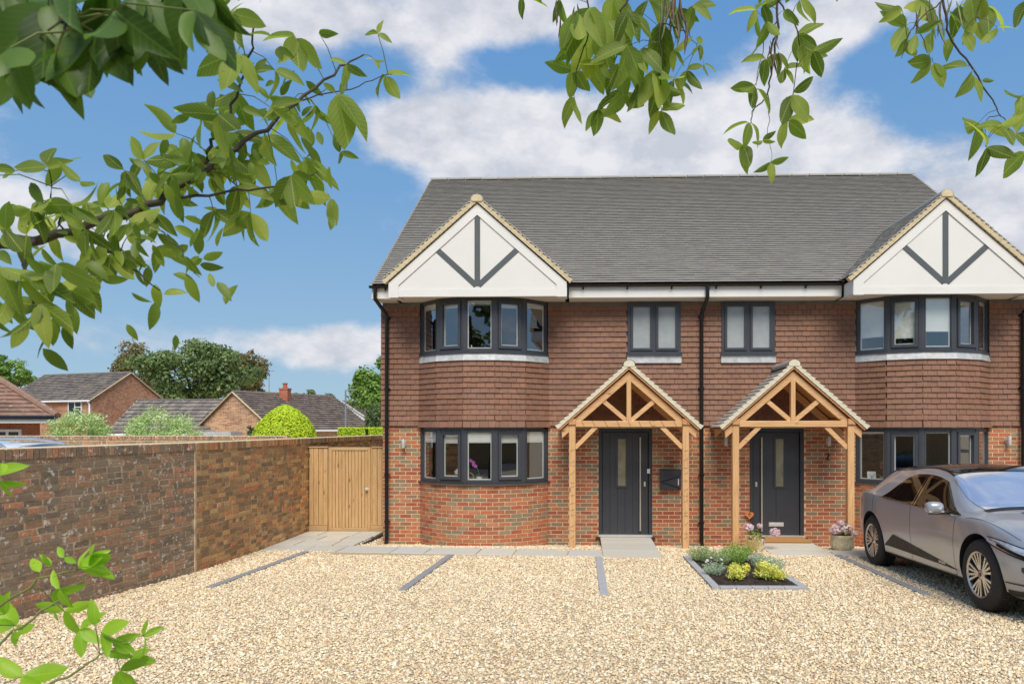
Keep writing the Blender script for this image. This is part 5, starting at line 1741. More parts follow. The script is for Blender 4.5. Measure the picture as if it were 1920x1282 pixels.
# ------------------------------------------------------------------ neighbouring houses and gardens beyond the wall
def roof_courses(A, B, C_, D_, n, th, mat, parent, name='roof_tiles', segs=6):
    """courses of tiles laid on the quad A-B (eave) to D-C (ridge)"""
    A, B, C_, D_ = map(Vector, (A, B, C_, D_))
    nrm = (B - A).cross(D_ - A).normalized()
    if nrm.z < 0: nrm = -nrm
    m = MB()
    for r in range(n):
        t0, t1 = r / n, min(1.0, (r + 1.25) / n)
        a0, b0 = A.lerp(D_, t0), B.lerp(C_, t0); a1, b1 = A.lerp(D_, t1), B.lerp(C_, t1)
        k = max(2, int((b0 - a0).length / 0.33))
        for i in range(k):
            u0, u1 = i / k, (i + 1) / k
            j = random.uniform(-.006, .008)
            p0, p1, q0, q1 = a0.lerp(b0, u0), a0.lerp(b0, u1), a1.lerp(b1, u0), a1.lerp(b1, u1)
            m.hexa([p0 + nrm * .005, p1 + nrm * .005, q1 - nrm * .01, q0 - nrm * .01, p0 + nrm * (th + j), p1 + nrm * (th + j), q1 + nrm * .005, q0 + nrm * .005])
    return m.build(name, mat, parent, kind='stuff', attr=True, recalc=False)

def gabled(name, label, E0, gdir, w, L, ze, zr, wall, roof, n=14, over=0.25, chimney=None):
    """E0: plan corner; gdir: plan direction of the gable wall from E0; the ridge runs at right angles"""
    g = Vector((gdir[0], gdir[1], 0)).normalized()
    v = Vector((-g.y, g.x, 0)) * (1 if L > 0 else -1); L = abs(L)
    E = Vector((E0[0], E0[1], 0))
    o = thing(name, (E.x, E.y, 0), label, 'house')
    P = lambda a, b, z: E + g * a + v * b + Vector((0, 0, z))
    m = MB()
    m.hexa([P(0, 0, 0), P(w, 0, 0), P(w, L, 0), P(0, L, 0), P(0, 0, ze), P(w, 0, ze), P(w, L, ze), P(0, L, ze)])
    for b0, b1 in ((0, 0.25), (L - 0.25, L)):
        m.add([P(0, b0, ze), P(w, b0, ze), P(w / 2, b0, zr - .08), P(0, b1, ze), P(w, b1, ze), P(w / 2, b1, zr - .08)], [(0, 1, 2), (3, 5, 4), (0, 2, 5, 3), (1, 4, 5, 2)])
    m.build('wall', wall, o)
    tn = (zr - ze) / (w / 2)
    for k in (0, 1):
        a0 = -over if k == 0 else w + over
        A = P(a0, -over * .5, ze - over * tn); B = P(a0, L + over * .5, ze - over * tn); C_ = P(w / 2, L + over * .5, zr); D_ = P(w / 2, -over * .5, zr)
        roof_courses(A, B, C_, D_, n, 0.10, roof, o)
        d = MB(); dn = Vector((0, 0, -0.08)); d.hexa([A + dn, B + dn, C_ + dn, D_ + dn, A, B, C_, D_]); d.build('roof_deck', 'dull_lead', o)
        d = MB(); d.bar(P(a0 + (0.01 if k == 0 else -.01), -over * .5 - .02, ze - over * tn - .04), P(w / 2, -over * .5 - .02, zr - .02), 0.05, 0.12, v); d.build('verge', 'verge_mortar' if wall != 'pvc_white' else 'pvc_white', o)
        d = MB(); d.bar(P(a0, -over * .4, ze - over * tn - .10), P(a0, L, ze - over * tn - .10), 0.10, 0.14); d.build('gutter', 'pvc_white', o)
    d = MB(); d.tube([P(w / 2, -over * .5, zr), P(w / 2, L + over * .5, zr)], 0.11, 8); d.build('ridge', roof, o, attr=True)
    return o, P

def far_window(o, P0, u, w, h, n, panes=2):
    """white window set in a wall: P0 lower left, u along the wall, n outward"""
    P0, u, n = Vector(P0), Vector(u).normalized(), Vector(n).normalized()
    Z = Vector((0, 0, 1))
    f = MB()
    def bx(a0, a1, z0, z1, d0, d1):
        f.hexa([P0 + u * a0 + Z * z0 + n * d0, P0 + u * a1 + Z * z0 + n * d0, P0 + u * a1 + Z * z0 + n * d1, P0 + u * a0 + Z * z0 + n * d1,
                P0 + u * a0 + Z * z1 + n * d0, P0 + u * a1 + Z * z1 + n * d0, P0 + u * a1 + Z * z1 + n * d1, P0 + u * a0 + Z * z1 + n * d1])
    t = 0.09
    bx(0, w, 0, t, 0, .06); bx(0, w, h - t, h, 0, .06)
    for i in range(panes + 1):
        a = (w - t) * i / panes; bx(a, a + t, t, h - t, 0, .06)
    bx(w / panes + 0.02, w - t, h * .62, h * .62 + .07, 0, .058)
    wi = f.build('window', 'pvc_white', o)
    for i in range(panes):
        a0, a1 = (w - t) * i / panes + t, (w - t) * (i + 1) / panes
        g = MB(); g.add([P0 + u * a0 + Z * t + n * .03, P0 + u * a1 + Z * t + n * .03, P0 + u * a1 + Z * (h - t) + n * .03, P0 + u * a0 + Z * (h - t) + n * .03], [(0, 1, 2, 3)])
        g.build('pane', 'dark_window', wi, recalc=False)

def neighbours():
    # two-storey house with the grey pantile roof
    E0 = at(172, 746, 57)
    o, P = gabled('brick_house', 'two-storey brick house with mossy grey roof and white window, far left', (E0.x, E0.y), (.3, .95), 6.8, 10.5, 4.75, 7.05, 'far_brick', 'far_grey_tile', 15)
    for b, w in ((1.1, 1.6), (5.5, 1.6)):
        far_window(o, P(0, b + w, 3.1), P(0, 0, 0) - P(0, 1, 0), w, 1.35, P(-1, 0, 0) - P(0, 0, 0), 2)
    m = MB(); m.tube([P(-.28, .2, 4.5), P(-.1, .12, 4.2), P(-.08, .1, 0.3)], .07, 8); m.build('downpipe', 'pvc_white', o)
    # link roof between
    E0 = at(208, 800, 50)
    o, P = gabled('link_building', 'low building with a plain grey roof behind the second pale shrub', (E0.x, E0.y), (0.06, 1), 6.0, -9.2, 2.1, 4.35, 'far_brick', 'far_grey_tile', 9, 0.3)
    # bungalow
    E0 = at(511, 800, 46); E1 = at(374, 800, 50)
    g = E1 - E0
    o, P = gabled('bungalow', 'brick bungalow with a broad gable, brown tiled roof and a chimney', (E0.x, E0.y), (g.x, g.y), g.length, -8.6, 2.35, 4.75, 'far_pale_brick', 'far_brown_tile', 17, 0.3)
    w = g.length
    m = MB(); c = P(w / 2 - .7, 3.6, 0)
    m.box(c.x - .31, c.x + .31, c.y - .31, c.y + .31, 3.2, 5.05); m.box(c.x - .35, c.x + .35, c.y - .35, c.y + .35, 5.05, 5.15)
    ch = m.build('chimney', 'far_red_brick', o)
    m = MB(); m.lathe([(0, 5.15), (.17, 5.15), (.14, 5.42), (.18, 5.47), (.18, 5.53), (.12, 5.53), (0, 5.5)], 14, Matrix.Translation((c.x, c.y, 0))); m.build('chimney_pot', 'terracotta', ch)
    m = MB(); a = P(w / 2 + .3, 3.0, 0); m.tube([(a.x, a.y, 4.6), (a.x, a.y, 6.5)], .025, 6); m.tube([(a.x - .35, a.y, 6.4), (a.x + .35, a.y, 6.45)], .015, 5)
    for q in range(5): m.tube([(a.x - .3 + q * .15, a.y - .2, 6.42), (a.x - .3 + q * .15, a.y + .2, 6.42)], .01, 4)
    m.build('aerial', 'galvanised', o)
    m = MB(); m.box(at(385, 812, 46).x, at(455, 812, 46).x, at(400, 812, 46).y - 1.5, at(400, 812, 46).y, 0.12, 2.0); lo = m.build('lean_to', 'lead', o)
    # left bungalow with the red hipped roof
    A = at(108, 781, 24); H = at(0, 714, 26); T = A + (H - A) * 2.2
    o = thing('hipped_bungalow', (A.x - 2, A.y, 0), 'red brick bungalow with hipped red tile roof and white windows, far left edge', 'house')
    ze = A.z
    W = at(75, 800, 24.6)
    m = MB(); m.prism([(W.x - 14, W.y), (W.x, W.y), (W.x - 8, W.y + 9), (W.x - 14, W.y + 9)], 0, ze - .02, 'XY'); m.build('wall', 'far_red_brick', o)
    AL = Vector((A.x - 16, A.y, ze)); AB = Vector((A.x - 8.4, A.y + 10, ze))
    TL = Vector((T.x - 10, T.y, T.z))
    roof_courses(AL, A, T, TL, 20, .06, 'far_red_tile_attr', o)
    TB = Vector((T.x - 5.0, T.y + 4, T.z))
    roof_courses(A, AB, TB, T, 20, .06, 'far_red_tile_attr', o)
    m = MB(); m.tube([A + Vector((0, 0, .03)), A.lerp(T, .5) + Vector((0, 0, .05)), T + Vector((0, 0, .05))], .12, 8); m.build('hip_tiles', 'far_red_tile_attr', o, attr=True)
    m = MB(); m.box(AL.x, A.x, A.y - .06, A.y + .0, ze - .22, ze - .07); m.prism([(AL.x, A.y + .001), (A.x, A.y + .001), (A.x - 8, A.y + 9), (AL.x, A.y + 9)], ze - .2, ze - .16, 'XY'); m.build('fascia', 'pvc_white', o)
    m = MB(); m.tube([(AL.x, A.y - .12, ze - .03), (A.x, A.y - .12, ze - .03)], .06, 8); m.build('gutter', 'black_plastic', o)
    for a, b in ((-13, 41),):
        X0 = at(a, 800, 24.6).x; X1 = at(b, 800, 24.6).x
        far_window(o, (X0, W.y, .95), (1, 0, 0), X1 - X0, 1.25, (0, -1, 0), 2)
    # white house at the end
    E0 = at(684, 800, 72)
    o, P = gabled('white_house', 'white rendered house with brown roof beyond the bungalow', (E0.x, E0.y), (-1, .25), 5.0, -6, 3.55, 5.0, 'pvc_white', 'far_brown_tile', 8, .3)
    far_window(o, P(1.6, 0, 1.9), P(-1, 0, 0) - P(0, 0, 0), 1.5, 1.2, P(0, -1, 0) - P(0, 0, 0), 3)
    # second garden wall
    y = 6.5
    garden_wall((-22.0, y), (-8.55, y + .0), 'old_brick', 'old_mortar', 'long low brick wall with brick-on-edge coping behind the garden wall', 1, top=1.9, limit=1, thick=.3, coping_limit=160)
MAT['far_grey_tile'] = MAT['far_grey_tile_attr']; MAT['far_brown_tile'] = MAT['far_brown_tile_attr']
neighbours()

# ------------------------------------------------------------------ trees and shrubs
def make_tree(name, label, c, rad, trunk_base, leaf, n, size, seed, lumps=26, dark=.18, group=None, cat='tree', hole=0.0, trunk_r=.3, part='crown'):
    """crown of leaf clumps on a limbed trunk"""
    rng = random.Random(seed)
    o = thing(name, trunk_base, label, cat, group)
    c = Vector(c)
    m = MB(); tb = Vector(trunk_base)
    mid = tb.lerp(c, .55)
    m.tube([tb, tb.lerp(mid, .5) + Vector((rng.gauss(0, .1) * trunk_r, 0, 0)), mid, c + Vector((0, 0, rad[2] * .3))], trunk_r, 8, trunk_r * .3)
    L = []
    for i in range(lumps):
        while True:
            d = Vector((rng.uniform(-1, 1), rng.uniform(-1, 1), rng.uniform(-.85, 1)))
            if .25 < d.length < 1: break
        q = d.normalized() * rng.uniform(.55, .86)
        p = Vector((c.x + q.x * rad[0], c.y + q.y * rad[1], c.z + q.z * rad[2]))
        r = rng.uniform(.20, .34)
        L.append((p, (rad[0] * r, rad[1] * r, rad[2] * r * rng.uniform(.7, 1.0)), rng.uniform(-.2, .2)))
        if i % 3 == 0:
            m.tube([mid, mid.lerp(p, .5) + Vector((0, 0, rad[2] * .05)), p], trunk_r * .35, 5, trunk_r * .08)
    m.build('trunk', 'bark', o)
    f = MB()
    per = n // lumps
    for p, r, tone in L:
        for k in range(per):
            while True:
                d = Vector((rng.gauss(0, 1), rng.gauss(0, 1), rng.gauss(0, 1)))
                if d.length > .01: break
            d.normalize()
            rr = rng.uniform(.55, 1.0) if rng.random() < .85 else rng.uniform(.9, 1.25)
            q = Vector((p.x + d.x * r[0] * rr, p.y + d.y * r[1] * rr, p.z + d.z * r[2] * rr))
            nrm = (d + Vector((rng.gauss(0, .55), rng.gauss(0, .55), rng.gauss(0, .55) + .25))).normalized()
            t = nrm.cross(Vector((rng.gauss(0, 1), rng.gauss(0, 1), rng.gauss(0, 1)))).normalized(); b = nrm.cross(t)
            s = size * rng.uniform(.6, 1.35)
            f.add([q - t * s, q + b * s * .6 - t * s * .1, q + t * s, q - b * s * .6 + t * s * .15], [(0, 1, 2, 3)], min(1, max(0, .5 + tone + rng.gauss(0, .2))))
    f.build(part, leaf, o, attr=True, recalc=False)
    return o
def T_(px, py, d, rx_px, rz_px, ry=None):
    c = at(px, py, d); k = d / FOCAL
    return c, (rx_px * k, (ry or rx_px * k * .8), rz_px * k)
def trees():
    c, r = T_(365, 700, 95, 118, 66); make_tree('large_tree', 'large dark green spreading tree behind the neighbouring houses', c, r, (c.x, c.y, .1), 'tree_leaf', 15000, .24, 1, 46, group='trees behind the houses', trunk_r=.7)
    c, r = T_(262, 700, 108, 56, 60); make_tree('copper_tree', 'copper-brown tree at the left side of the large green tree', c, r, (c.x, c.y, .1), 'copper_leaf', 5000, .24, 2, 24, group='trees behind the houses', trunk_r=.5)
    c, r = T_(455, 705, 106, 54, 48); make_tree('copper_tree', 'bronze-green tree at the right side of the large green tree', c, r, (c.x, c.y, .1), 'copper_leaf', 5000, .24, 3, 24, group='trees behind the houses', trunk_r=.5)
    c, r = T_(718, 735, 58, 66, 68); make_tree('green_tree', 'bright green tree against the left corner of the house', c, r, (c.x, c.y, .1), 'bright_tree_leaf', 9000, .15, 4, 34, trunk_r=.3)
    c, r = T_(598, 752, 100, 32, 26); make_tree('small_tree', 'distant small tree above the bungalow roof', c, r, (c.x, c.y, .1), 'conifer_leaf', 2200, .22, 5, 14, trunk_r=.3)
    c, r = T_(545, 752, 80, 22, 18); make_tree('small_tree', 'small yellow-green tree behind the chimney', c, r, (c.x, c.y, .1), 'copper_leaf', 1300, .17, 6, 10, trunk_r=.2)
    c, r = T_(18, 700, 80, 52, 36); make_tree('green_tree', 'light green tree behind the roofs at the left edge', c, r, (c.x, c.y, .1), 'bright_tree_leaf', 3500, .2, 7, 18, trunk_r=.3)
    c, r = T_(706, 792, 44, 22, 48); make_tree('conifer', 'grey-green conifer beside the left corner of the house', c, r, (c.x, c.y, .1), 'conifer_leaf', 3500, .075, 8, 22, trunk_r=.12)
    # shrubs behind the walls
    def shrub(name, label, px, py, d, rx, rz, leaf, n, size, seed, lumps=16, group=None):
        c, r = T_(px, py, d, rx, rz)
        return make_tree(name, label, c, r, (c.x, c.y, .12), leaf, n, size, seed, lumps, cat='shrub', trunk_r=.05, part='foliage', group=group)
    shrub('pale_shrub', 'pale green feathery shrub in front of the two-storey house', 150, 815, 22, 62, 50, 'pale_shrub_leaf', 11000, .032, 21, 60, 'pale shrubs behind the wall')
    shrub('pale_shrub', 'larger pale green feathery shrub left of the bungalow gable', 304, 815, 22.5, 78, 54, 'pale_shrub_leaf', 13000, .032, 22, 70, 'pale shrubs behind the wall')
    shrub('dark_shrub', 'low dark shrub between the bungalow gable and the golden dome', 470, 808, 25, 18, 12, 'conifer_leaf', 900, .035, 23, 8)
    # clipped golden dome
    rng = random.Random(31)
    c = at(535, 822, 24); k = 24 / FOCAL
    o = thing('golden_dome', (c.x, c.y, .12), 'clipped dome of bright yellow-green foliage behind the garden wall', 'topiary')
    m = MB()
    for i in range(12000):
        u = rng.random(); a = rng.uniform(0, 2 * math.pi)
        h = u                                    # 0 foot .. 1 top
        prof = (1 - h ** 1.9) ** .62 * (1.0)
        rr = prof * 58 * k * (1 - rng.random() ** 3 * .12) * (1 + .07 * noise.noise(Vector((3 * math.cos(a), 3 * math.sin(a), h * 4))))
        p = Vector((c.x + rr * math.cos(a), c.y + rr * math.sin(a), c.z - .25 + h * (62 * k + .25) + rng.gauss(0, .012)))
        nrm = Vector((math.cos(a) + rng.gauss(0, .5), math.sin(a) + rng.gauss(0, .5), .35 + h + rng.gauss(0, .5))).normalized()
        t = nrm.cross(Vector((rng.gauss(0, 1), rng.gauss(0, 1), rng.gauss(0, 1)))).normalized(); b = nrm.cross(t)
        s = .038 * rng.uniform(.6, 1.3)
        m.add([p - t * s, p + b * s * .6, p + t * s, p - b * s * .6], [(0, 1, 2, 3)], min(1, max(0, .55 + rng.gauss(0, .25))))
    m.build('foliage', 'golden_leaf', o, attr=True, recalc=False)
    MB().lathe([(0, -.2), (48 * k, -.2), (44 * k, .4), (26 * k, .8), (0, 1.02)], 18, Matrix.Translation((c.x, c.y, c.z - .15))).build('inner_twigs', 'bark', o)
    MB().tube([(c.x, c.y, 0), (c.x, c.y, c.z)], .06, 6).build('trunk', 'bark', o)
    for (pa, pb, lab) in ((638, 690, 'low clipped golden hedge beside the lamp post'), (696, 735, 'low clipped golden hedge against the house corner')):
        d = 29
        A, B = at(pa, 811, d), at(pb, 811, d)
        o = thing('golden_hedge', ((A.x + B.x) / 2, A.y, .12), lab, 'hedge', 'golden hedges')
        m = MB()
        for i in range(2600):
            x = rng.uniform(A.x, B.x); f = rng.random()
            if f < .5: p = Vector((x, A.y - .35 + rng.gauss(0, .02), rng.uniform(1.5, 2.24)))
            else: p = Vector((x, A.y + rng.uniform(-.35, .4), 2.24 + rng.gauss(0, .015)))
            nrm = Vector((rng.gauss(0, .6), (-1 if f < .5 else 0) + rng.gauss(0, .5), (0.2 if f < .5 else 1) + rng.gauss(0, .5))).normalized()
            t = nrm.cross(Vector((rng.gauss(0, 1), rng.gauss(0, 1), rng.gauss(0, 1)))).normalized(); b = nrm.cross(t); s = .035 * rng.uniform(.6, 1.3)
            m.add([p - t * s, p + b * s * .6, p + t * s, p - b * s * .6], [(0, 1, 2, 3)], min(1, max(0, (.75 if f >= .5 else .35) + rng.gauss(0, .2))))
        m.build('foliage', 'golden_leaf', o, attr=True, recalc=False)
        MB().box(A.x + .03, B.x - .03, A.y - .3, A.y + .38, .12, 2.2).build('inner_twigs', 'conifer_leaf', o)
    p = at(648, 815, 40); zt = 2.25 + 71 * 40 / FOCAL
    o = thing('lamp_post', (p.x, p.y, .12), 'slim grey street lamp post in front of the bright green tree', 'lamp post')
    MB().tube([(p.x, p.y, .12), (p.x, p.y, 1.4), (p.x, p.y, zt)], .07, 10, .045).build('post', 'galvanised', o)
    MB().tube([(p.x, p.y, zt - .03), (p.x + .25, p.y, zt)], .03, 6).build('bracket', 'galvanised', o)
    MB().cham(p.x + .2, p.x + .5, p.y - .08, p.y + .08, zt - .04, zt + .06, .01).build('lamp_head', 'galvanised', o)
trees()

def unseen_road_behind():
    t = NT(new_mat('asphalt'))
    c = t.ramp(t.noise(90, 5), [(0.3, lin(58, 58, 60)), (0.7, lin(84, 83, 82))]); t.principled(c, .9, 0, t.noise(200, 4), .4, .006)
    z = ground_z(0, -15) + .004
    MB().add([(-60, -20.6, z), (60, -20.6, z), (60, -14.6, z), (-60, -14.6, z)], [(0, 1, 2, 3)]).build('road', 'asphalt', kind='structure', recalc=False)  # unseen dark ground, put in to darken reflections in the windows
unseen_road_behind()
def behind_camera():
    """what the windows mirror: a fence, a hedge and trees across the road behind the photographer"""
    for i, (x, y, h, r, leaf) in enumerate(((-7.5, -34, 13, 5.2, 'tree_leaf'), (3.5, -36, 12, 4.2, 'bright_tree_leaf'), (15, -33, 14, 5.0, 'tree_leaf'), (-20, -36, 11, 4.6, 'conifer_leaf'))):
        make_tree('roadside_tree', ['tall broad tree mirrored in the upper bow window', 'lighter tree mirrored between the others', 'tall tree mirrored in the right-hand windows', 'dark tree mirrored at the far left'][i], (x, y, h * .62), (r, r * .8, h * .42), (x, y, .3), leaf, 3500, .3, 50 + i, 24, trunk_r=.4)
    o = thing('roadside_fence', (4, -21, .3), 'close-boarded fence across the road, mirrored in the ground floor windows', 'fence')
    rng = random.Random(5)
    m = MB(); x = -26.0
    while x < 30:
        w = .14; m.box(x, x + w, -21 + rng.uniform(-.006, .006), -20.97, .3, 2.0); x += .15
    m.build('boards', 'pine_board', o, kind='stuff')
    m = MB(); m.box(-26, 30, -20.96, -20.9, .5, .6); m.box(-26, 30, -20.96, -20.9, 1.6, 1.7); m.build('rails', 'pine_rail', o)
    m = MB(); rng = random.Random(6)
    for i in range(5000):
        x = rng.uniform(-26, 30); p = Vector((x, -22.2 + rng.gauss(0, .25), rng.uniform(1.8, 3.1) + .35 * noise.noise(Vector((x * .6, 0, 0)))))
        nrm = Vector((rng.gauss(0, .6), 1 + rng.gauss(0, .5), .4 + rng.gauss(0, .5))).normalized(); t = nrm.cross(Vector((rng.gauss(0, 1), rng.gauss(0, 1), rng.gauss(0, 1)))).normalized(); b = nrm.cross(t); s = .13 * rng.uniform(.6, 1.3)
        m.add([p - t * s, p + b * s * .6, p + t * s, p - b * s * .6], [(0, 1, 2, 3)], rng.random())
    h = thing('roadside_hedge', (2, -22.2, .3), 'dark hedge above the roadside fence, mirrored in the windows', 'hedge')
    m.build('foliage', 'tree_leaf', h, attr=True, recalc=False)
    MB().box(-26, 30, -22.6, -22.1, .3, 2.6).build('inner_twigs', 'bark', h)
behind_camera()

# ------------------------------------------------------------------ the parked car
def car_materials():
    t = NT(new_mat('car_paint'))
    b = t.principled(lin(128, 128, 130), 0.32, 0.4)
    b.inputs['Coat Weight'].default_value = 0.65; b.inputs['Coat Roughness'].default_value = 0.04
    fl = t.noise(900, 1); c = t.ramp(fl, [(0.35, lin(160, 164, 171)), (0.65, lin(174, 178, 185))]); t.l(c, b.inputs['Base Color'])
    t = NT(new_mat('white_car_paint'))
    b = t.principled(lin(226, 228, 230), 0.3, 0.0); b.inputs['Coat Weight'].default_value = 1.0
    t = NT(new_mat('car_glass'))
    b = t.principled(lin(12, 13, 14), 0.03, 0.0); b.inputs['Specular IOR Level'].default_value = 0.3
    t = NT(new_mat('windscreen_glass'))
    b = t.principled(lin(226, 229, 236), 0.16, 0.8); b.inputs['Coat Weight'].default_value = 1.0; b.inputs['Coat IOR'].default_value = 1.6; b.inputs['Coat Roughness'].default_value = 0.0  # near-white metal base imitates bright cloud mirrored in the screen
    simple('gloss_black', lin(14, 14, 15), 0.12, var=0.1, **{'Coat Weight': 0.6})
    simple('cladding', lin(34, 34, 36), 0.55, var=0.1)
    simple('chrome', lin(226, 226, 228), 0.12, 1.0, var=0.03)
    simple('alloy', lin(206, 204, 200), 0.28, 0.85, var=0.05)
    simple('alloy_dark', lin(70, 70, 72), 0.4, 0.6, var=0.08)
    simple('lamp_lens', lin(196, 200, 206), 0.06, 0.25, var=0.2, scale=18, **{'Coat Weight': 1.0})
    simple('tail_lens', lin(120, 16, 18), 0.1, 0.0, var=0.2, **{'Coat Weight': 1.0})
    simple('tyre', lin(44, 42, 41), 0.8, var=0.12, scale=30, bscale=180, bstr=0.3)
    simple('badge_red', lin(150, 40, 38), 0.4, 0.3, var=0.1)
car_materials()

#      y     zb    sill        lower       mid         belt        glass foot   cantrail    roof edge   centre
CAR = [(-.86, .30, (.47, .35), (.52, .46), (.54, .57), (.52, .68), (.46, .72), (.36, .76), (.22, .79), .80),
       (-.80, .25, (.67, .31), (.73, .45), (.75, .60), (.71, .745), (.64, .80), (.52, .84), (.34, .87), .885),
       (-.65, .22, (.80, .29), (.86, .45), (.87, .64), (.83, .815), (.75, .87), (.61, .915), (.40, .94), .95),
       (-.35, .20, (.88, .28), (.93, .45), (.945, .70), (.90, .89), (.81, .94), (.65, .985), (.42, 1.01), 1.018),
       (.00, .20, (.90, .28), (.945, .45), (.955, .72), (.915, .945), (.83, .99), (.68, 1.03), (.44, 1.052), 1.06),
       (.30, .20, (.90, .28), (.935, .45), (.945, .72), (.915, .96), (.84, 1.0), (.72, 1.05), (.46, 1.085), 1.10),
       (.60, .20, (.90, .28), (.92, .45), (.935, .70), (.912, .965), (.855, 1.00), (.735, 1.13), (.53, 1.215), 1.24),
       (.90, .20, (.90, .28), (.91, .45), (.93, .69), (.912, .975), (.865, 1.005), (.69, 1.265), (.54, 1.355), 1.385),
       (1.20, .20, (.90, .28), (.91, .45), (.93, .69), (.913, .985), (.87, 1.01), (.65, 1.375), (.52, 1.465), 1.495),
       (1.60, .20, (.90, .28), (.91, .45), (.93, .70), (.915, 1.00), (.872, 1.02), (.625, 1.435), (.49, 1.525), 1.555),
       (2.00, .20, (.90, .28), (.91, .45), (.932, .71), (.918, 1.015), (.872, 1.035), (.615, 1.435), (.48, 1.525), 1.555),
       (2.40, .20, (.90, .28), (.92, .45), (.942, .73), (.928, 1.035), (.87, 1.055), (.61, 1.41), (.47, 1.50), 1.53),
       (2.80, .20, (.90, .28), (.94, .45), (.958, .76), (.942, 1.06), (.865, 1.08), (.61, 1.395), (.47, 1.49), 1.52),
       (3.10, .21, (.88, .29), (.935, .45), (.955, .76), (.938, 1.075), (.845, 1.095), (.60, 1.36), (.46, 1.455), 1.485),
       (3.40, .24, (.84, .32), (.90, .46), (.925, .75), (.90, 1.075), (.80, 1.10), (.58, 1.28), (.44, 1.37), 1.40),
       (3.65, .28, (.78, .36), (.84, .48), (.865, .74), (.83, 1.05), (.74, 1.085), (.55, 1.16), (.41, 1.20), 1.22),
       (3.78, .33, (.70, .41), (.76, .51), (.79, .72), (.75, .96), (.66, 1.035), (.49, 1.065), (.35, 1.085), 1.095),
       (3.82, .40, (.58, .46), (.64, .55), (.67, .72), (.63, .88), (.56, .95), (.42, .975), (.30, .985), .99)]
WB, WR = 2.99, 0.381
def catmull(p0, p1, p2, p3, t):
    return 0.5 * ((2 * p1) + (p2 - p0) * t + (2 * p0 - 5 * p1 + 4 * p2 - p3) * t * t + (3 * p1 - p0 - 3 * p2 + p3) * t * t * t)
def hermite(ks, vs, x):
    """smooth interpolation over uneven keys, no overshoot beyond a gentle slope"""
    n = len(ks)
    if x <= ks[0]: return vs[0]
    if x >= ks[-1]: return vs[-1]
    i = max(k for k in range(n - 1) if ks[k] <= x)
    h = ks[i + 1] - ks[i]; t = (x - ks[i]) / h
    def m(k):
        if k == 0: return (vs[1] - vs[0]) / (ks[1] - ks[0])
        if k == n - 1: return (vs[-1] - vs[-2]) / (ks[-1] - ks[-2])
        return ((vs[k + 1] - vs[k]) / (ks[k + 1] - ks[k]) + (vs[k] - vs[k - 1]) / (ks[k] - ks[k - 1])) / 2
    t2, t3 = t * t, t * t * t
    return (2 * t3 - 3 * t2 + 1) * vs[i] + (t3 - 2 * t2 + t) * h * m(i) + (-2 * t3 + 3 * t2) * vs[i + 1] + (t3 - t2) * h * m(i + 1)
KY = [r[0] for r in CAR]
RINGS = []
for r in CAR:
    half = [(0.0, r[1]), (r[2][0] - .14, r[1])] + list(r[2:9]) + [(0.0, r[9])]
    RINGS.append(half)
NH = len(RINGS[0])           # ten points, t runs 0..9
_cache = {}
def ring_at(y):
    k = round(y, 4)
    if k not in _cache:
        _cache[k] = [(hermite(KY, [R_[i][0] for R_ in RINGS], y), hermite(KY, [R_[i][1] for R_ in RINGS], y)) for i in range(NH)]
    return _cache[k]
def car_pt(y, t):
    g = ring_at(y)
    i = min(NH - 2, max(0, int(t))); f = t - i
    if i == 1 or i == 0:       # flat floor and a crisp sill
        a, b = g[i], g[i + 1]
        return Vector((a[0] + (b[0] - a[0]) * f, y, a[1] + (b[1] - a[1]) * f))
    p = [g[max(2, i - 1)] if i >= 2 else g[i - 1], g[i], g[i + 1], g[i + 2] if i + 2 < NH else (-g[i][0], g[i][1])]
    return Vector((catmull(p[0][0], p[1][0], p[2][0], p[3][0], f), y, catmull(p[0][1], p[1][1], p[2][1], p[3][1], f)))
def car_nrm(y, t):
    e = 0.01
    a = car_pt(y + e, t) - car_pt(y - e, t); b = car_pt(y, min(8.999, t + e)) - car_pt(y, max(0, t - e))
    n = a.cross(b)
    if n.length < 1e-9: return Vector((1, 0, 0))
    n.normalize()
    c = Vector((0, y, .6))
    return n if n.dot(car_pt(y, t) - c) > 0 else -n
def t_of_z(y, z, lo=2.0, hi=8.9):
    for _ in range(30):
        m = (lo + hi) / 2
        if car_pt(y, m).z < z: lo = m
        else: hi = m
    return (lo + hi) / 2

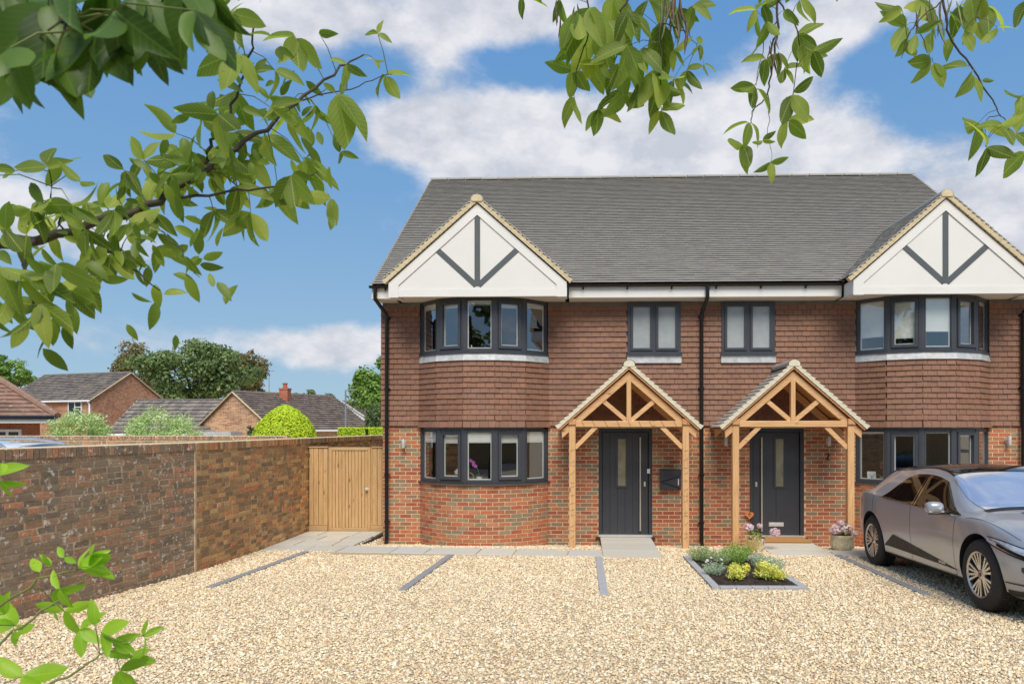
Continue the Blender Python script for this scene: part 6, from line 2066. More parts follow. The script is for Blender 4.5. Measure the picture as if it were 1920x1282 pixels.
def build_car(name, M, label, paint, detail=True):
    car = tag(empty(name, (0, 0, 0)), label, 'car')
    def put(m, part, mat, parent=None, smooth=True, recalc=True, sharp=35):
        me = m.mesh(part, mat, recalc=recalc)
        me.transform(M)
        o = link(part, me, parent or car)
        if smooth: auto_smooth(o, sharp)
        return o
    # body: loft of rings, then the wheel arches cut out
    ys = []
    for a, b in zip(KY, KY[1:]):
        k = max(2, int((b - a) / 0.035))
        ys += [a + (b - a) * i / k for i in range(k)]
    ys.append(KY[-1])
    ts = [0, .5, 1, 1.5, 2] + [2 + (i + 1) / 6 for i in range(42)]
    ts[-1] = 9.0
    rows = []
    m = MB()
    for y in ys:
        right = [car_pt(y, t) for t in ts]
        ring = right + [Vector((-p.x, p.y, p.z)) for p in reversed(right[1:-1])]
        rows.append(ring)
    n = len(rows[0])
    vs = [p for r in rows for p in r]
    fs = [(j * n + i, j * n + (i + 1) % n, (j + 1) * n + (i + 1) % n, (j + 1) * n + i) for j in range(len(rows) - 1) for i in range(n)]
    fs.append(tuple(range(n))); fs.append(tuple((len(rows) - 1) * n + i for i in range(n - 1, -1, -1)))
    m.add(vs, fs)
    me = m.mesh('body', paint)
    if detail:
        bo = bpy.data.objects.new('tmp_body', me); col.objects.link(bo)
        cut = MB()
        for ya in (0.0, WB):
            for s in (-1, 1):
                k = 40
                prof = [(ya + .425 * math.cos(2 * math.pi * i / k), WR + .02 + .425 * math.sin(2 * math.pi * i / k)) for i in range(k)]
                cut.prism(prof, s * .58, s * 1.3, 'YZ')
        cme = cut.mesh('tmp_cut', 'cladding')
        co = bpy.data.objects.new('tmp_cut', cme); col.objects.link(co)
        me.materials.append(MAT['cladding'])
        md = bo.modifiers.new('b', 'BOOLEAN'); md.operation = 'DIFFERENCE'; md.object = co; md.solver = 'EXACT'
        md.material_mode = 'TRANSFER'
        dg = bpy.context.evaluated_depsgraph_get()
        me2 = bpy.data.meshes.new_from_object(bo.evaluated_get(dg))
        bpy.data.objects.remove(bo); bpy.data.objects.remove(co)
        me = me2; me.name = 'body'
    me.transform(M)
    body = link('body', me, car)
    auto_smooth(body, 30)
    def patch(part, mat, y0, y1, tl, tu, off, side, ny=40, nt=10, parent=None, thick=True):
        """a panel that follows the body between two edge curves"""
        q = MB(); V = []
        for j in range(ny + 1):
            y = y0 + (y1 - y0) * j / ny
            a, b = tl(y), tu(y)
            for i in range(nt + 1):
                t = a + (b - a) * i / nt
                p = car_pt(y, t) + car_nrm(y, t) * off
                V.append(Vector((p.x * side, p.y, p.z)))
        F = [(j * (nt + 1) + i, j * (nt + 1) + i + 1, (j + 1) * (nt + 1) + i + 1, (j + 1) * (nt + 1) + i) for j in range(ny) for i in range(nt)]
        q.add(V, F)
        return put(q, part, mat, parent, sharp=60)
    def band(part, mat, curve, w, off, side, parent=None, both=False):
        """a thin strip along a curve of (y, t) points"""
        q = MB(); V = []
        pts = [car_pt(y, t) + car_nrm(y, t) * off for y, t in curve]
        for i, (y, t) in enumerate(curve):
            d = (pts[min(i + 1, len(pts) - 1)] - pts[max(0, i - 1)]).normalized()
            s = d.cross(car_nrm(y, t)).normalized() * w / 2
            for e in (-1, 1):
                p = pts[i] + s * e; V.append(Vector((p.x * side, p.y, p.z)))
        q.add(V, [(2 * i, 2 * i + 1, 2 * i + 3, 2 * i + 2) for i in range(len(pts) - 1)])
        return put(q, part, mat, parent, sharp=60)
    def lerp(a, b, t): return a + (b - a) * t
    sides = (-1, 1)
    for s in sides:
        tl = lambda y: 5.12 if y < 2.5 else lerp(5.12, 5.45, (y - 2.5) / .34)
        def tu(y):
            if y < 1.15: return lerp(5.18, 6.83, (max(0.0, y - .45) / .70) ** .42)
            if y > 2.1: return lerp(6.83, 5.47, ((min(y, 2.84) - 2.1) / .74) ** 2.0)
            return 6.83
        def rim(y): return min(6.95, tu(y) + .10)
        patch('window_surround', 'gloss_black', .42, 2.87, lambda y: tl(max(.45, min(2.84, y))) - .05, lambda y: min(6.95, tu(max(.451, min(2.84, y))) + .09), .003, s)
        def part_of(a, b): return patch('side_window', 'car_glass', a, b, lambda y: tl(y) + .02, lambda y: max(tl(y) + .03, tu(y) - .02), .006, s)
        part_of(.47, .80); part_of(.825, 1.66); part_of(1.74, 2.42); part_of(2.445, 2.81)
        for yb in (1.665, 1.735):
            band('pillar_trim', 'chrome', [(yb + .02 * (t / 10 - .5), tl(yb) + (tu(yb) - tl(yb)) * t / 10) for t in range(11)], .012, .009, s)
        band('pillar_trim', 'chrome', [(2.432 - .08 * (t / 10 - .5), tl(2.4) + (tu(2.4) - tl(2.4)) * t / 10) for t in range(11)], .012, .009, s)
        band('pillar_trim', 'gloss_black', [(.812 - .015 * (t / 10 - .5), tl(.81) + (tu(.81) - tl(.81)) * t / 10) for t in range(11)], .02, .008, s)
        if detail:
            # shut lines
            for pts in ([(.52 + .03 * math.sin(q / 14 * 3.1), 2.1 + 2.9 * q / 14) for q in range(15)], [(1.70, 2.1 + 2.95 * q / 14) for q in range(15)],
                        [(2.60 + (.26 if q > 5 else .26 * q / 5) * 1.0 + .06 * math.sin(q / 14 * 3), 2.1 + 3.0 * q / 14) for q in range(15)],
                        [(.52 + 2.1 * q / 20, 2.08) for q in range(21)]):
                band('shut_line', 'gloss_black', pts, .009, .0012, s)
            # dark insert along the sill
            def zl(y): return lerp(.345, .375, (y - .5) / 2.05)
            def zu(y): return lerp(.35, .56, min(1, (y - .5) / 1.75)) if y < 2.25 else lerp(.56, .38, (y - 2.25) / .3)
            patch('sill_insert', 'cladding', .50, 2.55, lambda y: t_of_z(y, zl(y)), lambda y: t_of_z(y, max(zl(y) + .004, zu(y))), .005, s, 40, 4)
            patch('lower_cladding', 'cladding', .43, 2.57, lambda y: 1.02, lambda y: 2.0, .006, s, 30, 2)
            # flush handles
            for ya, yb, z in ((1.12, 1.34, .84), (2.12, 2.34, .87)):
                patch('door_handle', paint, ya, yb, lambda y: t_of_z(y, z - .018), lambda y: t_of_z(y, z + .018), .004, s, 10, 3)
            # head lamp and corner intake
            patch('head_lamp', 'lamp_lens', -.80, -.20, lambda y: t_of_z(y, lerp(.615, .765, (y + .80) / .6)), lambda y: t_of_z(y, lerp(.71, .815, (y + .80) / .6) + .022 * math.sin((y + .8) / .6 * math.pi)), .004, s, 30, 6)
            band('lamp_trim', 'gloss_black', [(-.80 + .6 * q / 20, t_of_z(-.80 + .6 * q / 20, lerp(.612, .762, q / 20))) for q in range(21)], .016, .006, s)
            band('lamp_trim', 'gloss_black', [(-.80 + .6 * q / 20, t_of_z(-.80 + .6 * q / 20, lerp(.713, .818, q / 20) + .022 * math.sin(q / 20 * math.pi))) for q in range(21)], .010, .006, s)
            patch('corner_intake', 'gloss_black', -.848, -.66, lambda y: t_of_z(y, lerp(.42, .52, (y + .848) / .188)), lambda y: t_of_z(y, lerp(.585, .565, (y + .848) / .188)), .004, s, 14, 6)
            patch('splitter', 'cladding', -.84, -.44, lambda y: 1.6, lambda y: 2.25, .006, s, 16, 4)
            band('splitter_trim', 'gloss_black', [(-.84 + .40 * q / 12, t_of_z(-.84 + .4 * q / 12, .385)) for q in range(13)], .014, .007, s)
            band('fender_line', 'gloss_black', [(-.62 + .92 * q / 20, 5.0 + .35 * math.sin(q / 20 * 3.1)) for q in range(21)], .005, .0012, s)
            # lamp internals and a bright running-light blade
            band('running_light', 'chrome', [(-.74 + .50 * q / 16, t_of_z(-.74 + .50 * q / 16, lerp(.69, .80, q / 16))) for q in range(17)], .014, .007, s)
            band('lamp_bezel', 'gloss_black', [(-.72 + .36 * q / 12, t_of_z(-.72 + .36 * q / 12, lerp(.655, .755, q / 12))) for q in range(13)], .030, .0055, s)
            band('shoulder_line', 'chrome', [(.47 + 2.36 * q / 30, tl(.47 + 2.36 * q / 30) - .06) for q in range(31)], .010, .006, s)
            # door mirror
            y, z = .78, 1.045
            q = MB()
            N1, N2 = 16, 10
            V = []
            for i in range(N2 + 1):
                ph = math.pi * i / N2 - math.pi / 2
                for k in range(N1):
                    th = 2 * math.pi * k / N1
                    cx_, sx_ = math.copysign(abs(math.cos(th)) ** .7, math.cos(th)), math.copysign(abs(math.sin(th)) ** .7, math.sin(th))
                    V.append(Vector((s * (1.035 + .105 * math.cos(ph) ** .7 * cx_), y + .085 * math.copysign(abs(math.sin(ph)) ** .8, math.sin(ph)), z + .075 * math.cos(ph) ** .7 * sx_)))
            F = [(i * N1 + k, i * N1 + (k + 1) % N1, (i + 1) * N1 + (k + 1) % N1, (i + 1) * N1 + k) for i in range(N2) for k in range(N1)]
            q.add(V, F); mir = put(q, 'door_mirror', paint, sharp=70)
            q = MB(); q.tube([(s * .88, y, z - .055), (s * 1.0, y, z - .065), (s * 1.1, y, z - .06)], .022, 8); put(q, 'mirror_arm', 'gloss_black', mir)
            q = MB(); q.box(*sorted((s * .95, s * 1.125)), y - .07, y - .04, z - .05, z - .035); put(q, 'indicator', 'lamp_lens', mir, False)
    # screen, roof and rear glass run right across
    def across(part, mat, y0, y1, t0, off, ny=24, nt=12):
        q = MB(); V = []
        for j in range(ny + 1):
            y = y0 + (y1 - y0) * j / ny
            tt = t0(y)
            row = [car_pt(y, tt + (9 - tt) * i / nt) + car_nrm(y, min(8.9, tt + (9 - tt) * i / nt)) * off for i in range(nt + 1)]
            row = row + [Vector((-p.x, p.y, p.z)) for p in reversed(row[:-1])]
            V += row
        w = 2 * nt + 1
        q.add(V, [(j * w + i, j * w + i + 1, (j + 1) * w + i + 1, (j + 1) * w + i) for j in range(ny) for i in range(w - 1)])
        return put(q, part, mat, sharp=60)
    across('windscreen', 'windscreen_glass', .30, 1.10, lambda y: 7.18, .006)
    across('roof_panel', 'gloss_black' if detail else paint, 1.13, 2.95, lambda y: 7.35, .006)
    across('rear_window', 'car_glass', 3.0, 3.55, lambda y: 7.4, .006)
    across('cowl', 'cladding', .20, .295, lambda y: 7.0, .005, 6)
    if detail:
        across('bonnet_scoop', 'cladding', -.12, .02, lambda y: 7.9, .004, 6)
        # nose: grille and lower grille
        q = MB(); q.prism([(-.36, .50), (.36, .50), (.42, .62), (.30, .68), (-.30, .68), (-.42, .62)], -.868, -.861, 'XZ'); put(q, 'grille', 'gloss_black', smooth=False)
        q = MB(); q.prism([(-.40, .36), (.40, .36), (.44, .42), (-.44, .42)], -.868, -.861, 'XZ'); put(q, 'lower_grille', 'gloss_black', smooth=False)
        q = MB(); q.lathe([(0, 0), (.045, 0), (.04, .008), (0, .01)], 18, Matrix.Translation((0, -.869, .60)) @ Matrix.Rotation(R(90), 4, 'X')); put(q, 'badge', 'badge_red')
        patch('tail_lamp', 'tail_lens', 3.45, 3.80, lambda y: t_of_z(y, .93), lambda y: t_of_z(y, 1.0), .004, -1, 12, 4)
        patch('tail_lamp', 'tail_lens', 3.45, 3.80, lambda y: t_of_z(y, .93), lambda y: t_of_z(y, 1.0), .004, 1, 12, 4)
        q = MB(); q.box(-.58, .58, -.6, 3.3, .14, .199); put(q, 'underbody', 'cladding', smooth=False)
    else:
        for s in sides:
            q = MB(); q.tube([(s * .60, .95, 1.40), (s * .60, 1.1, 1.50), (s * .59, 1.6, 1.575), (s * .575, 2.2, 1.575), (s * .56, 2.75, 1.51), (s * .56, 2.85, 1.45)], .022, 8); put(q, 'roof_rail', 'alloy')
    # wheels
    for ya in (0.0, WB):
        for s in sides:
            W = Matrix.Translation((s * .935, ya, WR)) @ Matrix.Rotation(R(90) * s, 4, 'Y')
            wh = empty('wheel', M @ Vector((s * .935, ya, WR)), car)
            def put2(m, part, mat, sharp=35):
                me = m.mesh(part, mat); me.transform(M)
                return auto_smooth(link(part, me, wh), sharp)
            tw = .235
            q = MB(); q.lathe([(.232, -.02), (.25, 0.002), (.30, .006), (.35, -.002), (.372, -.02), (.381, -.04), (.381, -tw + .04), (.372, -tw + .02), (.35, -tw), (.25, -tw), (.232, -tw + .02)], 64, W)
            tyre = put2(q, 'tyre', 'tyre')
            if detail and s == -1:
                q = MB()
                for k in range(64):
                    a = 2 * math.pi * k / 64
                    for z0, z1 in ((-.045, -.105), (-.125, -.185)):
                        c0, s0 = math.cos(a), math.sin(a); a2 = a + .05
                        pts = []
                        for aa, zz in ((a, z0), (a + .055, z0), (a2 + .055, z1), (a2, z1)):
                            pts.append((aa, zz))
                        vs = [W @ Vector((.3805 * math.cos(aa), .3805 * math.sin(aa), zz)) for aa, zz in pts] + [W @ Vector((.3885 * math.cos(aa), .3885 * math.sin(aa), zz)) for aa, zz in pts]
                        q.hexa(vs)
                put2(q, 'tread', 'tyre')
            q = MB(); q.lathe([(.245, .004), (.236, -.004), (.228, -.03), (.222, -.14), (.245, -.14)], 56, W); put2(q, 'rim', 'alloy_dark'); q = MB(); q.lathe([(.249, .005), (.240, .002), (.231, -.008), (.236, -.012), (.249, -.004)], 56, W, close=True); put2(q, 'rim_lip', 'alloy')
            if not detail: continue
            q = MB(); q.lathe([(0, -.075), (.16, -.075), (.16, -.085), (.222, -.10), (.222, -.13), (0, -.13)], 40, W); put2(q, 'brake_disc', 'alloy_dark')
            for k in range(5):
                for d_, wd in ((-.26, .02), (-.09, .02), (.09, .02), (.26, .02)):
                    a0 = 2 * math.pi * k / 5 + R(18)
                    q = MB()
                    def pr(rr, aa, w, z): return [W @ Vector((rr * math.cos(aa) - w * math.sin(aa) * e, rr * math.sin(aa) + w * math.cos(aa) * e, z)) for e in (-1, 1)]
                    i0 = pr(.055, a0 + d_ * .9, .010, -.018); i1 = pr(.055, a0 + d_ * .9, .010, -.05)
                    o0 = pr(.231, a0 + d_ * 1.55, .013, -.006); o1 = pr(.231, a0 + d_ * 1.55, .013, -.045)
                    q.hexa([i1[0], i1[1], o1[1], o1[0], i0[0], i0[1], o0[1], o0[0]])
                    put2(q, 'spoke', 'alloy')
            q = MB(); q.lathe([(0, -.012), (.03, -.012), (.05, -.018), (.062, -.03), (.062, -.05), (0, -.05)], 24, W); hb = put2(q, 'hub', 'alloy')
            q = MB(); q.lathe([(0, -.006), (.022, -.006), (.026, -.012), (0, -.013)], 18, W); put2(q, 'hub_cap', 'badge_red')
    return car

CX, CY = 5.245, -5.66
zf, zr = ground_z(5, CY) + .016, ground_z(5, CY + WB) - .004
CM = Matrix.Translation((CX, CY, zf)) @ Matrix.Rotation(R(-1.6), 4, 'Z') @ Matrix.Rotation(math.asin((zr - zf) / WB), 4, 'X')
the_car = build_car('parked_car', CM, 'silver-grey electric crossover car parked at the right edge facing the camera', 'car_paint')
# lettering on the sill insert
def car_text():
    y = .86
    p = car_pt(y, t_of_z(y, .375)); n = car_nrm(y, t_of_z(y, .375))
    cu = bpy.data.curves.new('lettering', 'FONT'); cu.body = 'JAGUAR'; cu.size = .042; cu.extrude = .0008; cu.align_x = 'CENTER'; cu.align_y = 'CENTER'; cu.space_character = 1.15
    tmp = bpy.data.objects.new('tmp', cu); col.objects.link(tmp)
    me = bpy.data.meshes.new_from_object(tmp.evaluated_get(bpy.context.evaluated_depsgraph_get())); bpy.data.objects.remove(tmp)
    # reads along the car's right-hand side (facing -X)
    B = Matrix(((0, 0, -1, 0), (-1, 0, 0, 0), (0, 1, 0, 0), (0, 0, 0, 1)))
    me.transform(CM @ Matrix.Translation((-(p.x + .0075), p.y, p.z + .006)) @ B)
    me.materials.clear(); me.materials.append(MAT['chrome'])
    link('lettering', me, the_car)
car_text()
# white car behind the garden wall: only its roof and rail show
VM = Matrix.Translation((-11.75, -2.2, .12)) @ Matrix.Rotation(R(-90), 4, 'Z') @ Matrix.Diagonal((1.15, 1.0, 1.235, 1))
build_car('white_car', VM, 'white car behind the garden wall with only its roof and rail showing', 'white_car_paint', detail=False)

# ------------------------------------------------------------------ overhanging branches
LEAF_MESH = {}
def leaf_variant(mat, k):
    key = (mat, k)
    if key not in LEAF_MESH:
        rng = random.Random(100 + k)
        vs, fs = leaf_shape(1.0, [.225, .20, .245, .215, .185][k], [.12, .3, .05, .42, .2][k], 8, [.25, .5, .12, .35, .7][k])
        sk = rng.uniform(-.12, .12)
        vs = [(x, y + sk * x * x + .012 * math.sin(9 * x + k), z + .03 * math.sin(7 * x + 2 * k) * abs(y) * 4) for x, y, z in vs]
        m = MB(); m.add(vs, fs)
        LEAF_MESH[key] = m.mesh('leaf', mat, smooth=True, recalc=False)
    return LEAF_MESH[key]
RIGHT = Vector((math.cos(YAW), math.sin(YAW), 0)); FWD = Vector((-math.sin(YAW), math.cos(YAW), 0)); UP = Vector((0, 0, 1))
def put_leaf(parent, rng, p, ang, length, mat, tilt=.55):
    a = R(ang)
    d = (RIGHT * math.cos(a) + UP * math.sin(a) + FWD * rng.gauss(0, .28)).normalized()
    n = (-FWD + RIGHT * rng.gauss(0, tilt) + UP * rng.gauss(.25, tilt)).normalized()
    y = n.cross(d).normalized(); n = d.cross(y).normalized()
    if rng.random() < .35: y, n = -y, -n
    M = Matrix((d.to_4d(), y.to_4d(), n.to_4d(), (0, 0, 0, 1))).transposed()
    M[3][0] = M[3][1] = M[3][2] = 0
    M = Matrix.Translation(p) @ M @ Matrix.Diagonal((length, length, length, 1))
    return link('leaf', leaf_variant(mat, rng.randrange(5)), parent, M=M)
def nearest(stems, p):
    best = None
    for st in stems:
        for a, b in zip(st, st[1:]):
            ab = b - a; t = max(0, min(1, (p - a).dot(ab) / max(1e-9, ab.length_squared)))
            q = a + ab * t
            if best is None or (q - p).length < (best - p).length: best = q
    return best
def foliage_group(tree, stems_px, nodes, mat, seed, jitter=.08, twig='twig_bark', r0=.006, tilt=.55, scale=1.0):
    """stems_px: polylines of (px, py, depth); nodes: (px, py, leaf angles, leaf length px, depth)"""
    rng = random.Random(seed)
    stems = []
    for st, ra, rb in stems_px:
        pts = [at(*q) for q in st]
        fine = []
        for a, b in zip(pts, pts[1:]):
            for k in range(4): fine.append(a.lerp(b, k / 4) + Vector((rng.gauss(0, .0025), rng.gauss(0, .0025), rng.gauss(0, .0025))))
        fine.append(pts[-1])
        stems.append(fine)
        m = MB(); m.tube(fine, ra, 7, rb); auto_smooth(m.build('twig', twig, tree), 80)
    pet = MB()
    for px, py, angs, ln, d in nodes:
        d = d + rng.gauss(0, jitter)
        p = at(px, py, d)
        L = ln * d / FOCAL * scale
        for a in angs: put_leaf(tree, rng, p, a + rng.gauss(0, 6), L * rng.uniform(.88, 1.1), mat, tilt)
        q = nearest(stems, p)
        if (q - p).length > .004:
            mid = (p + q) / 2 + Vector((0, 0, (q - p).length * .12))
            pet.tube([q, mid, p], .0011, 4, .0007, cap=False)
    if pet.f: pet.build('leaf_stalks', 'green_stem', tree, kind='stuff', recalc=False)
    return stems, rng

def left_tree():
    base = Vector((-3.3, -12.9, .36))
    t = thing('overhanging_tree', base, 'tree at the upper left whose leafy branch reaches across the sky', 'tree')
    m = MB(); m.tube([base, base + Vector((.05, .05, 1.0)), base + Vector((.0, .02, 2.2)), base + Vector((.15, -.1, 3.6)), base + Vector((.3, -.1, 4.4))], .13, 10, .06); m.build('trunk', 'bark', t)
    fork = base + Vector((.0, .02, 2.2))
    root = at(-140, 478, 1.1)
    m = MB(); limb1 = [fork, fork.lerp(root, .3) + Vector((.02, .03, .07)), fork.lerp(root, .65) + Vector((0, -.03, .04)), root]; m.tube(limb1, .034, 8, .011); m.build('limb', 'bark', t)
    limb_pts = [limb1[k].lerp(limb1[k + 1], f / 12) for k in range(3) for f in range(12)]
    stems = [
        ([(-140, 478, 1.1), (0, 458, 1.12), (75, 450, 1.14), (200, 412, 1.18), (300, 375, 1.22), (350, 340, 1.25), (420, 290, 1.3), (500, 240, 1.34), (570, 180, 1.4), (640, 128, 1.46), (682, 103, 1.5)], .0095, .0016),
        ([(385, 312, 1.27), (400, 265, 1.26), (415, 240, 1.25), (440, 180, 1.24), (470, 90, 1.22), (478, 40, 1.2)], .0035, .0015),
        ([(345, 372, 1.22), (440, 358, 1.24), (540, 345, 1.28), (596, 322, 1.3)], .0028, .001),
        ([(180, 420, 1.17), (205, 470, 1.15), (240, 500, 1.14), (300, 545, 1.15)], .003, .001),
        ([(60, 452, 1.13), (40, 500, 1.05), (60, 560, 1.02), (90, 640, 1.0)], .0035, .001),
        ([(250, 400, 1.2), (310, 440, 1.18), (345, 482, 1.16), (375, 520, 1.15)], .0018, .0006),
        ([(560, 190, 1.39), (640, 170, 1.42), (700, 150, 1.45), (735, 140, 1.46)], .0016, .0006),
        ([(120, 435, 1.16), (100, 380, 1.12), (90, 312, 1.1)], .0018, .0008)]
    N = [(88, 312, [95, 185, 0], 64, 1.1), (232, 318, [140], 62, 1.2), (236, 320, [-62, -100], 58, 1.2), (150, 340, [150, -35], 45, 1.15), (57, 392, [195, 20, -62], 66, 1.08), (135, 385, [175, 15, -55], 62, 1.12),
         (435, 25, [-80, -28, -128], 76, 1.15), (445, 100, [-62, -100, -150], 88, 1.15), (555, 72, [165, -50, -78, -110], 80, 1.35), (598, 62, [-25], 44, 1.36), (650, 122, [150, -92, -28], 40, 1.46), (708, 64, [72, -40, 165], 30, 1.45), (702, 112, [160, -65, -20], 20, 1.48), (722, 142, [22, -118, -58], 56, 1.47),
         (515, 132, [182, -18, -88], 62, 1.3), (632, 176, [-42, -72], 112, 1.38), (590, 196, [-112, -52, -80], 62, 1.38), (583, 276, [95, -92, -58], 40, 1.4), (637, 286, [98, -82, -18], 38, 1.42), (548, 215, [-60, -95, -150], 72, 1.34),
         (620, 372, [168, -62, -82], 62, 1.32), (570, 300, [-62, -30, -95], 100, 1.3), (545, 330, [-50, -80, -120], 88, 1.28), (470, 398, [-92, -60, -125], 72, 1.26), (520, 345, [-75, -110, -35], 80, 1.26), (445, 352, [-100, -68, -20], 76, 1.25), (400, 395, [-82, -112, -40], 72, 1.22),
         (495, 255, [-80, -120, -30], 78, 1.32), (470, 300, [-95, -45, -150], 70, 1.3), (425, 290, [160, -60, -110], 66, 1.28), (380, 225, [150, -75, -20], 78, 1.25), (410, 215, [-90, -40, 170], 74, 1.25), (440, 170, [-70, -110, -150], 80, 1.23), (365, 290, [185, -95, -40], 70, 1.24), (340, 300, [140, 190, -70], 68, 1.24), (310, 345, [-60, -110, 170], 62, 1.22),
         (290, 400, [-50, -95, 160], 60, 1.2), (240, 420, [-55, -110, 20], 64, 1.18), (200, 390, [120, 60, 175], 56, 1.18), (160, 430, [-45, -100, 150], 60, 1.16), (100, 440, [110, 60, -70], 62, 1.14), (50, 440, [120, -80, 60], 66, 1.1), (10, 430, [60, 130, -60], 70, 1.06),
         (232, 470, [-72, -35, 190], 64, 1.15), (310, 458, [-115, -42], 62, 1.16), (345, 480, [-60], 46, 1.16), (150, 515, [-30, -62, -100], 76, 1.08), (105, 495, [-75, -98, -30], 82, 1.06), (40, 515, [-38, -62, -112], 108, 1.0), (75, 570, [-38, -75, -112], 88, 1.0), (50, 608, [-100], 58, 1.0), (135, 545, [-25, -62, -100], 72, 1.06), (15, 560, [-60, -100, -20], 100, .98), (0, 500, [-30, -80], 100, .98), (170, 480, [-70, -110, -20], 62, 1.14), (30, 320, [180, 200], 45, 1.1), (-30, 330, [0], 44, 1.08), (270, 300, [120, 60], 52, 1.22), (330, 250, [130, 200], 70, 1.23)]
    q = random.Random(9)
    spine = [(60, 450), (200, 412), (300, 375), (350, 340), (420, 290), (500, 240), (570, 180)]
    for i in range(26):
        u = q.uniform(0, len(spine) - 1.01); k = int(u); f = u - k
        x = spine[k][0] + (spine[k + 1][0] - spine[k][0]) * f + q.gauss(0, 26); y = spine[k][1] + (spine[k + 1][1] - spine[k][1]) * f + q.gauss(10, 42)
        a = q.choice([-90, -60, -120, 150, 60, -30]) + q.gauss(0, 15)
        N.append((x, y, [a, a + 55, a - 60][:q.choice([2, 3, 3])], q.uniform(42, 66), 1.12 + x / 2000))
    st, rng = foliage_group(t, stems, N, 'laburnum_leaf', 41, .06, scale=.92)
    # finer leaves filling the branch
    fine = MB(); q = random.Random(77)
    allst = [p for s_ in st for p in s_ if frame_px(p) and -60 < frame_px(p)[0] < 620]
    for i in range(560):
        if i < 230: p = q.choice(allst) + Vector((q.gauss(0, .035), q.gauss(0, .05), q.gauss(-.008, .035)))
        else: p = q.choice(limb_pts) + Vector((q.gauss(-.03, .09), q.gauss(0, .12), q.gauss(0, .12)))
        L = q.uniform(.026, .048) if i < 230 else q.uniform(.04, .065)
        if i >= 230 and in_frame(p): continue
        a = R(q.choice([-90, -60, -120, -30, 150, 60]) + q.gauss(0, 22))
        d = (RIGHT * math.cos(a) + UP * math.sin(a) + FWD * q.gauss(0, .35)).normalized()
        n = (-FWD + RIGHT * q.gauss(0, .6) + UP * q.gauss(.25, .6)).normalized(); y = n.cross(d).normalized(); n = d.cross(y)
        vs, fs = leaf_shape(L, L * .2, q.uniform(.05, .35), 6, q.uniform(.1, .5))
        fine.add([p + d * v[0] + y * v[1] + n * v[2] for v in vs], fs, q.random())
    fine.build('small_leaves', 'small_leaf', t, kind='stuff', smooth=True, attr=True, recalc=False)
    # the dark canopy close to the lens
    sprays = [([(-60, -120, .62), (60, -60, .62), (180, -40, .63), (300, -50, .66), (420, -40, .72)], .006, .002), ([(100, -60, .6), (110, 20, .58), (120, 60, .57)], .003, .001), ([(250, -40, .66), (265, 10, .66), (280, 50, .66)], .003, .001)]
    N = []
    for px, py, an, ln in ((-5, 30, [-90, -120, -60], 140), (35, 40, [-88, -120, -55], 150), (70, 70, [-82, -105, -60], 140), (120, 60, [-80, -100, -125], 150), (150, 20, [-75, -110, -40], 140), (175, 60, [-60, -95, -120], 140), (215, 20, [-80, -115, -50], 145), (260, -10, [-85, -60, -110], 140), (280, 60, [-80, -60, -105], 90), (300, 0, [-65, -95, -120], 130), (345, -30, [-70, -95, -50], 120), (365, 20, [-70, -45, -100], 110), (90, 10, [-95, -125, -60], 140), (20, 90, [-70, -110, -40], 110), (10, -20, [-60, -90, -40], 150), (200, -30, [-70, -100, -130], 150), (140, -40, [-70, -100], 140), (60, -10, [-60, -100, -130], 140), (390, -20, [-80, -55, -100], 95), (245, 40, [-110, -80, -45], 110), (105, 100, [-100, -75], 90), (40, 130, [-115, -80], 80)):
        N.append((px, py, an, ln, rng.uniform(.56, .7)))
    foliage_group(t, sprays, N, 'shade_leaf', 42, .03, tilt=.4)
    m = MB(); a = at(-60, -120, .62); m.tube([base + Vector((.15, -.1, 3.6)), (base + Vector((.15, -.1, 3.6))).lerp(a, .5) + Vector((0, 0, .15)), a], .03, 8, .007); m.build('limb', 'bark', t)
left_tree()

def pods(tree, rng, px, py, d, n, spread, ln, mats=('dry_pod', 'green_pod')):
    for i in range(n):
        x, y = px + rng.gauss(0, spread), py + rng.uniform(-30, 25)
        p = at(x, y, d + rng.gauss(0, .04)); L = ln * rng.uniform(.7, 1.2) * d / FOCAL
        w = L * .045
        s = Vector((rng.gauss(0, .12), rng.gauss(0, .12), -1)).normalized(); q = s.cross(FWD).normalized()
        vs, fs = [], []
        k = 6
        for j in range(k + 1):
            t = j / k; ww = w * (math.sin(math.pi * min(1, t * 1.05)) ** .5 if 0 < t < .95 else .15) * (1 + .25 * math.sin(t * 19))
            c = p + s * L * t + q * .08 * L * math.sin(3 * t + i)
            vs += [c - q * ww, c - FWD * ww * .35, c + q * ww, c + FWD * ww * .35]
        for j in range(k):
            for e in range(4): fs.append((4 * j + e, 4 * j + (e + 1) % 4, 4 * j + 4 + (e + 1) % 4, 4 * j + 4 + e))
        m = MB(); m.add(vs, fs); m.build('seed_pod', rng.choice(mats), tree, smooth=True)

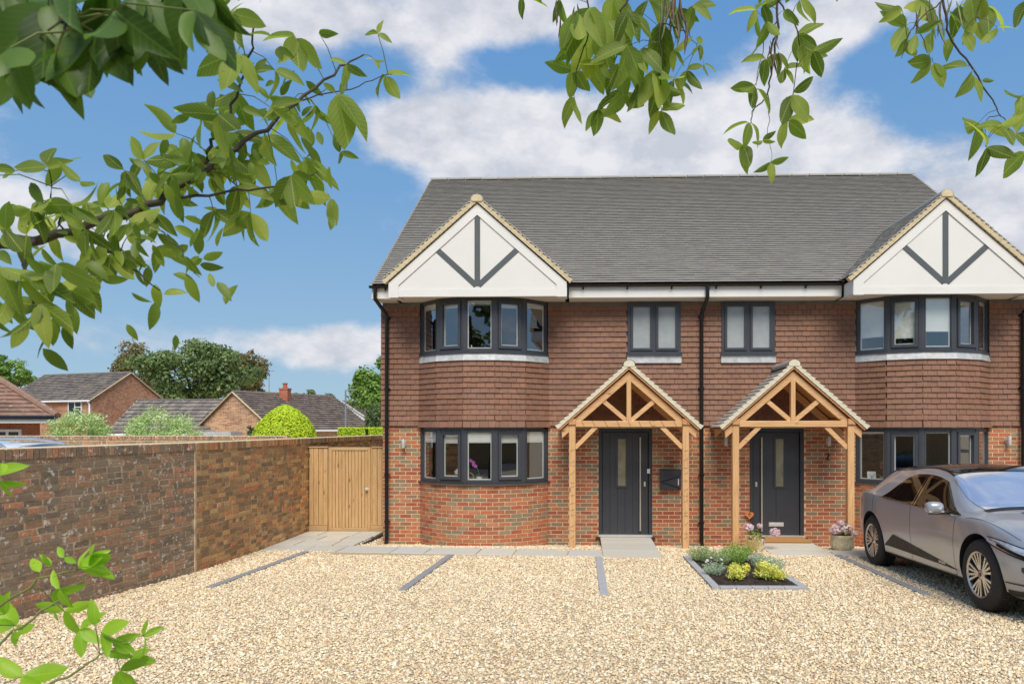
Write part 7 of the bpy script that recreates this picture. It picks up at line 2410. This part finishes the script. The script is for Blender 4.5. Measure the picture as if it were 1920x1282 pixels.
def right_tree():
    base = Vector((2.4, -14.9, .36))
    t = thing('pod_bearing_tree', base, 'tree whose drooping leafy sprays with seed pods hang from the top edge', 'tree')
    top = base + Vector((-.3, .6, 3.9))
    m = MB(); m.tube([base, base + Vector((.05, .1, 1.5)), base + Vector((-.1, .3, 2.9)), top], .12, 10, .06); m.build('trunk', 'bark', t)
    limb_px = [(2100, -330, 2.0), (1900, -190, 2.0), (1760, -150, 2.0), (1460, -130, 2.0), (1240, -120, 1.95), (1080, -90, 1.9)]
    pts = [top] + [at(*q) for q in limb_px]
    m = MB(); m.tube(pts, .03, 8, .01); m.build('limb', 'bark', t)
    fine = MB(); q = random.Random(78)
    for i in range(420):
        k = q.randrange(1, len(pts) - 1); p = pts[k].lerp(pts[k + 1], q.random()) + Vector((q.gauss(0, .07), q.gauss(0, .09), q.gauss(.03, .07)))
        if in_frame(p): continue
        a = R(q.uniform(-140, 60)); L = q.uniform(.045, .075)
        d = (RIGHT * math.cos(a) + UP * math.sin(a) + FWD * q.gauss(0, .4)).normalized(); n = (-FWD + RIGHT * q.gauss(0, .6) + UP * q.gauss(.4, .6)).normalized(); y = n.cross(d).normalized(); n = d.cross(y)
        vs, fs = leaf_shape(L, L * .22, q.uniform(.05, .35), 6, q.uniform(.1, .5)); fine.add([p + d * v[0] + y * v[1] + n * v[2] for v in vs], fs, q.random())
    fine.build('small_leaves', 'small_leaf', t, kind='stuff', smooth=True, attr=True, recalc=False)
    stems = [([(1240, -120, 1.95), (1200, -40, 1.9), (1165, 20, 1.9), (1172, 60, 1.9), (1180, 85, 1.9)], .004, .0012), ([(1080, -90, 1.9), (1100, -20, 1.88), (1105, 60, 1.86), (1085, 130, 1.86), (1075, 180, 1.86)], .003, .001),
             ([(1240, -120, 1.95), (1250, -30, 1.85), (1240, 60, 1.82), (1238, 140, 1.82), (1240, 205, 1.84)], .003, .001), ([(1170, 60, 1.9), (1150, 130, 1.9), (1168, 172, 1.9)], .002, .0008), ([(1240, 40, 1.83), (1290, 60, 1.9), (1308, 90, 1.92)], .0018, .0006),
             ([(1460, -130, 2.0), (1458, 0, 1.95), (1455, 70, 1.95), (1445, 130, 1.95), (1442, 175, 1.95), (1415, 205, 1.95), (1405, 230, 1.95), (1393, 275, 1.95)], .0042, .0007), ([(1458, 0, 1.95), (1490, 40, 1.95), (1498, 85, 1.95), (1488, 175, 1.97), (1478, 228, 1.98)], .0025, .0007), ([(1456, 40, 1.95), (1430, 80, 1.95), (1418, 160, 1.95)], .002, .0007), ([(1442, 175, 1.95), (1440, 240, 1.96), (1446, 305, 1.97)], .0012, .0005),
             ([(1760, -150, 2.0), (1768, 0, 1.9), (1775, 60, 1.9), (1822, 130, 1.9), (1860, 190, 1.92), (1876, 215, 1.92), (1895, 252, 1.92)], .004, .0008), ([(1768, 0, 1.9), (1720, 40, 1.88), (1700, 70, 1.88), (1690, 110, 1.88)], .002, .0007), ([(1900, -190, 2.0), (1850, -40, 1.9), (1830, 40, 1.88)], .0025, .0008), ([(1720, 40, 1.88), (1735, 90, 1.86), (1746, 116, 1.86)], .0014, .0006), ([(1876, 215, 1.92), (1850, 225, 1.9), (1848, 275, 1.9)], .0014, .0006), ([(1900, -190, 2.0), (1990, 60, 1.9), (1940, 200, 1.9), (1922, 260, 1.9)], .003, .001)]
    D = 1.9
    N = [(1105, 15, [-60, -85, -128], 84), (980, -5, [-100], 34), (1118, 60, [-78, -112, -48], 78), (1176, 86, [-60, -92, -160], 72), (1132, 102, [-115, -88], 62), (1238, 42, [-100, -80, -60], 84), (1236, 128, [-120, -55, -85], 68), (1076, 130, [170, -112, -62], 44), (1077, 182, [-115, -70], 46), (1122, 205, [-115, -88, -30], 48), (1170, 172, [-160, -106, -55], 64), (1240, 208, [25, -120, -60], 46), (1262, 95, [-40, -90, 20], 34), (1312, 84, [90, -82, -120], 26), (1288, 132, [18, -60, -110], 36), (1180, 20, [-40, -80, -120], 60), (1150, -10, [-60, -100], 70), (1215, 0, [-70, -110, -30], 62), (1090, 60, [-100, -130], 60), (1205, 90, [-50, -90], 50), (1270, 20, [-30, -75], 42), (1300, 10, [-50, -10, -100], 38), (1262, 150, [-60, -20, -100], 42), (1140, 40, [-140, -70], 66), (1080, 20, [-110, -80], 70), (1200, 150, [-95, -60], 46), (1160, 120, [-80, -45, -120], 60), (1100, 110, [-60, -95], 60), (1320, 120, [-20, -80], 24), (1235, 160, [-75, -40, -110], 50), (1050, 0, [-85, -110], 40),
         (1418, 20, [165, -110, 50], 42), (1430, 72, [122, -125], 42), (1500, 0, [-40, -82], 42), (1495, 66, [-90, -30, 20], 42), (1502, 84, [-75, -102, -22], 48), (1525, 96, [20, -60, -112], 40), (1415, 160, [175, -142, -100], 42), (1420, 166, [-72, -92], 42), (1405, 230, [172, -112], 44), (1408, 230, [-50], 42), (1430, 264, [-150, -18, 32], 22), (1394, 272, [-165, -100, -75], 44), (1487, 174, [40], 46), (1486, 178, [-45, -110], 50), (1478, 227, [5, -55, -110], 48), (1445, 305, [-140, -86, 10], 32), (1440, 40, [-60, -110], 40), (1455, 100, [-40, -120, -80], 36), (1470, 130, [-60, -100, 10], 34), (1435, 110, [-110, 160], 36), (1470, 20, [-70, -30], 36), (1430, 10, [40, -60], 40),
         (1700, 48, [-112, -88, 160], 50), (1700, 74, [-120, -86], 42), (1718, 64, [28, -100], 44), (1746, 60, [-96], 46), (1785, 70, [-116], 42), (1808, 60, [-74], 44), (1850, 12, [-42, -90], 50), (1830, 40, [-62, -120], 46), (1870, 52, [0, -112], 30), (1746, 115, [176, -160, -122], 48), (1750, 118, [-72, -48], 48), (1815, 126, [165], 46), (1822, 140, [-112, -70], 50), (1842, 150, [0], 18), (1835, 230, [-146, -106], 62), (1842, 230, [-46], 50), (1866, 240, [12], 40), (1850, 276, [-95, -22, 100], 52), (1880, 236, [170, -66], 46), (1905, 250, [70, -62], 56), (1922, 285, [-130], 62), (1915, 180, [170, -100], 40), (1800, 10, [-60, -100, -30], 52), (1720, 0, [-80, -120, -40], 50), (1820, -10, [-60, -95, -25], 56), (1690, 15, [170, -140], 44), (1780, 20, [-80, -50], 50), (1930, 0, [-130], 50)]
    N = [(a, b, c, d * 1.14, D + (.05 if 1340 < a < 1600 else 0)) for a, b, c, d in N]
    st, rng = foliage_group(t, stems, N, 'laburnum_leaf', 43, .06)
    pods(t, rng, 1262, 10, 1.9, 14, 16, 62, ('green_pod', 'green_pod', 'dry_pod'))
    pods(t, rng, 1450, 80, 1.93, 9, 6, 40, ('dry_pod',))
    pods(t, rng, 1755, 20, 1.9, 12, 18, 52, ('green_pod', 'dry_pod'))
    pods(t, rng, 1050, 15, 1.88, 5, 14, 52, ('dry_pod', 'green_pod'))
right_tree()

def near_shrub():
    base = Vector((-1.55, -12.35, .36))
    t = thing('lime_shrub', base, 'out-of-focus sprig of bright lime leaves in the lower left corner', 'shrub')
    root = at(-120, 1320, 1.05)
    m = MB(); m.tube([base, base.lerp(root, .6), root], .012, 7, .006); m.build('stem', 'twig_bark', t)
    stems = [([(-120, 1320, 1.05), (-20, 1150, 1.05), (80, 1085, 1.08), (165, 1058, 1.1)], .0028, .0012), ([(-120, 1320, 1.05), (-20, 1215, 1.04), (60, 1160, 1.06), (130, 1110, 1.08), (160, 1078, 1.1)], .0026, .001), ([(-120, 1320, 1.05), (60, 1302, 1.06), (150, 1250, 1.08), (200, 1222, 1.1), (270, 1190, 1.12)], .0026, .001), ([(-120, 1320, 1.05), (-60, 1100, 1.0), (-40, 900, 1.0), (0, 880, 1.0)], .003, .001)]
    N = [(150, 1065, [95, 30, -15], 54), (165, 1058, [62, 25, -30], 60), (95, 1060, [125, 160], 34), (75, 1072, [145], 38), (120, 1045, [130, -20], 28), (112, 1104, [130, -5, -62], 42), (120, 1145, [150, -70, 20], 54), (178, 1172, [82], 50), (190, 1185, [32, -20, -62], 54), (215, 1200, [10, -30], 48), (270, 1192, [85, 18, -62], 34), (245, 1235, [-20, 40], 40), (225, 1256, [-100, -62, 20], 54), (30, 1172, [180, 160, 10], 72), (40, 1268, [150, 0, -40], 76), (20, 1200, [30, 0], 34), (150, 1180, [-30, -70, 60], 50), (100, 1130, [60, -40], 40), (0, 868, [-30], 36), (-5, 886, [2], 52), (0, 902, [-20, -50], 36), (10, 1150, [70, 120], 48), (200, 1222, [70, -10], 44)]
    foliage_group(t, stems, [(a, b, c, d, 1.07) for a, b, c, d in N], 'lime_leaf', 44, .04, 'green_stem', tilt=.6)
near_shrub()
